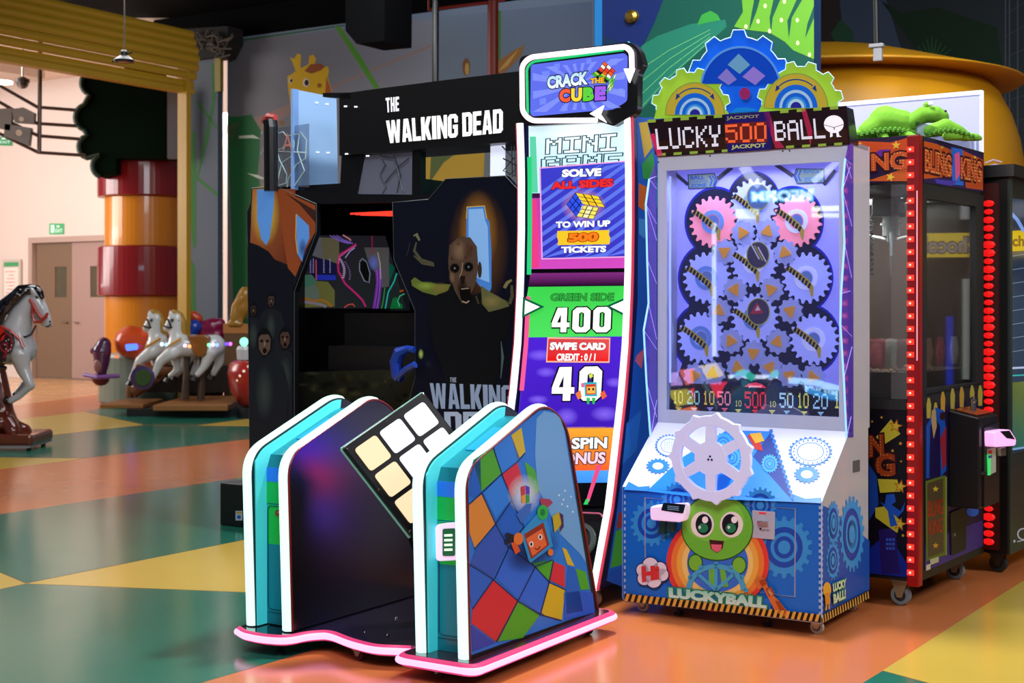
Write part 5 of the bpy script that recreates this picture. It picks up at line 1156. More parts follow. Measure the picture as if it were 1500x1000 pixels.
def outline(fc, px, r, m, name, par, off=.004):
    b = MB(); b.tube([fc.hit(x, y, off) for x, y in px], r, 6, closed=True); return b.build(name, m, par)
FP = front(OL, -.006)
SIL = mat('silver_line', '#a8b8d8', .35, .3)
for q in (zf((128, 368), (362, 384), (362, 738), (130, 714)), zf((510, 396), (757, 414), (755, 782), (510, 756))):
    outline(FP, q, .0032, SIL, 'door_frame', fpn)
outline(FP, zf((38, 334), (136, 340), (240, 242))+zf((136, 342)), .0025, SIL, 'edge_trim', fpn) if False else None
for x, y in ((333, 562), (531, 578)):
    b = MB(); c = FP.hit(900+x/2.856, 600+y/2.856); b.cyl(c, c-UY*.008, .0125, 20); k_ = b.build('key_lock', CHR, fpn)
    b = MB(); b.cyl(c-UY*.008, c-UY*.012, .006, 12); b.build('key_slot', PLB, k_)
b = MB(); b.plate(FP, zf((580, 418), (676, 426), (674, 542), (582, 534)), .006, .012); dp = b.build('ticket_plate', mat('plate_white', '#b8c0d0', .35), fpn, bevel=.002)
b = MB(); b.plate(FP, zf((606, 462), (648, 464), (648, 478), (606, 476)), .014, .026); b.build('ticket_slot', CHR, dp)
b = MB(); b.plate(FP, zf((610, 426), (640, 428), (640, 434), (610, 432)), .003, .0145); b.build('red_light', mat('red_lamp', '#c82028', .3, emit=.6), dp)
a = Art(FP, .0135); a.text('TICKET OUT', zf((606, 499), (650, 501), (650, 508), (606, 506)), '#30343c', 0, .01); a.poly(zf((604, 494), (616, 494), (614, 504)), '#202028', 1); a.build('plate_print', dp)
# card reader on the left door
b = MB(); q = rnd(z4b((180, 395), (322, 385), (325, 420), (312, 462), (182, 452)), 5); b.plate(FP, q, .07, .075); rd = b.build('card_reader', mat('reader_white2', '#e4dcea', .3, emit=.5, ecol='#e8c0f0'), lb, bevel=.006)
FR2 = front(OL, -.006-.0755)
b = MB(); b.plate(FR2, rnd(z4b((206, 388), (298, 396), (288, 434), (196, 420)), 2), .003, .003); b.build('reader_screen', mat('reader_black', '#101418', .12), rd)
a = Art(FR2, .0035)
for k in range(3): a.line(z4b((222, 402+k*7), (270, 406+k*7)), .8, '#8aa8c8', 0)
a.build('reader_text', rd, emit=.6)
b = MB(); b.plate(FP, z4b((203, 458), (228, 462), (226, 515), (198, 512)), .03, .035); b.plate(FP, z4b((236, 464), (266, 466), (262, 506), (232, 504)), .03, .04); b.build('reader_bracket', mat('green_black', '#1c3a34', .3, emit=.05), rd)
# big cog wheel with six spokes
WF = front(OL, -.05); c = WF.hit(1042, 671, .0); R = .18
rw = []; ri = []; N = 154; nt_ = 11
for k in range(N):
    t = k/N*nt_ % 1; rw.append(R*(1+(.09*max(0, 1-abs(t-.5)/.2)))); ri.append(R*.76)
WW = mat('wheel_white', '#dde6ff', .35, emit=.2, ecol='#c8ccff', coat=.2)  # faint glow put into the lacquer to make the wheel look bluish-white
wh = thing('cog_wheel', c, 'x', 'x'); [wh.pop(k) if False else None for k in ()]
bpy.data.objects.remove(wh)
b = MB(); b.ringplate(c+WF.n*.012, WF.u, WF.v, rw, ri, .024, WF.n); wo = b.build('control_wheel', WW, lb, bevel=.003)
b = MB(); b.ringplate(c+WF.n*.012, WF.u, WF.v, [R*.40]*40, [.002]*40, .024, WF.n); b.build('wheel_hub', WW, wo)
for k in range(6):
    t = PI/2+k*PI/3; d = WF.u*math.cos(t)+WF.v*math.sin(t); s = WF.u*-math.sin(t)+WF.v*math.cos(t)
    b = MB(); b.prism([c+WF.n*.011+d*R*.36-s*R*.13, c+WF.n*.011+d*R*.79-s*R*.11, c+WF.n*.011+d*R*.79+s*R*.11, c+WF.n*.011+d*R*.36+s*R*.13], -WF.n*.022); b.build('wheel_spoke', WW, wo)
for k in range(3):
    t = PI/2+k*2*PI/3; p = c+WF.u*.009*math.cos(t)+WF.v*.009*math.sin(t)+WF.n*.012; b = MB(); b.cyl(p, p+WF.n*.003, .0045, 10); b.build('hub_screw', PLB, wo)
b = MB(); b.cyl(c-WF.n*.01, c-WF.n*.14, .03, 16); b.build('axle', CHR, wo)
# right side print
a = Art(LS, .0012)
a.poly([(1203, 742), (1215, 740), (1273, 795), (1273, 875), (1203, 912)], '#1d56b8', 0) if False else a.poly(zf((866, 398), (900, 412), (1067, 548), (1067, 785), (866, 893)), '#1d56b8', 0)
for x, y, rx, ry, n_ in ((994, 520, 52, 160, 20), (917, 475, 27, 95, 16), (915, 630, 28, 82, 16)):
    X, Y = 900+x/2.856, 600+y/2.856; r = rx/2.856; asp = ry/rx; a.gear(X, Y, r, '#3a9ce8', 2, n_, .13, asp)
    for q, c_ in ((.68, '#1c4ab0'), (.5, '#3a9ce8'), (.38, '#1c4ab0'), (.24, '#3a9ce8')): a.ell(X, Y, r*q, r*q*asp, c_, 3+int((1-q)*8))
a.poly(zf((866, 880), (1067, 768), (1067, 752), (866, 862)), '#2a2018', 9); a.poly(zf((866, 893), (1067, 785), (1067, 752), (866, 858)), '#2a2018', 9)
for k in range(19):
    x = 868+k*10.5; y = 858-k*5.55; a.poly(zf((x+1, y+2), (x+5.5, y), (x+9, y+30), (x+4, y+33)), '#e0b04a', 10)
a.ell(900+890/2.856, 600+752/2.856, 6, 11, '#e8b03a', 10); a.poly(zf((880, 768), (902, 765), (904, 810), (884, 818)), '#d8942a', 11); a.poly(zf((886, 812), (890, 812), (890, 838), (882, 838)), '#d8a83a', 11); a.poly(zf((896, 810), (900, 810), (902, 834), (896, 834)), '#d8a83a', 11)
a.text('LUCKY', zf((914, 728), (970, 705), (970, 740), (916, 762)), '#d8ecc0', 12, .05, '#2f9a7a', .07); a.text('BALL!', zf((916, 772), (968, 748), (968, 788), (918, 812)), '#d8ecc0', 12, .05, '#2f9a7a', .07)
for k in range(20): y = 402+k*24; a.quad(zf((866, y), (872, y-2), (872, y+11), (866, y+13)), '#a8c8f0', 11)
a.build('side_print', lb, rough=.3)
b = MB()
for q in ([(-LW, 0, ZB), (-LW, 0, zdl)], [(0, 0, ZB), (0, 0, zdl), (0, TU, zdu)], [(-LW, 0, ZB), (0, 0, ZB), (0, LD, ZB)], [(-LW, 0, zdl), (-LW, TU, zdu)], [(0, 0, zdl), (-.115, 0, zdl)], [(-LW, 0, zdl), (-LW+.115, 0, zdl)]): b.tube([Q3(c, t, z) for c, t, z in q], .004, 6)
b.build('edge_trim', mat('pale_trim', '#c8d4ea', .3), lb)
for x, y in z1((165, 768), (445, 734), (490, 712), (840, 708), (877, 706)): 
    b = MB(); p = LU.hit(x, y); b.cyl(p, p-UY*.003, .004, 8); b.build('frame_screw', mat('screw', '#3a3a4a', .4), lb)
for c, t in ((-.035, .05), (-LW+.075, .05), (-.06, LD-.06), (-LW+.06, LD-.06)):
    caster(lb, Q3(c, t, ZB), .028, wheelcol='#b8b8ac', hub='#6a6a66', fork='#a8a8a0')
for c, t in ((-.26, .08), (-LW+.23, .08)):
    b = MB(); b.cyl(Q3(c, t, ZB), Q3(c, t, .012), .008, 8); b.cyl(Q3(c, t, .012), Q3(c, t, 0), .02, 14); b.build('levelling_foot', PLB, lb)
# ================================================================ SHOOTING BOOTH (black, zombie artwork)
PW = at(365, HY, 8.3); PW.z = 0
WF_ = front(PW, 0); B3_ = lambda c, t, z: PW+UX*c+UY*t+UZ*z
bo = thing('shooting_booth', B3_(.95, .5, 0), 'big black zombie shooting booth with lit white lettering on its overhead beam', 'arcade booth')
BLKG = mat('booth_black', '#08080b', .3, coat=.2); EDGE = mat('booth_edge', '#5a6068', .3, .6)
zf3 = lambda ox, oy, s: (lambda *p: zm(ox, oy, s, p))
w5 = zf3(350, 100, 3.3333); w6 = zf3(350, 380, 3.124)
zb = lambda c: .10
def toz(px, z):      # photo y of a height z on the booth's front plane at photo x
    p = WF_.hit(px, HY); return HY-(z-CH)*F/p.y
rp_ = w5((750, 655), (925, 640), (1010, 540), (1300, 525), (1375, 605))+[(764, 290), (775, 300), (775, toz(775, .1)), (590, toz(590, .1))]+[(596, 600), (608, 553), (608, 455), (577, 380)]
lp_ = w5((62, 585), (180, 575), (378, 662), (378, 800))+[(431, 427), (431, toz(431, .1)), (367, toz(367, .1)), (362, 310)]+w5((58, 662))
rpan = MB().plate(WF_, rp_, .04).build('side_panel', BLKG, bo); rpan['label'] = 'wide panel with snarling zombie artwork'
lpan = MB().plate(WF_, lp_, .04).build('side_panel', BLKG, bo); lpan['label'] = 'narrow panel with burning house artwork'
for pts, par in ((rp_, rpan), (lp_, lpan)):
    b = MB(); b.tube([WF_.hit(x, y, .002) for x, y in pts], .0025, 5, closed=True); b.build('edge_trim', EDGE, par)
# box behind
c431 = WF_.loc(431, 400)[0]; c608 = WF_.loc(608, 400)[0]; c775 = WF_.loc(775, 400)[0]; c363 = WF_.loc(364, 400)[0]
b = MB(); b.box(B3_(c363+.02, 1.0, .1), UX*(c775-c363-.04), UY*.05, UZ*1.95); b.build('back_wall', BLKG, bo)
b = MB(); b.box(B3_(c363+.02, .04, .1), UX*.03, UY*.96, UZ*1.9); b.build('side_wall', BLKG, bo)
b = MB(); b.box(B3_(c363+.02, .05, .1), UX*(c775-c363-.04), UY*.95, UZ*.12); b.build('floor_base', BLKG, bo)
b = MB(); b.box(B3_(c363+.02, .05, 1.93), UX*(c608-c363), UY*.95, UZ*.1); b.build('roof_shelf', BLKG, bo)
MT = front(PW, .45)
b = MB(); b.plate(MT, [(440, 345), (575, 345), (600, 440), (600, 455), (440, 455)], .05); mo_ = b.build('display_window', mat('display_gloss', '#0d0b14', .08, coat=.5), bo)
a = Art(MT, .002); g6 = zf3(430, 330, 7.142)  # neon reflections in the glossy sheet, painted as softly glowing colour
a.quad(g6((110, 100), (960, 110), (1180, 868), (110, 868)), ['#2c2834', '#2a2830', '#1e2c2a', '#302e34'], 0, 3, 3)
a.poly(g6((180, 125), (475, 130), (478, 405), (330, 360), (150, 300)), '#6f6a50', 1); a.poly(g6((180, 125), (290, 125), (300, 345), (160, 300)), '#6c6c78', 2)
a.poly(g6((738, 230), (998, 232), (1000, 640), (920, 650), (860, 500), (780, 380)), '#5c5a5c', 1); a.glow(*g6((840, 390))[0], 9, 13, '#6a7ae0', L=2, a0=.8)
a.poly(g6((110, 610), (230, 580), (360, 590), (430, 680), (430, 850), (110, 858)), '#70703c', 1); a.poly(g6((110, 520), (210, 510), (240, 590), (200, 650), (110, 680)), '#4a7a68', 2); a.poly(g6((110, 650), (230, 620), (270, 700), (260, 780), (120, 770)), '#66766c', 3)
a.line(g6((115, 760), (200, 790), (300, 780), (360, 810), (400, 850)), 3.5, '#a8702c', 4); a.line(g6((115, 800), (220, 815), (300, 830), (340, 852)), 4, '#8c8290', 4)
a.poly(g6((170, 340), (330, 350), (440, 400), (450, 560), (240, 575), (150, 470)), '#1c1c48', 5); a.poly(g6((245, 515), (440, 520), (445, 572), (240, 572)), '#2a3ac0', 6)
for x in (170, 200, 310, 375):
    for k in range(9): a.poly(g6((x, 350+k*17), (x+14, 350+k*17), (x+14, 358+k*17), (x, 358+k*17)), '#b8a8e0', 7)
a.line(g6((235, 360), (238, 570)), 1.6, '#e0584a', 8)
a.line(g6((655, 195), (560, 260), (490, 300), (462, 380), (470, 480), (540, 610), (640, 700), (720, 780), (755, 850)), 2.6, '#d02a80', 8); a.line(g6((655, 210), (560, 270), (482, 330), (470, 400)), 1.2, '#f070b0', 9)
for o in (0, 35, 70): a.line(g6((380+o, 105), (450+o, 150), (520+o, 175), (580+o*.6, 190)), 1.5, '#8a6ad8', 7)
a.line(g6((515, 100), (590, 145), (600, 160)), 2.2, '#d8909a', 7)
for i in range(11): a.poly(g6((500+i*3-(i-5)**2*1.0, 350+i*19), (525+i*3-(i-5)**2, 350+i*19), (527+i*3-(i-5)**2, 360+i*19), (502+i*3-(i-5)**2, 360+i*19)), '#d8b8f0', 9)
for i in range(10): a.poly(g6((560+i*4-(i-5)**2*1.2, 380+i*20), (572+i*4-(i-5)**2, 380+i*20), (574+i*4-(i-5)**2, 388+i*20), (562+i*4-(i-5)**2, 388+i*20)), '#9a7ac8', 9)
a.line(g6((540, 340), (590, 270), (640, 235)), 1.4, '#b8b0f0', 9); a.line(g6((690, 380), (720, 345), (760, 380), (800, 500), (790, 600), (740, 580), (690, 470), (690, 390)), 1.4, '#8a90a8', 7)
a.poly(g6((700, 380), (760, 380), (795, 500), (780, 590), (740, 560), (700, 470)), '#0e1210', 8)
for k in range(5): a.line(g6((860+k*14, 470-k*6), (870+k*12, 600), (850+k*14, 750), (830+k*14, 870)), 1.3, ['#8a3ac0', '#b050d8', '#6a2aa8', '#9a6ae0', '#7a3ab0'][k], 9)
a.line(g6((880, 280), (905, 400), (915, 560)), 1., '#d8c8a0', 9); a.line(g6((1080, 500), (1050, 590), (990, 700), (960, 870)), 2, '#2ac0b8', 9); a.line(g6((955, 650), (940, 780), (920, 870)), 1.5, '#3a9a48', 9); a.line(g6((1160, 715), (1110, 740), (1090, 790), (1110, 850)), 1.6, '#4ac8a0', 9)
a.poly(g6((1040, 760), (1080, 750), (1100, 800), (1140, 830), (1140, 870), (1010, 870)), '#0f7a3c', 8); a.poly(g6((1000, 390), (1060, 440), (1040, 500), (1000, 600)), '#0f5a48', 7); a.line(g6((1110, 690), (1150, 680)), 3, '#a8541c', 8); a.line(g6((530, 860), (570, 830), (620, 822), (640, 850)), 2, '#c8504a', 8); a.line(g6((820, 110), (825, 290)), 1.6, '#a02850', 8)
a.build('display_image', mo_, emit=.42, rough=.1)
b = MB(); b.box(B3_(WF_.loc(440, 400)[0], .4, CH+(HY-545)*8/F), UX*1.0, UY*.3, UZ*.33); b.box(B3_(WF_.loc(440, 400)[0], .25, CH+(HY-545)*8/F), UX*1.0, UY*.3, UZ*.14); b.build('control_deck', mat('deck_black', '#101013', .6), bo)
b = MB(); b.box(B3_(c431+.02, .2, .22), UX*(c608-c431+.12), UY*.05, UZ*.75); lo_ = b.build('lower_front', BLKG, bo)
a = Art(front(PW, .2), .002); a.quad([(430, 545), (610, 540), (612, 600), (430, 610)], ['#1a1e18', '#2a2c20', '#14140f', '#101210'], 0, 6, 3)
rr = random.Random(11)
for k in range(60): a.glow(440+rr.random()*160, 545+rr.random()*50, 3+rr.random()*12, 2+rr.random()*7, rr.choice(['#4a4e34', '#0a0c0a', '#3c3420', '#5c5c40']), L=1+k % 5, a0=.5, n=8)
a.build('grimy_print', lo_, rough=.6)
LT2 = Face(PW+UY*.1, UX, UZ, -UY)
for k in range(3):
    b = MB(); b.tube([LT2.hit(x, y) for x, y in w5((545+k*25, 710+k*2), (760, 700+k*9))], .006, 6); b.build('red_light_tube', led('led_redtube', '#ff3a2a', 1.4), bo)
# overhead beam with lettering
hp = w5((490, 128), (545, 118), (640, 104), (1000, 58), (1420, 8), (1420, 352), (1375, 356), (490, 426))
HB_ = front(PW, -.03); b = MB(); b.plate(HB_, hp, .35); hb_ = b.build('overhead_beam', mat('beam_black', '#06070a', .35), bo)
b = MB(); b.plate(front(PW, -.03), w5((410, 120), (545, 118), (545, 150), (410, 140)), .05); b.build('beam_arm', BLKG, bo)
a = Art(HB_, .003)
a.block('THE', w5((716, 145), (781, 138), (781, 208), (720, 216)), '#f4f6ff', 1, gap=.22)
a.block('WALKING', w5((718, 256), (1068, 222), (1068, 336), (728, 366)), '#ffffff', 1); a.block('DEAD', w5((1090, 218), (1288, 198), (1288, 314), (1092, 333)), '#ffffff', 1)
a.build('lit_lettering', hb_, emit=1.25)
b = MB(); b.box(B3_(WF_.loc(490, 220)[0], .0, 2.10), UX*.3, UY*.3, UZ*.0) if False else None
GLZ = glass('acrylic_clear', '#e8eef4', .05, .16, '#8d94a8'); FRO = mat('frosted_blue', '#7c9cc4', .35, emit=.28, ecol='#7fa8d8')
cl = WF_.loc(428, 200)[0]; SF = side(PW, cl)
b = MB(); b.plate(SF, [(428, 130), (493, 143), (495, 274), (472, 283), (450, 280), (428, 277)], .01); b.build('frosted_panel', FRO, bo); b = MB(); b.plate(SF, [(428, 130), (437, 131), (437, 278), (428, 277)], .004, .002); b.build('panel_edge', mat('frost_edge', '#5f82b8', .3, emit=.3), bo)
b = MB(); b.plate(WF_, w5((490, 426), (600, 424), (565, 610), (560, 640), (480, 620)), .05, -.02); b.build('beam_post', BLKG, bo); b = MB(); b.plate(WF_, w5((836, 404), (876, 402), (876, 612), (834, 618)), .05, -.02)
b.build('beam_post', BLKG, bo)
b = MB(); b.plate(WF_, w5((600, 424), (836, 406), (836, 615), (565, 612)), .006, -.03); b.build('acrylic_window', mat('window_grey', '#6f7488', .3, emit=.1), bo)
b = MB(); b.plate(WF_, w5((1198, 375), (1268, 368), (1268, 520), (1196, 525)), .006, -.06); b.build('white_window', mat('window_white', '#dfe8ff', .4, emit=.8), bo)
b = MB(); b.plate(WF_, w5((480, 612), (760, 622), (935, 610), (925, 645), (750, 655), (378, 660), (185, 590), (370, 600)), .05, -.015); b.build('roof_edge', BLKG, bo)
b = MB(); b.plate(WF_, w5((180, 290), (330, 268), (330, 580), (185, 575)), .004, -.02); b.build('acrylic_window', GLZ, bo)
b = MB(); b.tube([WF_.hit(x, y, .03) for x, y in w5((157, 600), (155, 290), (150, 255))], .042, 12); b.build('corner_post', BLKG, bo)
b = MB(); b.tube([WF_.hit(x, y, .03) for x, y in rnd(w5((122, 268), (140, 235), (178, 240)), 3, 4, False)], .02, 8); b.build('post_cap', mat('cap_red', '#a83a3a', .3), bo)
def wire(name, pts, c, off=-.01, r=.004, par=None):
    b = MB(); b.tube([WF_.hit(x, y, off) for x, y in pts], r, 5); return b.build(name, mat('wire_'+c, c, .4), par or bo)
for pts in (w5((185, 320), (215, 310), (240, 340), (215, 390), (185, 400), (200, 450), (235, 520), (230, 560), (190, 575)), w5((300, 310), (330, 350), (325, 440), (280, 470), (240, 540), (235, 580)), w5((185, 405), (330, 412)), w5((255, 310), (270, 370), (255, 430), (210, 460), (190, 540)), w5((240, 330), (295, 320), (285, 400), (320, 500), (270, 575)),
            w5((110, 320), (130, 300), (120, 400), (105, 420))):
    wire('barbed_wire', pts, '#a8c8d0')
for pts in (w5((700, 430), (760, 440), (800, 600)), w5((710, 560), (780, 480), (830, 440)), w5((690, 420), (715, 470), (690, 520), (720, 580), (700, 612)), w5((755, 420), (790, 520), (770, 610)), w5((1285, 380), (1340, 440), (1290, 500), (1350, 525)), w5((1330, 330), (1335, 530)), w5((1290, 440), (1365, 480), (1320, 520)), w5((1275, 345), (1345, 345), (1350, 525))):
    wire('barbed_wire', pts, '#3c4254')
b = MB(); p = WF_.hit(*w5((1325, 330))[0]); b.cyl(p, p+UZ*.04, .012, 10, 0.004); b.build('wire_tip', CHR, bo)
a = Art(WF_, -.0); a.text('DEAD', w5((190, 318), (325, 315), (325, 400), (190, 405)), '#c89a94', 0, .0) if False else a.text('A', w5((212, 320), (262, 318), (262, 405), (212, 408)), '#c8887c', 0, .0)
a.build('reversed_letter', bo)
for x, y in ((380, 168), (430, 175), (520, 186), (570, 188), (385, 410), (435, 413), (525, 418), (628, 428)):
    for s in (-4, 4):
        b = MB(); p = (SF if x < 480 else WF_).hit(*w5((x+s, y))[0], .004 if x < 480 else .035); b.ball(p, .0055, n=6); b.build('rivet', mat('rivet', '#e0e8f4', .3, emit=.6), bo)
# blue crossbow
b = MB()
b.tube([WF_.hit(x, y, .05) for x, y in w6((775, 408), (735, 425), (718, 470), (722, 530), (745, 548))], [.02, .035, .035, .03, .02], 8); b.tube([WF_.hit(x, y, .06) for x, y in w6((715, 545), (770, 500), (806, 480))], .02, 8); b.tube([WF_.hit(x, y, .06) for x, y in w6((775, 408), (802, 414))], .018, 8)
b.build('toy_crossbow', mat('crossbow_blue', '#1a3aa0', .25, coat=.5), bo)
# artwork: right panel
a = Art(WF_, .003); w7 = zf3(560, 250, 2.564)
a.poly(w7((45, 118), (180, 106), (240, 35), (462, 22), (512, 90), (512, 560), (490, 800), (485, 990), (118, 990), (118, 700), (122, 520), (100, 460), (45, 335)), '#0b0e1c', 0)
a.glow(*w7((362, 290))[0], 46, 90, '#8a5a1c', L=1, a0=.45)
a.glow(*w7((360, 230))[0], 30, 62, '#c8882c', L=2, a0=.6)
a.poly(w7((318, 135), (382, 132), (390, 175), (402, 190), (410, 300), (410, 440), (396, 470), (340, 400), (315, 300), (316, 180)), '#4a86d8', 3); a.poly(w7((324, 145), (378, 142), (386, 185), (396, 210), (402, 420), (350, 400), (324, 300)), '#88bcf6', 4)
a.line(w7((316, 180), (318, 136), (384, 132), (392, 180)), 1.6, '#c8a84a', 5)
# shoulders, arms
a.glow(*w7((310, 620))[0], 60, 80, '#05060c', L=6, a0=.9)
a.poly(w7((108, 412), (125, 400), (150, 418), (215, 425), (262, 425), (330, 470), (395, 450), (430, 470), (470, 495), (490, 520), (470, 620), (440, 640), (440, 740), (400, 880), (270, 880), (190, 640), (170, 470), (120, 440)), '#0d0f12', 7)
a.poly(w7((108, 412), (122, 400), (150, 418), (212, 426), (258, 426), (245, 450), (200, 468), (150, 455), (112, 432)), '#5e6a2c', 8); a.glow(*w7((165, 432))[0], 18, 7, '#8aa040', L=9, a0=.8); a.glow(*w7((215, 440))[0], 16, 9, '#8a7040', L=9, a0=.6)
a.poly(w7((370, 430), (410, 458), (468, 490), (478, 508), (440, 520), (400, 530), (375, 500)), '#5c5c38', 8); a.glow(*w7((410, 490))[0], 16, 11, '#8c7c48', L=9, a0=.7)
a.line(w7((446, 640), (452, 700), (445, 780)), [1, 4, 1], '#4a5c58', 8)
a.line(w7((118, 245), (128, 238), (140, 262)), [3, 5, 3], '#6a6a4c', 8); a.line(w7((128, 268), (120, 300), (145, 335), (190, 348), (195, 356), (150, 348), (118, 318)), [2, 4, 5, 4, 3, 3, 2], '#4c4a38', 8); a.line(w7((104, 270), (98, 300), (90, 320)), 2, '#22242a', 8)
a.line(w7((478, 500), (488, 470), (486, 430)), [5, 5, 4], '#4c4834', 9); a.line(w7((458, 440), (470, 420), (486, 410)), [5, 5, 3], '#7a7048', 10)
# head
hx = lambda x, y: w7((x, y))[0]
a.ell(*hx(303, 345), 22, 38, '#3c2c24', 12, 28); a.ell(*hx(366, 372), 3, 12, '#3a2a22', 11)
a.poly(w7((248, 340), (252, 280), (285, 250), (330, 250), (355, 285), (360, 360), (352, 420), (330, 470), (318, 500), (300, 500), (272, 450), (254, 400)), '#4e3c30', 13)
a.glow(*hx(290, 300), 13, 17, '#8a6e56', L=14, a0=.7); a.glow(*hx(272, 365), 8, 9, '#0c0806', L=15, a0=1, a1=0); a.glow(*hx(323, 360), 9, 9, '#0c0806', L=15, a0=1); a.glow(*hx(320, 300), 9, 15, '#4a2820', L=15, a0=.6)
for x, y in ((272, 366), (324, 361)): a.ell(*hx(x, y), 6.6, 6.6, '#0a0706', 16, 14); a.ell(*hx(x, y), 1.5, 1.5, '#62747c', 17, 10)
a.glow(*hx(300, 440), 9, 16, '#140c0a', L=16, a0=.95); a.poly(w7((292, 395), (312, 395), (308, 425), (296, 425)), '#1c100c', 17)
a.poly(w7((290, 440), (330, 436), (334, 470), (326, 498), (302, 500), (292, 470)), '#0a0606', 17); a.line(w7((296, 444), (326, 441)), 1.6, '#8a7c68', 18); a.line(w7((300, 490), (316, 496), (326, 488)), 2, '#9a8c74', 18)
a.line(w7((302, 345), (298, 380), (290, 400)), 1.5, '#8a7058', 17); a.glow(*hx(262, 400), 5, 10, '#8a6c54', L=16, a0=.6); a.line(w7((352, 470), (362, 500)), 3, '#3a3424', 12)
for x, y in ((285, 275), (312, 325), (262, 330), (335, 290)): a.glow(*hx(x, y), 3, 4, '#4a1c18', L=18, a0=.7, n=8)
a.block('THE', w7((254, 776), (278, 776), (278, 794), (254, 794)), '#9aa4b4', 10, gap=.25)
a.block('WALKING', w7((178, 797), (490, 806), (490, 896), (186, 893)), '#8fa0bc', 10); a.block('DEAD', w7((232, 905), (500, 905), (500, 1000), (236, 1000)), '#a8b4cc', 10)
a.glow(*hx(145, 688), 4, 8, '#a8c060', L=8, a0=1)
a.build('zombie_print', rpan, emit=.5, rough=.3)
# left panel
a = Art(WF_, .003); w8 = zf3(360, 260, 2.2727)
a.poly(w8((20, 38), (98, 30), (232, 92), (232, 180), (158, 372), (158, 1000), (15, 1000), (8, 108), (18, 92)), '#14161e', 0)
a.quad(w8((22, 38), (165, 38), (165, 300), (14, 240)), ['#a86a3a', '#7a3a20', '#5a2418', '#8a4a28'], 1, 3, 4); a.poly(w8((100, 34), (232, 92), (232, 180), (200, 240), (165, 330), (140, 300)), '#8a4422', 2); a.poly(w8((130, 50), (232, 110), (232, 150), (180, 90)), '#3a201c', 3)
a.glow(*w8((65, 120))[0], 22, 50, '#d8c04a', L=3, a0=.8)
a.poly(w8((38, 40), (96, 38), (92, 100), (80, 200), (68, 225), (52, 205), (38, 140)), '#5a94e0', 5); a.poly(w8((168, 120), (210, 160), (212, 200), (195, 240), (188, 280), (170, 250)), '#5a94e0', 5); a.line(w8((168, 122), (166, 200), (172, 250)), 1.5, '#c89a3a', 6)
a.glow(*w8((190, 235))[0], 7, 16, '#2a3a6a', L=7, a0=.8)
a.poly(w8((12, 215), (40, 225), (75, 245), (110, 290), (150, 320), (158, 372), (158, 520), (10, 500)), '#10131c', 6)
def figure(x, y, s, L, skin):      # dim shambling figure
    q = lambda u, v: w8((min(155, max(14, x+u*s)), y+v*s))[0]
    a.poly([q(-60, 110), (q(-45, 80)), q(-20, 62), q(20, 62), q(55, 85), q(70, 140), q(60, 300), q(40, 420), q(-40, 420), q(-65, 250)], '#181c22', L); a.glow(*q(0, 160), 12*s, 36*s, '#3c4642', L=L+1, a0=.7)
    a.ell(*q(0, 15), 10*s, 18*s, '#0c0c0e', L+2, 18); a.poly([q(-17, 4), q(-10, -6), q(12, -7), q(18, 6), q(17, 35), q(6, 52), q(-6, 52), q(-16, 35)], skin, L+3)
    for u in (-8, 9): a.ell(*q(u, 12), 2.2*s, 2*s, '#140e0c', L+4, 8)
    a.ell(*q(1, 40), 2.6*s, 3.6*s, '#100808', L+4, 10); a.line([q(1, 14), q(0, 26)], 1.3*s, '#8a745c', L+4)
figure(84, 398, .62, 8, '#3c302a'); figure(25, 430, .6, 8, '#2a221e'); figure(130, 520, .9, 12, '#44322a'); figure(62, 530, 1.15, 18, '#54433a')
a.build('burning_house_print', lpan, emit=.5, rough=.3)
# black box with sticker at the foot
p0_ = gnd(358, 768, 0); b = MB(); b.cbox(p0_+UZ*.13-UX*.02, UX, UY, UZ, .18, .2, .26); bb = b.build('black_box', PLB, None, bevel=.01); tag(bb, 'small black floor box with white warning sticker behind the left pod', 'box')
fb = front(p0_-UY*.1); a = Art(fb, .002); a.poly([(345, 748), (355, 748), (355, 762), (345, 762)], '#c8d4e4', 0); a.poly([(346, 749), (354, 749), (354, 752), (346, 752)], '#c8a83a', 1); a.ell(350, 757, 3, 3, '#2a6ac8', 1, 12); a.build('sticker', bb)

# ================================================================ CLAW MACHINE
zB = .12; K0 = gnd(1349, 853, zB); K0.z = 0
K0 = at(1345, HY, K0.y); K0.z = 0
KR = gnd(1441, 810, zB); KR.z = 0; kv = (KR-K0); kw = kv.length; kv.normalize()
KU = V(kv.y, -kv.x, 0)            # along its front, to the right
if KU.x < 0: KU = -KU
KFr = Face(K0, KU, UZ, -kv); KSd = Face(K0, kv, UZ, KU)
cm_ = thing('claw_machine', K0-KU*.42+kv*.45, 'black claw machine with red light columns and plush turtles in its lit top', 'claw machine')
def K(c, t, z): return K0+KU*c+kv*t+UZ*z
KW = .86; zt_ = KSd.loc(1345, 197)[1]; zband = KSd.loc(1345, 268)[1]; zwin = KSd.loc(1345, 588)[1]; D = kw
ALU = mat('claw_frame', '#26282b', .4, .3)
b = MB(); b.box(K(-KW, 0, zB), KU*KW, kv*D, UZ*(zwin-zB-.03)); b.build('lower_cabinet', PLB, cm_)
b = MB(); b.box(K(-KW, 0, zband), KU*KW, kv*D, UZ*(zt_-zband)); b.build('upper_band', PLB, cm_)
for c, t in ((-.045, D-.045), (-KW, 0), (-KW, D-.045)):
    b = MB(); b.box(K(c, t, zB), KU*.045, kv*.045, UZ*(zt_-zB)); b.build('corner_post', ALU, cm_)
b = MB(); b.box(K(-.05, -.007, zB-.02), KU*.056, kv*.05, UZ*(zt_-zB+.02)); post = b.build('light_column', mat('column_red', '#3a0608', .3, emit=.16, ecol='#ff0808'), cm_, bevel=.006)
npx = 34
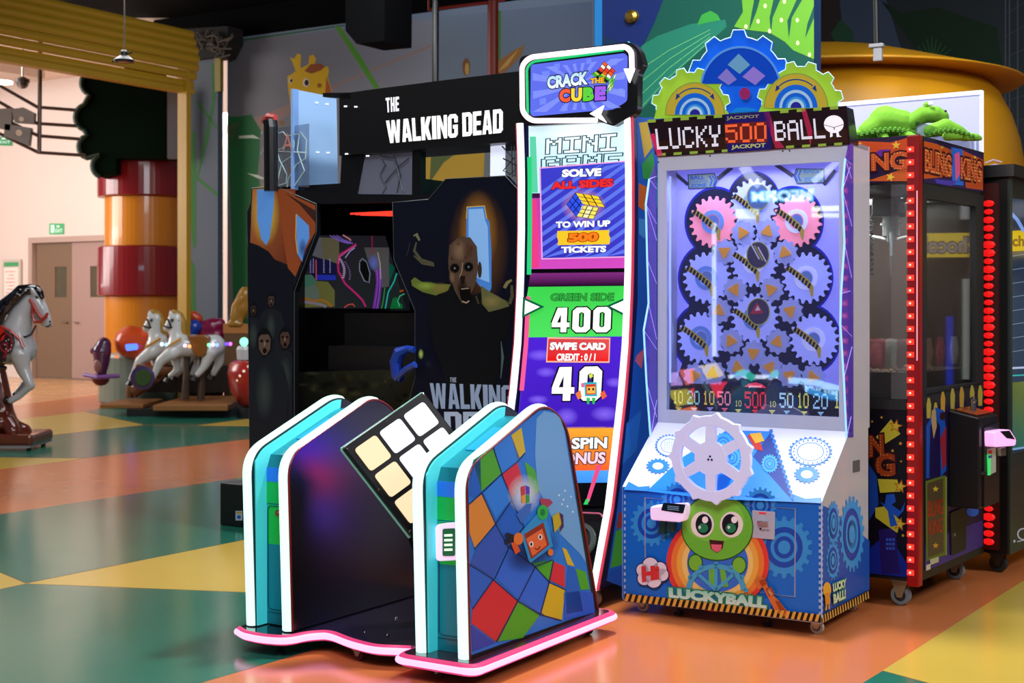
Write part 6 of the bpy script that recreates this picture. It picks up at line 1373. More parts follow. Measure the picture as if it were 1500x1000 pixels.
for k in range(npx):
    z = zB+.03+k*(zt_-zB-.05)/npx
    b = MB(); b.box(K(-.046, -.013, z), KU*.03, kv*.008, UZ*.024); b.build('red_lamp', led('led_red_lamp', '#ff3426', 1.5), post)
    b = MB(); b.ball(K(-.032, -.013, z+.012), .006, n=6); b.build('lamp_core', led('led_core', '#ffc8b0', 1.4), post)
b = MB(); b.box(K(-.004, -.010, 1.1), KU*.004, kv*.004, UZ*.75); b.build('white_edge_light', led('led_edge', '#ffb0b8', 1.0), post)
# windows and frames
CG = glass('claw_glass', '#dfe4e6', .10)
for f, x0, x1 in ((KFr, -KW+.045, -.05), (KSd, .05, D-.045)):
    b = MB(); b.box(f.P(x0, zwin, -.012), f.u*(x1-x0), UZ*(zband-zwin), -f.n*.005); b.build('window_glass', CG, cm_)
b = MB()
for x0, x1, z0, z1 in ((.05, .10, zwin-.03, zband), (D-.13, D-.045, zwin-.03, zband), (.10, D-.13, zwin-.03, zwin+.05), (.10, D-.13, zband-.06, zband)):
    b.box(KSd.P(x0, z0, .003), kv*(x1-x0), UZ*(z1-z0), -KU*.02)
b.build('door_frame', ALU, cm_)
b = MB(); b.box(K(-KW, 0, zwin-.04), KU*(KW-.05), -kv*.008, UZ*.045); b.build('window_sill', ALU, cm_)
b = MB(); b.box(K(-KW+.02, D-.02, zwin), KU*(KW-.04), kv*.015, UZ*(zband-zwin)); b.box(K(-KW, .0, zwin), KU*.01, kv*D, UZ*(zband-zwin)); b.build('back_panel', mat('claw_back', '#4a3c36', .3), cm_)
# claw carriage
cl_ = area('claw_light', tuple(K(-KW/2, D*.5, zband-.03)), .5, .3, 26, (1, .93, .85), tuple(K(-KW/2, D*.5, zwin))); cl_.parent = cm_; cl_.matrix_parent_inverse = Matrix.Translation(-cm_.location)
cz = CH+(HY-270)*6.6/F; ccx = lambda px, Y: at(px, HY, Y)
pc = at(1302, HY, 6.75); b = MB(); b.cbox(V(pc.x, pc.y, zband-.075), KU, kv, UZ, .12, .14, .09); cg = b.build('claw_carriage', PLB, cm_, bevel=.008)
b = MB(); b.box(K(-KW+.03, .42, zband-.05), KU*(KW-.06), kv*.03, UZ*.03); b.box(K(-KW+.03, .52, zband-.05), KU*(KW-.06), kv*.03, UZ*.03); b.build('carriage_rail', mat('rail_steel', '#77797c', .3, .9), cm_)
hz = CH+(HY-345)*6.75/F
b = MB(); b.cyl(V(pc.x, pc.y, hz+.03), V(pc.x, pc.y, zband-.1), .012, 10); b.cyl(V(pc.x+.01, pc.y, hz), V(pc.x+.01, pc.y, hz+.11), .04, 16); b.cyl(V(pc.x+.01, pc.y, hz+.05), V(pc.x+.01, pc.y, hz+.06), .05, 16); b.cyl(V(pc.x+.01, pc.y, hz-.03), V(pc.x+.01, pc.y, hz+.0), .02, 12); b.build('claw_head', mat('claw_silver', '#c8cece', .35, .4), cg)
for k in range(3):
    t = k*2*PI/3+.3; d = V(math.cos(t), math.sin(t)*.9, 0); o = V(pc.x+.01, pc.y, hz-.02)
    b = MB(); b.tube([o+d*.02, o+d*.14+UZ*.03, o+d*.17-UZ*.08, o+d*.12-UZ*.17], [.009, .008, .008, .005], 6); b.build('claw_finger', mat('claw_silver', '#c8cece', .35), cg)
b = MB(); b.tube([V(pc.x-.09+.014*math.cos(k*1.2), pc.y+.014*math.sin(k*1.2), zband-.11-k*.0045) for k in range(64)], .005, 5); b.build('coiled_cable', PLB, cg)
b = MB(); b.lathe(V(pc.x+.04, pc.y-.075, zband-.08), [(.028, 0), (.028, .003)], 20, (KU*.6, UZ, -kv)); b.build('oval_badge', mat('badge', '#b8bcc0', .4), cg)
# inside: acrylic divider and prize bags
b = MB(); b.box(K(-KW+.05, .06, zwin+.0), KU*(KW-.1), kv*.004, UZ*.26); b.build('acrylic_divider', glass('divider_glass', '#f0f4f4', .06), cm_)
rr = random.Random(4)
b = MB(); b.box(K(-KW+.05, .08, zwin), KU*(KW-.1), kv*(D-.12), UZ*.12); b.build('prize_tray', mat('tray', '#5a4a40', .6), cm_)
b = MB()
for k in range(420):
    p = K(-KW+.06+rr.random()*(KW-.12), .08+rr.random()*.3, zwin+.12+rr.random()*.03); b.ball(p, .008+rr.random()*.006, n=5)
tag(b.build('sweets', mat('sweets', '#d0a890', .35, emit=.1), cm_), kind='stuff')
pm = [mat('prize_'+str(i), c, .3, emit=.18, noise=.55, nscale=42, coat=.3) for i, c in enumerate(('#c86a70', '#b8b0a0', '#8a5c58', '#c0907c'))]  # slight glow added to brighten the bags
bag0 = None; spots_ = []
for px in (1284, 1301, 1319): spots_.append((px, 6.45))
for px in (1360, 1378, 1398, 1418): spots_.append((px, 6.65+(px-1360)*.008))
def bag_mesh(m):
    b = MB(); n = 7; vs = []; fs = []
    for s in (1, -1):
        base = len(vs)
        for j in range(n):
            for i in range(n):
                u, v = i/(n-1)-.5, j/(n-1)-.5; puff = (1-(2*u)**2)*(1-(2*v)**2); w_ = .04+.002*math.sin(v*40)
                vs.append(V(u*w_*2, -s*.02*puff, v*.135+.0675+.003*math.sin(u*50)))
        for j in range(n-1):
            for i in range(n-1): fs.append([base+j*n+i, base+j*n+i+1, base+(j+1)*n+i+1, base+(j+1)*n+i])
    b.add(vs, fs); o = b.build('prize_bag', m, None, smooth=True); return o
bags = [bag_mesh(m) for m in pm]
for i, (px, Y) in enumerate(spots_):
    src = bags[i % 4]; o = src if i < 4 else src.copy()
    if i >= 4: scene.collection.objects.link(o)
    p = at(px, HY, Y); o.location = (p.x, p.y, zwin+.135); o.rotation_euler = (0, 0, math.atan2(KU.y, KU.x) if i < 3 else math.atan2(kv.y, kv.x)); o.scale = (1, 1, 1)
    nm = ['leftmost', 'middle', 'rightmost'][i] if i < 3 else ['nearest', 'second', 'third', 'farthest'][i-3]
    tag(o, ('%s of three shiny prize bags behind the front glass of the claw machine' % nm) if i < 3 else ('%s of four shiny prize bags behind the side glass of the claw machine' % nm), 'prize bag', 'prize bags in the claw machine')
# band artwork with marquee letters
def bulbtext(a, t, q, L, c='#c8542a', out='#3a1018', bc='#f0c060'):
    a.text(t, q, c, L, .05, out, .07)
    (ax, ay), (bx, by), (cx, cy), (dx, dy) = q; g = FONT; n = len(t)
    for i, ch in enumerate(t):
        gl = FONT.get(ch)
        if not gl: continue
        for r in range(7):
            for c_ in range(5):
                if gl[r*5+c_] == '1':
                    u = (i+(c_+.8)/6.2)/n; v = (r+.5)/7
                    a.ell((ax*(1-u)+bx*u)*(1-v)+(dx*(1-u)+cx*u)*v, (ay*(1-u)+by*u)*(1-v)+(dy*(1-u)+cy*u)*v, .65, .8, bc, L+4, 6)
w9 = zf3(1230, 120, 3.03)
def star(a, x, y, r, c, L, rot=0.): a.poly([(x+(r if k % 2 == 0 else r*.42)*math.sin(rot+k*PI/5), y-(r if k % 2 == 0 else r*.42)*math.cos(rot+k*PI/5)) for k in range(10)], c, L)
a = Art(KFr, .002)
a.poly(w9((20, 258), (310, 240), (310, 440), (20, 455)), '#2a1a3c', 0); a.poly(w9((80, 262), (230, 268), (310, 245), (310, 300), (120, 345)), '#c84a20', 1); a.poly(w9((120, 440), (240, 400), (300, 380), (310, 440)), '#c85a24', 1); a.poly(w9((130, 330), (180, 300), (230, 300), (200, 330)), '#6a2a9a', 2)
bulbtext(a, 'NG', w9((138, 318), (300, 306), (300, 388), (140, 396)), 3)
star(a, *w9((250, 280))[0], 7, '#e8b040', 4); star(a, *w9((225, 422))[0], 7, '#e8c040', 4, .3); star(a, *w9((90, 275))[0], 4, '#e8b040', 4)
bulbtext(a, 'BLI', w9((-90, 325), (120, 318), (120, 398), (-90, 402)), 3)
a.build('band_print', cm_, emit=.35)
a = Art(KSd, .002)
a.poly(w9((374, 246), (636, 320), (636, 488), (374, 445)), '#2a1a4a', 0); a.poly(w9((374, 262), (430, 275), (520, 310), (490, 420), (374, 430)), '#c8541e', 1); a.poly(w9((540, 300), (636, 345), (636, 480), (560, 470)), '#b84a20', 1)
a.poly(w9((495, 290), (545, 300), (550, 460), (500, 455)), '#2a6ad0', 2); a.poly(w9((510, 320), (530, 310), (540, 400), (515, 440)), '#e05a8a', 3)
bulbtext(a, 'BLING', w9((378, 295), (498, 325), (498, 425), (378, 398)), 4); bulbtext(a, 'KING', w9((538, 332), (632, 352), (632, 448), (538, 432)), 4)
star(a, *w9((455, 290))[0], 3, '#e8c040', 4); star(a, *w9((600, 335))[0], 3, '#e8c040', 4); a.poly(w9((420, 430), (520, 440), (500, 462), (430, 450)), '#4a3aa8', 3)
a.build('band_print', cm_, emit=.35)
wA = zf3(1250, 440, 2.174)
a = Art(KFr, .002)
a.poly(wA((50, 350), (185, 350), (185, 885), (50, 872)), '#120e1e', 0)
a.poly(wA((50, 790), (110, 740), (185, 860), (185, 882), (50, 868)), '#1a2a9a', 1); a.poly(wA((80, 730), (135, 722), (140, 800), (150, 870), (90, 870)), '#2a1a6a', 2); a.poly(wA((50, 520), (75, 560), (80, 650), (50, 700)), '#1c4ab0', 1)
for q in (((72, 435), (120, 378), (150, 425), (98, 458)), ((78, 568), (140, 570), (150, 608), (85, 612)), ((70, 660), (100, 655), (150, 700), (140, 740), (70, 690))): a.poly(wA(*q), '#d8c83a', 3)
for x, y, r in ((135, 400, 12), (150, 592, 12), (148, 712, 12), (150, 455, 4), (125, 478, 3.5), (90, 372, 3), (158, 748, 3.5), (152, 512, 2.5), (60, 385, 2.5)): star(a, *wA((x, y))[0], r*.9, '#c8701c', 4, .2); star(a, *wA((x, y))[0], r*.62, '#e8cc3a', 5, .2)
bulbtext(a, 'G', wA((68, 488), (132, 485), (135, 560), (72, 562)), 6, '#a84018'); bulbtext(a, 'N', wA((50, 430), (95, 425), (98, 490), (50, 500)), 6, '#a84018')
a.poly(wA((105, 618), (130, 615), (136, 640), (122, 650), (150, 670), (165, 640), (160, 670), (140, 690), (128, 680), (140, 715), (118, 720), (110, 670), (85, 640), (100, 650)), '#1c5ad0', 7)
for k in range(3):
    for j in range(3): a.poly(wA((104+j*10, 756+k*14), (112+j*10, 757+k*14), (112+j*10, 766+k*14), (104+j*10, 765+k*14)), '#3a5ad0', 4)
a.build('cabinet_print', cm_, emit=.15)
a = Art(KSd, .002)
a.poly(wA((226, 298), (408, 262), (412, 782), (228, 850)), '#241640', 0); a.poly(wA((228, 780), (300, 740), (412, 700), (412, 782), (228, 862)), '#4a3088', 1)
for x, y in ((240, 340), (262, 355), (285, 320), (316, 310), (345, 305), (378, 300), (404, 300)): a.poly(wA((x-7, y-8), (x-3, y-30), (x+3, y-30), (x+8, y-8), (x+6, y+35), (x-6, y+35)), '#d8a83a' if x % 2 else '#c8b84a', 2)
a.poly(wA((232, 400), (262, 340), (288, 350), (296, 420), (296, 540), (280, 560), (232, 566)), '#1c5ac8', 3); a.poly(wA((245, 400), (262, 375), (276, 400), (278, 560), (242, 564)), '#1c1450', 4); a.poly(wA((250, 350), (262, 346), (266, 400), (256, 440), (248, 380)), '#c8a878', 5); a.ell(*wA((284, 368))[0], 4, 6, '#3a1c20', 5); a.poly(wA((276, 440), (296, 400), (296, 520), (284, 540)), '#a82a3a', 4)
a.poly(wA((230, 575), (292, 556), (294, 810), (232, 830)), '#6a7a2c', 5); a.poly(wA((236, 582), (286, 566), (288, 800), (238, 818)), '#5a4a30', 6)
a.text('BLING', wA((238, 640), (286, 630), (286, 680), (238, 690)), '#b8341c', 8, .02); a.text('KING', wA((240, 700), (284, 690), (284, 738), (240, 748)), '#b8341c', 8, .02)
star(a, *wA((262, 600))[0], 5, '#e8c83a', 8); star(a, *wA((262, 780))[0], 5, '#e8a83a', 8); a.poly(wA((244, 824), (272, 815), (272, 832), (246, 842)), '#d8d0a0', 8); a.poly(wA((232, 842), (246, 838), (246, 855), (232, 860)), '#e8e0b8', 8)
a.ell(*wA((380, 672))[0], 9, 7, '#2a6ad8', 4)
a.build('cabinet_print', cm_, emit=.15)
b = MB(); b.plate(KSd, wA((226, 298), (408, 262), (408, 268), (226, 305)), .004, .003); b.build('print_rim', ALU, cm_)
b = MB(); b.plate(KSd, rnd(wA((302, 675), (350, 655), (352, 790), (305, 812)), 3), .01, .012); cd_ = b.build('access_door', PLB, cm_); b = MB(); p = KSd.hit(*wA((318, 745))[0], .012); b.cyl(p, p+KU*.008, .008, 12); b.build('key_lock', CHR, cd_)
b = MB(); q = wA((294, 560), (294, 810)); b.tube([KSd.hit(x, y, .004) for x, y in q], .006, 6); b.build('brass_strip', mat('brass_strip', '#8a9a3a', .3, .5), cm_)
# coin box
co_n = wA((300, 350), (400, 375), (402, 665), (300, 658)); CB0 = KSd.loc(*co_n[0]); 
Yn = 6.55
CBF = Face(K(.30, 0, 0), kv, UZ, KU)
cb0 = KSd.loc(1412, 500)[0]; t0 = KSd.loc(1388, 500)[0]
# box stands out from the side wall: front-left face and face towards the aisle
tA = None
def solve_t(px, c):      # distance into the depth where the plane c off the side wall is seen at photo x
    o = K(c, 0, 0); k = (px-750)/F; return (k*o.y-o.x)/(kv.x-k*kv.y)
c0 = .0; tn = solve_t(1388, c0)
lo_c, hi_c = .02, .6
for _ in range(40):
    mid = (lo_c+hi_c)/2; pp = K(mid, tn, 0); px = 750+F*pp.x/pp.y
    if px < 1434: lo_c = mid
    else: hi_c = mid
cw = lo_c; tf = solve_t(1462, cw)
CBf = Face(K(0, tn, 0), KU, UZ, -kv); CBs = Face(K(cw, 0, 0), kv, UZ, KU)
zc1 = CBf.loc(1434, 612)[1]; zc0 = CBf.loc(1434, 746)[1]
b = MB(); b.prism([K(.004, tn, zc0), K(cw, tn, zc0), K(cw, tn, zc1), K(.004, tn, zc1+.03)], kv*(tf-tn)); cbx = b.build('coin_box', mat('coinbox', '#15181c', .35, .3), cm_, bevel=.006)
b = MB(); b.plate(CBs, rnd(wA((412, 405), (460, 385), (460, 640), (412, 660)), 2), .006, .007); cbd = b.build('coin_box_door', mat('coinbox_door', '#1c2024', .35, .3), cbx)
b = MB(); b.plate(CBs, rnd(wA((412, 415), (462, 408), (482, 440), (480, 460), (414, 465)), 3), .05, .055); rd = b.build('card_reader', mat('reader_pink', '#f0c8f0', .3, emit=.8, ecol='#f0a0e8'), cbx, bevel=.004)
b = MB(); b.plate(CBs, wA((428, 414), (458, 412), (476, 440), (450, 436)), .003, .0575); b.build('reader_screen', mat('reader_black', '#101418', .12), rd)
b = MB(); b.plate(CBs, wA((420, 472), (446, 468), (446, 545), (422, 556)), .004, .012); b.build('price_label', mat('label_grey', '#a8b8a8', .4), cbx); b = MB(); b.plate(CBs, wA((418, 490), (428, 488), (428, 555), (420, 556)), .004, .014); b.build('green_light', mat('green_strip', '#3ad06a', .3, emit=.6), cbx); b = MB(); b.plate(CBs, wA((448, 470), (466, 466), (466, 492), (450, 494)), .02, .03); b.build('cup_holder', mat('steel', '#a9a6a0', .3), cbx)
a = Art(CBs, .0165); a.poly(wA((430, 478), (442, 476), (442, 486), (430, 488)), '#c83a3a', 0); a.poly(wA((430, 494), (442, 492), (442, 500), (430, 502)), '#3a4a9a', 0); a.build('label_print', cbx)
b = MB(); b.cyl(K(cw, tn+.03, zc0+.16), K(cw+.02, tn+.03, zc0+.16), .012, 12); b.build('lock_knob', PLB, cbx)
b = MB(); b.prism([K(.02, tn+.03, zc1+.03), K(cw-.02, tn+.03, zc1+.008), K(cw-.02, tf-.03, zc1+.008), K(.02, tf-.03, zc1+.03)], UZ*.004); ct = b.build('box_top_print', mat('box_top_orange', '#8a3c1c', .3, noise=.7, nscale=30), cbx)
b = MB(); b.cyl(K(cw*.5, (tn+tf)/2, zc1+.02), K(cw*.5, (tn+tf)/2, zc1+.06), .014, 12); b.ball(K(cw*.5, (tn+tf)/2, zc1+.07), .018, n=10); b.build('joystick', CHR, cbx)
# lit display box on top with the plush turtles
ztop_ = KSd.loc(1441, 133)[1]
TB = mat('lightbox_back', '#9498c0', .6, emit=.3, ecol='#b4b8f0')
b = MB(); b.box(K(-KW, D-.03, zt_), KU*KW, kv*.02, UZ*(ztop_-zt_)); b.build('display_back', TB, cm_)
b = MB(); b.box(K(-.012, D-.03, zt_), KU*.012, kv*.03, UZ*(ztop_-zt_)); b.box(K(-KW, D-.035, ztop_-.02), KU*KW, kv*.03, UZ*.02); b.build('display_light_edge', led('led_cool', '#e8ecff', 1.5), cm_)
b = MB(); b.box(K(-.02, .02, zt_), KU*.012, kv*(D-.04), UZ*.06); b.build('display_side_pane', glass('pane_soft', '#eef2f6', .04), cm_)
TG = mat('plush_green', '#609a20', .9, noise=.18, nscale=60); TD = mat('plush_dark', '#47801a', .9, noise=.2, nscale=60)
def turtle(px, py, s, flip, lab):
    Y = 6.8; o = at(px, py, Y); q = lambda x, y, z=0.: at(px+x*s*flip, py+y*s, Y)+V(0, z, 0)
    k = s*Y/F
    t = thing('plush_turtle', V(o.x, o.y, zt_), lab, 'plush toy', 'plush turtles on the claw machine')
    blob('shell', [[(q(-48, 16), 14*k), (q(-22, 2), 24*k), (q(2, 6), 22*k), (q(12, 16), 14*k)]], .008, TG, t)
    b = MB(); n = 26
    for i in range(n):
        u = i/(n-1); x = -62+86*u; y = 22-5*math.sin(PI*u); b.ball(q(x, y+(1.5 if i % 2 else -1), -26*k*(.4+.6*math.sin(PI*u))), 3.6*k, n=6)
    tag(b.build('shell_frill', TD, t), kind='stuff')
    blob('head', [[(q(12, 6, -.03), 12*k), (q(30, -6, -.05), 13*k), (q(46, -6, -.06), 13*k), (q(56, -2, -.06), 11*k)]], .008, TG, t)
    b = MB(); b.ball(q(34, -19, -.06), 5.5*k, n=10); b.build('eye_bump', TG, t); 
    b = MB(); b.ball(q(37, -20, -.09), 3.6*k, n=10); b.build('eye', mat('eye_white', '#eef0ea', .4), t); b = MB(); b.ball(q(55, -8, -.13), 2.0*k, n=8); b.build('nostril', PLB, t)
    for pts in ([(q(-50, 20), 9*k), (q(-72, 22), 7*k), (q(-86, 25), 4*k)], [(q(0, 22, -.05), 8*k), (q(14, 30, -.08), 7*k), (q(24, 30, -.08), 5*k)], [(q(-30, 22, -.05), 8*k), (q(-26, 32, -.08), 6*k)]):
        blob('flipper', [pts], .008, TG, t, smooth=2)
turtle(1318, 176, 1., 1, 'lime plush turtle with raised head, larger and left of two on the claw machine')
o = thing('plush_turtle', at(1395, HY, 6.5)*1.0, 'second lime plush turtle lying flat at the right of the lit claw machine top', 'plush toy', 'plush turtles on the claw machine'); o.location.z = zt_
def q2(x, y, z=0.): return at(x, y, 6.52)+V(0, z, 0)
k = 6.52/F
blob('shell', [[(q2(1362, 192), 10*k), (q2(1385, 186), 13*k), (q2(1402, 194), 12*k), (q2(1416, 200), 8*k)]], .008, TG, o)
b = MB()
for i in range(22): u = i/21; b.ball(q2(1350+70*u, 200-8*math.sin(PI*u)+(1.2 if i % 2 else -1)+4*u, -.08), 3.2*k, n=6)
tag(b.build('shell_frill', TD, o), kind='stuff')
for pts in ([(q2(1382, 201, -.06), 8*k), (q2(1400, 201, -.06), 7*k)], [(q2(1412, 200), 7*k), (q2(1430, 201), 6*k), (q2(1436, 203), 4*k)]): blob('flipper', [pts], .008, TG, o, smooth=2)
for c, t in ((-.10, .06), (-.10, D-.12), (-KW+.08, .06), (-KW+.08, D-.12)):
    caster(cm_, K(c, t, zB), .045, rot=KU, wheelcol='#7f8b90', hub='#2a3034', fork='#b8b48a')

# ================================================================ BLACK MACHINE AT THE RIGHT EDGE
M0 = gnd(1476, 812, .1); M0.z = 0
MU = KU; MV = kv
MF = Face(M0, MU, UZ, -MV); MS = Face(M0, MV, UZ, MU)
rm = thing('video_game_machine', M0+MV*.5-MU*.3, 'black game machine with a tall red bead light column at the right edge', 'arcade machine')
def M(c, t, z): return M0+MU*c+MV*t+UZ*z
zmt = MF.loc(1476, 250)[1]
b = MB(); b.box(M(-.5, 0, .1), MU*.5, MV*.9, UZ*(zmt-.1)); b.build('cabinet_body', mat('machine_black', '#0c0e0f', .35), rm)
b = MB(); b.box(M(-.52, -.03, zmt-.03), MU*.56, MV*.95, UZ*.06); b.build('top_cap', PLB, rm)
b = MB(); b.box(M(0, 0, .1), MU*.012, MV*.04, UZ*(zmt-.1)); b.box(M(0, .04, .1), MU*.012, MV*.9, UZ*.5); b.build('screen_frame', mat('frame_greengrey', '#2c3a36', .35, .2), rm)
wC = zf3(1380, 560, 2.941); wD_ = zf3(1380, 220, 2.941)
a = Art(MS, .006)
a.poly([(1482, 290), (1560, 300), (1560, 740), (1482, 738)], '#2c3c54', 0); a.poly([(1482, 338), (1520, 336), (1520, 366), (1482, 368)], '#d8b81c', 1); a.text('chocolate', [(1483, 345), (1560, 342), (1560, 360), (1483, 361)], '#6a3a1a', 2, .03)  # chocolate sign here is a painted reflection of the shop opposite
a.quad([(1482, 560), (1540, 555), (1540, 650), (1482, 660)], ['#6a7a30', '#8a8a3a', '#3a8a5a', '#2a6a6a'], 1, 3, 3)
a.line(wD_((296, 270), (325, 300), (353, 350)), 5, '#8ab0ff', 3); a.line(wC((298, 420), (330, 385), (353, 340)), 5, '#6a9aff', 3); a.line([(1482, 539), (1502, 538)], 3, '#c8d8ff', 3); a.line([(1482, 550), (1502, 549)], 2, '#3ac8c0', 3); a.line([(1482, 658), (1502, 655)], 3, '#8ab8e8', 3); a.line([(1482, 736), (1502, 732)], 4, '#b8a8f0', 3)
for k in range(8): a.line([(1483, 375+k*20), (1502, 372+k*20)], .8, '#8aa0c0', 2)
a.poly([(1482, 668), (1510, 660), (1510, 730), (1482, 736)], '#0e1430', 2)
a.build('screen_image', rm, emit=.5, rough=.1)
a = Art(MS, .014); a.ring(1499, 782, 7, 9, '#c8ccd8', 0); a.poly([(1484, 792), (1486, 790), (1488, 792), (1486, 795)], '#c8ccd8', 0); a.line([(1490, 793), (1500, 791)], 1.2, '#c8ccd8', 0); a.build('white_emblem', rm, emit=.3)
rl = MB().box(M(-.16, -.02, .12), MU*.12, MV*.02, UZ*(zmt-.18)).build('light_column', mat('column_red2', '#120204', .5, emit=.02, ecol='#ff0808'), rm)
rr = random.Random(9)
for k in range(42):
    z = .16+k*(zmt-.28)/42
    b = MB(); b.ball(M(-.085, -.03, z), .016+.008*rr.random(), (1.5, .6, .9), 8, (MU, MV, UZ)); b.build('red_bead_lamp', led('led_bead', '#ff1a1a', .8), rl)
    b = MB(); b.ball(M(-.135, -.026, z), .010, (1.3, .6, .8), 6, (MU, MV, UZ)); b.build('small_red_lamp', led('led_bead2', '#a00a0a', .5), rl)
caster(rm, M(-.06, .05, .1), .045, rot=MU, wheelcol='#26282a', hub='#161616', fork='#50524e'); caster(rm, M(-.06, .8, .1), .045, rot=MU, wheelcol='#26282a', hub='#161616', fork='#50524e'); caster(rm, M(-.44, .05, .1), .045, rot=MU, wheelcol='#26282a', hub='#161616', fork='#50524e')
b = MB(); pts = [at(x, y, M0.y+.05) for x, y in w9((645, 360), (680, 345), (720, 355), (700, 370), (740, 380), (690, 365), (660, 372))]; b.tube(pts, .004, 6); b.build('top_outline_light', mat('pale_pinkline', '#b8a8c0', .4, emit=.3), rm)

# ================================================================ SHOP FRONT ACROSS THE AISLE (mirrored in the machine windows)
sk_c = V(6.1, 9.3, 0); sn = V(-.85, -.524, 0).normalized(); su = V(-sn.y, sn.x, 0)
su = -su if su.dot(V(1, 0, 0)) < 0 else su
def SK(x, z, o=0.): return sk_c+su*x+UZ*z+sn*o
shop = thing('chocolate_kiosk', sk_c, 'shop front with long yellow chocolate sign, out of frame, mirrored in the claw machine window', 'kiosk')
b = MB(); b.box(SK(-3, 0, -.3), su*6, UZ*2.9, sn*.1); b.build('kiosk_back', mat('kiosk_dark', '#2a241e', .6), shop)
b = MB(); b.box(SK(-3, 1.72, 0), su*6, UZ*.19, sn*.08); sg = b.build('sign_board', mat('sign_yellow', '#c8b01c', .5, emit=1.1), shop)
KF = Face(SK(0, 0, .08), su if su.cross(UZ).dot(sn) > 0 else -su, UZ, sn)
class Loc:
    def hit(s, x, y, off=0.): return KF.o+KF.u*x+UZ*y+KF.n*off
a = Art(Loc(), .004)
for x0 in (-2.8, -2.0, -1.2, -.4, .4, 1.2, 2.0): a.text('Chocolate', [(x0, 1.88), (x0+.62, 1.88), (x0+.62, 1.75), (x0, 1.75)], '#a89a90', 1, .03, '#4a2418', .05)
a.build('sign_lettering', sg, emit=1.0)
b = MB(); b.box(SK(-.8, 2.02, -.05), su*.55, UZ*.12, sn*.2); b.build('air_unit', mat('air_unit', '#b8bcc0', .5, emit=.3), shop)
cols_ = ['#3a6ad0', '#6a8aa0', '#c8d0c8', '#3a50ff', '#8a982c', '#3a7ab0', '#7a8a8a', '#4a60e0', '#4a906a']
for i in range(26):
    x = -2.9+i*.225; z0 = .55+.2*((i*7) % 3)*.5; z1 = 1.25+.1*((i*5) % 4)
    b = MB(); b.box(SK(x, z0, -.1), su*(.05+.05*(i % 3)), UZ*(z1-z0), sn*.05); b.build('lit_panel', led('lit_'+cols_[i % 9], cols_[i % 9], .55), shop)
# ================================================================ COIN RIDES AT THE LEFT
class Cam:            # upright plane across the view at distance Y, with a sideways offset in depth
    def __init__(s, Y): s.Y = Y; s.k = Y/F
    def __call__(s, x, y, d=0.): return at(x, y, s.Y)+V(0, d, 0)
H = Cam(13.3); k = H.k
HW_ = mat('horse_grey', '#a9aeb4', .18, noise=.22, nscale=5, coat=.5); HB2 = mat('horse_black', '#0c0e14', .12, coat=.6); HR = mat('horse_red', '#a02018', .25, coat=.4)
hs_ = thing('horse_ride', V(H(10, 600).x, 13.3, 0), 'large grey coin ride horse with black mane leaping over a red rock base', 'coin ride')
hw = lambda *p: zm(0, 400, 3.7, p)
def ch(Cm, pts, w, sc=1.): return [(Cm(x, y, d), r*Cm.k*sc) for (x, y, d, r) in [(*w(*[(p[0], p[1])])[0], p[2], p[3]) for p in pts]]
body = [ch(H, [(-330, 340, 0, 26), (-200, 345, 0, 30), (-60, 370, 0, 30), (60, 400, 0, 27), (115, 410, 0, 24)], hw),
        ch(H, [(95, 400, 0, 25), (88, 310, 0, 23), (120, 220, 0, 18), (160, 160, 0, 14)], hw),
        ch(H, [(165, 165, 0, 12.5), (200, 150, 0, 12), (225, 195, 0, 10), (250, 245, 0, 7.5), (262, 275, 0, 6.5)], hw),
        ch(H, [(185, 180, 0, 12), (215, 220, 0, 9), (245, 275, 0, 6)], hw),
        ch(H, [(130, 440, -.1, 16), (150, 520, -.12, 10), (190, 605, -.13, 7.5), (130, 660, -.13, 5.5), (85, 685, -.13, 5.5)], hw),
        ch(H, [(70, 440, .1, 16), (100, 500, .12, 9.5), (130, 580, .13, 7.5), (80, 640, .13, 5.5), (60, 660, .13, 5)], hw),
        ch(H, [(-330, 360, -.1, 22), (-380, 500, -.12, 12), (-470, 600, -.12, 8)], hw), ch(H, [(-300, 360, .1, 22), (-350, 520, .12, 12), (-430, 640, .12, 8)], hw),
        ch(H, [(195, 110, -.05, 5), (185, 92, -.06, 4), (178, 78, -.06, 2)], hw), ch(H, [(205, 110, .05, 5), (200, 90, .06, 4), (196, 76, .06, 2)], hw)]
blob('body', body, .014, HW_, hs_, smooth=5)
mane = [ch(H, [(195, 90, 0, 8), (165, 90, -.02, 9), (120, 95, -.05, 9), (85, 130, -.06, 9), (40, 170, -.08, 10), (10, 230, -.1, 11), (-20, 290, -.1, 12)], hw), ch(H, [(205, 95, -.02, 7), (225, 105, -.03, 5), (235, 130, -.04, 4)], hw)]
for i in range(7): mane.append(ch(H, [(150-i*22, 92+i*22, -.05, 6), (125-i*22, 125+i*24, -.1, 5), (110-i*22, 112+i*30, -.11, 4), (80-i*20, 150+i*30, -.12, 3)], hw))
blob('mane', mane, .012, HB2, hs_, smooth=2)
b = MB(); b.tube([H(*p, -.075) for p in hw((70, 690), (52, 685), (40, 680))], [.03, .036, .03], 10); b.tube([H(*p, .13) for p in hw((70, 665), (55, 660), (48, 650))], [.026, .032, .02], 10)
for o_ in (b,): tag(o_.build('hooves', HB2, hs_, smooth=True), kind='stuff')
for pts in (((178, 140), (195, 165), (215, 205), (245, 245), (272, 235)), ((195, 165), (192, 220), (205, 260)), ((200, 262), (235, 265), (262, 240), (275, 215)), ((38, 285), (95, 315), (140, 355), (162, 400))):
    b = MB(); b.tube([H(*p, -.09 if max(q[1] for q in pts) < 290 else -.165) for p in hw(*pts)], .014, 8); b.build('red_strap', HR, hs_)
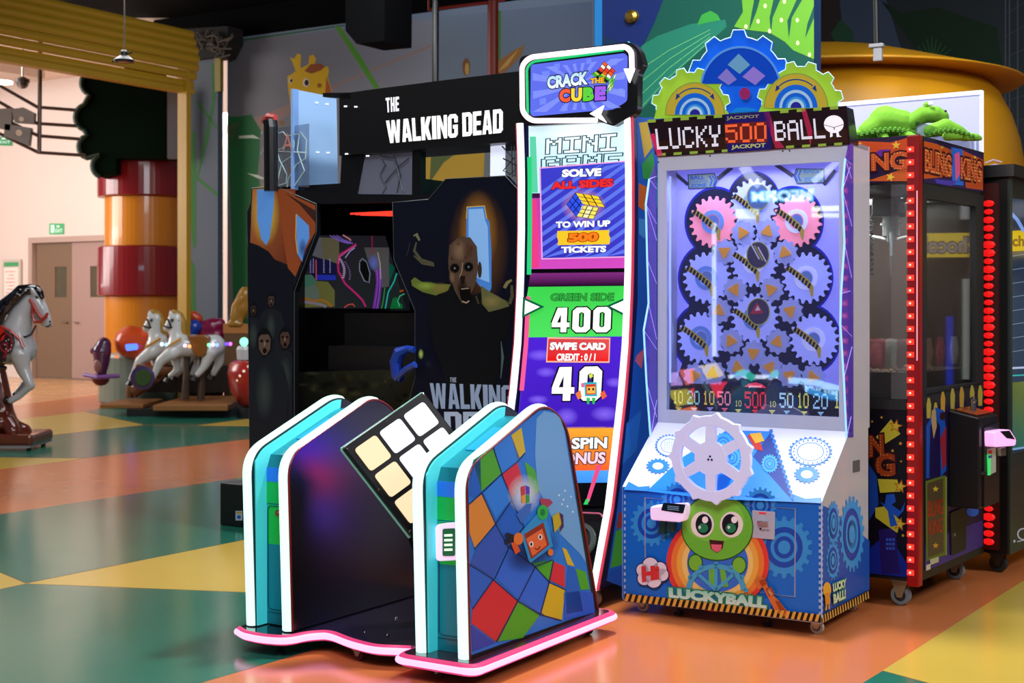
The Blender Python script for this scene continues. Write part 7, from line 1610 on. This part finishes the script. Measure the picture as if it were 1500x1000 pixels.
b = MB(); b.tube([H(*p, -.1) for p in hw((215, 280), (190, 330), (155, 345), (120, 330))], .010, 6); b.build('rein', HB2, hs_)
for x, y in ((212, 128),):
    b = MB(); b.ball(H(*hw((x, y))[0], -.062), .016, n=10); b.build('eye', HB2, hs_)
b = MB(); b.ball(H(*hw((277, 262))[0], -.03), .011, n=8); b.tube([H(*p, -.03) for p in hw((255, 290), (272, 285), (283, 272))], .006, 5); b.build('mouth', HB2, hs_)
b = MB(); b.plate(Face(H(0, 445, -.2), V(1, 0, 0), UZ, V(0, -1, 0)), hw((-130, 300), (20, 300), (60, 320), (76, 380), (60, 430), (30, 440), (25, 480), (-5, 495), (-100, 480)), .05); sd = b.build('saddle', mat('saddle_dark', '#2a1018', .2, coat=.5), hs_, bevel=.012)
FSd = Face(H(0, 445, -.2), V(1, 0, 0), UZ, V(0, -1, 0)); a = Art(FSd, .003)
a.ell(*hw((5, 330))[0], 6, 10, '#b8281c', 0); a.ring(*hw((30, 375))[0], 8, 10, '#8a2a30', 0, 1.5); a.line(hw((10, 385), (40, 380), (35, 430), (20, 460)), 3, '#8a2430', 1)
for i in range(7): t = i*.8; a.ell(*hw((45+18*math.cos(t), 390+30*math.sin(t)))[0], 1, 1, '#c8c8d0', 2, 6)
a.build('saddle_print', sd, rough=.2)
b = MB(); b.tube([H(*p, -.17) for p in hw((-60, 495), (-10, 500), (70, 510))], .018, 8); b.build('girth', HB2, hs_)
RK = mat('rock_red', '#5c2418', .2, noise=.45, nscale=7, coat=.6)
rock = [ch(H, [(-20, 500, 0, 12), (0, 620, 0, 14), (10, 740, 0, 17), (20, 800, 0, 20), (0, 840, 0, 22)], hw), ch(H, [(-160, 860, 0, 18), (-60, 860, 0, 20), (60, 850, 0, 19), (120, 865, 0, 15)], hw), ch(H, [(60, 800, -.1, 12), (100, 850, -.15, 12)], hw), ch(H, [(0, 800, -.15, 13), (-60, 850, -.2, 14)], hw)]
blob('rock', rock, .02, RK, hs_, smooth=2)
zr = H(0, 637).z; pL, pR = H(-60, 445), H(62.5, 445)
b = MB(); b.box(V(pL.x, 13.0, .045), V(pR.x-pL.x, 0, 0), V(0, .62, 0), UZ*(H(0, 632).z-.045)); b.build('rock_plinth', RK, hs_, bevel=.03)
b = MB(); b.box(V(pL.x, 12.99, .03), V(pR.x-pL.x-.02, 0, 0), V(0, .64, 0), UZ*.02); b.build('base_rim', mat('rim_grey', '#8a8888', .4), hs_)
for x, y in ((-2.95-1.45, 13.1), (-4.42, 13.5)):
    b = MB(); b.cyl(V(pR.x-.06, y, 0), V(pR.x-.06, y, .035), .022, 10); b.build('rubber_foot', PLB, hs_)
# ---- twin pony ride
PW_ = mat('pony_white', '#c9cdcc', .15, coat=.5); PG = mat('pony_gold', '#a8802a', .35, coat=.3); PD = mat('pony_hoof', '#15120f', .3)
wp = lambda *p: zm(130, 420, 5.0, p)
WOOD = mat('ride_wood', '#8a5a2c', .5, noise=.25, nscale=9)
PY = 17.6
tw = thing('pony_ride', V(at(270, HY, PY).x, PY, 0), 'twin white pony coin ride with gold manes on a wooden plank deck', 'coin ride')
def pony(dx, dY):
    C = Cam(PY+dY); w_ = lambda *p: [(x+dx, y) for x, y in wp(*p)]
    bodyc = [ch(C, [(640, 440, 0, 15), (700, 430, 0, 17), (760, 435, 0, 16), (860, 430, 0, 16), (920, 430, 0, 17)], w_), ch(C, [(645, 420, 0, 13), (640, 350, 0, 10), (645, 290, 0, 9), (650, 235, 0, 9)], w_),
             ch(C, [(650, 225, 0, 8.5), (615, 240, 0, 8), (585, 280, 0, 6), (570, 305, 0, 5.5)], w_), ch(C, [(625, 480, -.08, 11), (540, 540, -.1, 7.5), (505, 620, -.1, 5.5), (480, 670, -.1, 5)], w_), ch(C, [(625, 470, .08, 9), (620, 550, .1, 6.5), (635, 610, .1, 5.5), (580, 655, .1, 4.5)], w_),
             ch(C, [(900, 470, -.08, 12), (860, 580, -.1, 6.5), (810, 640, -.1, 5)], w_), ch(C, [(930, 460, .08, 12), (945, 560, .1, 7), (900, 640, .1, 5)], w_), ch(C, [(600, 205, -.03, 3), (602, 180, -.03, 2.5), (606, 160, -.03, 1)], w_), ch(C, [(650, 200, .03, 3), (652, 175, .03, 2)], w_)]
    blob('pony_body', bodyc, .022, PW_, tw, smooth=3)
    blob('gold_mane', [ch(C, [(625, 185, 0, 5), (665, 210, 0, 6), (688, 260, 0, 6), (695, 320, 0, 5), (700, 370, 0, 4)], w_)], .02, PG, tw, smooth=2)
    b = MB(); F2 = Face(C(0, 445, -.19), V(1, 0, 0), UZ, V(0, -1, 0)); b.plate(F2, w_((710, 350), (770, 355), (850, 350), (890, 370), (870, 430), (860, 500), (800, 520), (760, 480), (740, 400)), .08); b.build('gold_saddle', mat('saddle_gold', '#7e4c18', .3), tw, bevel=.02)
    for pts in (((560, 285), (600, 300), (650, 290), (668, 240)), ((585, 235), (600, 260), (612, 300))):
        b = MB(); b.tube([C(*p, -.055) for p in w_(*pts)], .012, 6); b.build('bridle', PD, tw)
    b = MB(); b.tube([C(*p, -.16) for p in w_((590, 440), (640, 410), (700, 375))], .016, 6); b.build('gold_strap', mat('gold_strap', '#c8902a', .3), tw)
    b = MB(); b.ball(C(*w_((622, 242))[0], -.075), .022, n=8); b.build('eye', PD, tw)
    for x, y, d in ((478, 690, -.1), (570, 672, .1), (800, 655, -.1), (895, 650, .1)):
        b = MB(); b.tube([C(*w_((x, y))[0], d), C(*w_((x-12, y+28))[0], d)], [.045, .055], 10); b.build('hoof', PD, tw)
pony(0, -.25); pony(-30.5, .3)
b = MB(); p = at(190, HY, PY); dk0 = V(at(233, HY, PY-.9).x, PY-.9, 0)
for i in range(6):
    y0 = PY-.9+i*.3; b = MB(); b.box(V(at(230, HY, PY-.7).x, y0, .09), V(.88, 0, 0), V(0, .285, 0), UZ*.07); b.build('deck_plank', WOOD, tw, bevel=.01)
b = MB(); b.box(V(at(146, HY, PY-.5).x, PY-.5, .09), V(.52, 0, 0), V(0, 1.0, 0), UZ*.05); b.build('step_plank', WOOD, tw, bevel=.01)
b = MB(); b.box(V(at(205, HY, PY).x, PY-.6, 0), V(1.25, 0, 0), V(0, 1.3, 0), UZ*.09); b.build('base_frame', PLB, tw)
for x in (271, 294): b = MB(); b.tube([at(x, 585, PY-.3), at(x+2, 540, PY-.25), at(x+4, 512, PY-.2)], [.05, .035, .05], 10); b.build('support_post', mat('post_bronze', '#4a3c2c', .3, .4), tw)
b = MB(); b.tube([at(195, 575, PY), at(215, 560, PY), at(250, 545, PY), at(200, 540, PY)], [.08, .09, .1, .06], 10); b.tube([at(190, 582, PY), at(192, 566, PY)], [.05, .06], 10); b.build('carved_foot', mat('carved', '#6a4020', .3, coat=.4), tw)
b = MB(); b.lathe(at(210, 553, PY-.55), [(.09, 0), (.145, .02), (.145, .05), (.09, .06)], 24, (V(1, 0, 0), UZ, V(0, -1, 0))); wl = b.build('round_shield', mat('shield_purple', '#3c2a58', .3), tw)
b = MB(); b.lathe(at(210, 553, PY-.61), [(.1, 0), (.095, .015)], 24, (V(1, 0, 0), UZ, V(0, -1, 0))); b.build('green_centre', mat('shield_green', '#2c4a22', .4), wl)
b = MB(); b.box(at(205, 535, PY+.7), V(1.15, 0, 0), V(0, .06, 0), -UZ*.35); b.build('ride_skirt', mat('skirt_dark', '#1c120e', .4), tw)
for x, y, c in ((237, 504, '#d8f8ff'), (243.5, 504.6, '#7ab0ff'), (271, 506, '#f0b0ff'), (277.5, 507, '#ff8a4a'), (306, 505, '#6aff9a'), (312, 504.6, '#ffb0e8'), (318, 505, '#6a90ff'), (332, 503.6, '#5a3aff'), (337.5, 503.5, '#d860ff')):
    b = MB(); b.ball(at(x, y, PY-.55), .022, n=8); b.build('coloured_bulb', led('bulb_'+c, c, 3.), tw)
# ---- purple insect-like ride with orange body
PU = mat('ride_purple', '#4a2048', .2, coat=.5); OR_ = mat('ride_orange', '#c8481c', .3, coat=.3)
Y3 = 18.9; C3 = Cam(Y3)
pr = thing('rocker_ride', V(C3(180, HY).x, Y3, 0), 'orange and purple rocking coin ride on a round grey base behind the ponies', 'coin ride')
b = MB(); b.lathe(V(C3(205, HY).x, Y3+.3, 0), [(.02, .02), (.58, .02), (.62, .05), (.62, .64), (.6, .68), (.02, .68)], 40); b.build('round_base', mat('base_greygreen', '#7f8a7c', .3), pr)
blob('orange_body', [[(C3(200, 500, -.3), .22), (C3(230, 505, -.3), .26), (C3(235, 530, -.35), .2)]], .03, OR_, pr)
blob('purple_figure', [[(C3(165, 545, -.5), .06), (C3(165, 530, -.5), .1), (C3(165, 512, -.5), .125), (C3(168, 503, -.5), .1)], [(C3(167, 500, -.5), .03), (C3(167, 494, -.5), .025)]], .015, PU, pr)
b = MB(); b.ball(C3(162, 533, -.58), .07, (.8, .6, 1.3), 12); b.build('pale_belly', mat('belly', '#8a5a58', .4), pr)
b = MB(); b.tube([C3(140, 546, -.5), C3(162, 549, -.6), C3(192, 547, -.55)], .028, 8); b.build('handle_bar', mat('bar_purple', '#7a4a9a', .3), pr)
b = MB(); b.ball(C3(152, 512, -.45), .05, n=10); b.ball(C3(160, 552, -.4), .12, (1, .5, .8), 12); b.build('maroon_fender', mat('maroon', '#5a1820', .3), pr)
fd = Face(C3(190, HY, -.62), V(1, 0, 0), UZ, V(0, -1, 0)); b = MB(); b.plate(fd, rnd([(183, 504), (201, 503), (202, 512), (185, 514)], 3), .02); b.build('blue_display', led('led_blue', '#4a70ff', 2.2), pr)
b = MB(); b.ball(C3(189.5, 520, -.6), .02, n=8); b.build('red_bulb', led('led_orange', '#ff5a2a', 2.5), pr)
b = MB(); b.cyl(C3(198, 485, -.3), C3(198, 488, -.3), .05, 12); b.build('cap_knob', mat('maroon', '#5a1820', .3), pr)
# ---- winged ride, boat ride with gold figure
Y4 = 18.85; C4 = Cam(Y4)
bt = thing('character_ride', V(C4(300, HY).x, Y4, 0), 'blue and magenta flying coin ride with an orange top behind the ponies', 'coin ride')
blob('magenta_wing', [[(C4(298, 480, 0), .1), (C4(312, 478, 0), .12), (C4(322, 474, 0), .08)], [(C4(300, 490, 0), .1), (C4(320, 492, 0), .1)]], .02, mat('ride_magenta', '#8a1a4a', .25, coat=.4), bt)
blob('blue_body', [[(C4(278, 478, -.1), .09), (C4(288, 478, -.1), .1), (C4(282, 486, -.1), .09)]], .02, mat('ride_blue', '#1c44b0', .25, coat=.4), bt)
blob('orange_top', [[(C4(276, 463, -.05), .05), (C4(284, 462, -.05), .07), (C4(292, 466, -.05), .06)]], .015, OR_, bt)
b = MB(); b.box(V(C4(286, HY).x, Y4-.3, 0), V(.34, 0, 0), V(0, .45, 0), UZ*.66); b.build('ride_plinth', mat('plinth_dark', '#2a2018', .4), bt)
b = MB(); b.box(C4(318, 505, -.1), V(.14, 0, 0), V(0, .1, 0), -UZ*.45); b.build('yellow_box', mat('amber_box', '#a87a2c', .4), bt)
Y5 = 16.9; C5 = Cam(Y5)
rb = thing('boat_ride', V(C5(362, HY).x, Y5, 0), 'red rounded coin ride with bulbs along its rim beside the booth', 'coin ride')
b = MB(); b.lathe(V(C5(378, HY).x, Y5, .12), [(.05, 0), (.22, .03), (.33, .2), (.36, .4), (.34, .52), (.28, .56), (.02, .56)], 36); b.build('red_hull', HR, rb, smooth=True)
b = MB(); b.cyl(V(C5(378, HY).x, Y5, 0), V(C5(378, HY).x, Y5, .13), .25, 24); b.build('hull_base', PLB, rb)
for i in range(9):
    t = PI+.0+i*.18; 
    b = MB(); b.ball(V(C5(378, HY).x+.36*math.cos(t)*(.6+.05*i), Y5-.36*abs(math.sin(t))-.1*0, .18+i*.055), .018, n=8); b.build('rim_bulb', mat('bulb_pale', '#e8d8c8', .3, emit=.5), rb)
b = MB(); b.lathe(C5(362, 526, -.1), [(.1, 0), (.11, .12), (.09, .16)], 20); b.build('white_drum', mat('drum_white', '#b8bcc0', .3), rb)
b = MB(); b.ball(C5(361, 500, -.15), .052, n=14); b.build('green_lamp', led('led_greenball', '#7affc0', 2.4), rb)
Y6 = 18.6; C6 = Cam(Y6)
gp = thing('figure_ride', V(C6(348, HY).x, Y6, 0), 'gold crouching figure coin ride on a tall tan box beside the booth', 'coin ride')
b = MB(); b.box(V(C6(328, HY).x, Y6, 0), V(.5, 0, 0), V(0, .32, 0), UZ*C6(0, 474).z); b.build('tan_box', mat('tan_box', '#6a4a2c', .4), gp)
b = MB(); b.box(V(C6(328, HY).x-.01, Y6-.01, C6(0, 488).z), V(.52, 0, 0), V(0, .34, 0), UZ*(C6(0, 474).z-C6(0, 488).z)); b.build('amber_rim', mat('amber_rim', '#b8783a', .4), gp)
blob('gold_figure', [[(C6(345, 470, .1), .09), (C6(352, 450, .1), .13), (C6(358, 430, .1), .1)], [(C6(343, 465, 0), .06), (C6(344, 448, 0), .05), (C6(354, 436, 0), .05)], [(C6(338, 474, 0), .05), (C6(352, 474, 0), .05)]], .018, mat('gold_fig', '#a87a2c', .25, coat=.5, noise=.3, nscale=12), gp)

# ================================================================ NEON MACHINE ACROSS THE FLOOR (mirrored in the ball-drop window)
gl = front(OL, TU-.003); pc_ = gl.hit(1100, 430); rd_ = (pc_-CAM).normalized(); rd_ = (rd_-2*rd_.dot(UY)*UY); rh = V(rd_.x, rd_.y, 0).normalized()
NO = pc_+rh*6.2; NO.z = 0; nu = UZ.cross(-rh).normalized()
class Mir:
    def hit(s, x, y, off=0.):
        p = gl.hit(x, y); r = (p-CAM).normalized(); r = r-2*r.dot(UY)*UY; k = ((NO-rh*(-.0)-p).dot(rh))/r.dot(rh); return p+r*k-rh*off
nm = thing('neon_wall_sign', NO, 'neon lit game wall with coloured tiles, out of frame, mirrored in the ball drop window', 'game machine')
b = MB(); b.box(NO-nu*2.6+rh*.05, nu*5.2, UZ*3.4, rh*.3); b.build('black_back', mat('matt_black', '#050506', .9), nm)
a = Art(Mir(), .01)
for q, c_ in ((((242, 555), (355, 540), (410, 625), (290, 655)), '#ff7a4a'), (((370, 530), (490, 505), (545, 590), (420, 620)), '#e8d040'), (((180, 570), (235, 570), (270, 655), (185, 660)), '#d0a8f0'), (((175, 690), (300, 680), (345, 770), (210, 805)), '#c8b828'),
              (((310, 680), (420, 660), (470, 745), (355, 770)), '#ff3a3a'), (((440, 645), (560, 630), (600, 720), (490, 745)), '#ff2a3a'), (((375, 800), (480, 770), (520, 840), (400, 840)), '#8a4af0'), (((480, 760), (590, 750), (620, 820), (540, 840)), '#c83ae0'), (((235, 820), (350, 790), (380, 840), (300, 850)), '#ff7a2a')):
    a.poly(z3b(*q), c_, 0)
a.build('lit_tile_panel', nm, emit=5.5)
def mtube(name, pts, r, c_, s): b = MB(); M_ = Mir(); b.tube([M_.hit(x, y, .03) for x, y in pts], r, 6); b.build(name, led('m_'+c_, c_, s), nm)
mtube('neon_tube', rnd([(1047, 327), (1044.5, 332), (1045, 522)], 2, 3, False), .02, '#d8ecff', 6.)
mtube('neon_tube', rnd(z3b((740, 612), (690, 575), (650, 572), (617, 620), (612, 660)), 5, 4, False), .035, '#2ae0b0', 5.); mtube('neon_tube', z3b((612, 660), (612, 890)), .035, '#ff4a8c', 5.)
mtube('neon_tube', rnd(z3b((905, 575), (870, 580), (852, 650)), 5, 4, False), .035, '#2ae0b0', 5.); mtube('neon_tube', z3b((852, 650), (845, 780)), .035, '#ff4a8c', 5.)
mtube('neon_tube', z3b((570, 598), (900, 600)), .02, '#e8f4ff', 7.); mtube('neon_tube', rnd(z3b((970, 622), (1150, 635), (1310, 680)), 6, 4, False), .03, '#a8e0ff', 7.); mtube('neon_tube', rnd(z3b((1100, 690), (1200, 720), (1310, 745)), 6, 4, False), .025, '#3ab0ff', 5.)
mtube('neon_tube', z2((1160, 358), (1350, 352)), .025, '#f0ffd0', 7.); mtube('neon_tube', z2((1160, 400), (1350, 402)), .02, '#f0ffb0', 6.); mtube('neon_tube', z2((640, 380), (800, 376)), .03, '#f4ffe0', 5.); mtube('neon_tube', z2((640, 410), (780, 412)), .02, '#f4ffe0', 5.)
mtube('neon_tube', z2((690, 60), (740, 130), (810, 190)), .05, '#dce8ff', 5.); mtube('neon_tube', z2((1345, 30), (1270, 90), (1170, 170)), .03, '#dce8ff', 5.)
a = Art(Mir(), .02); a.text('MEOHM', z2((1165, 222), (750, 240), (755, 302), (1165, 300)), '#dff4ff', 1, .03, '#3ab8e8', .09); a.text('MEOHM', z3b((1300, 690), (1075, 650), (1085, 700), (1300, 735)), '#a8e0ff', 1, .02)
a.build('neon_lettering', nm, emit=10.)
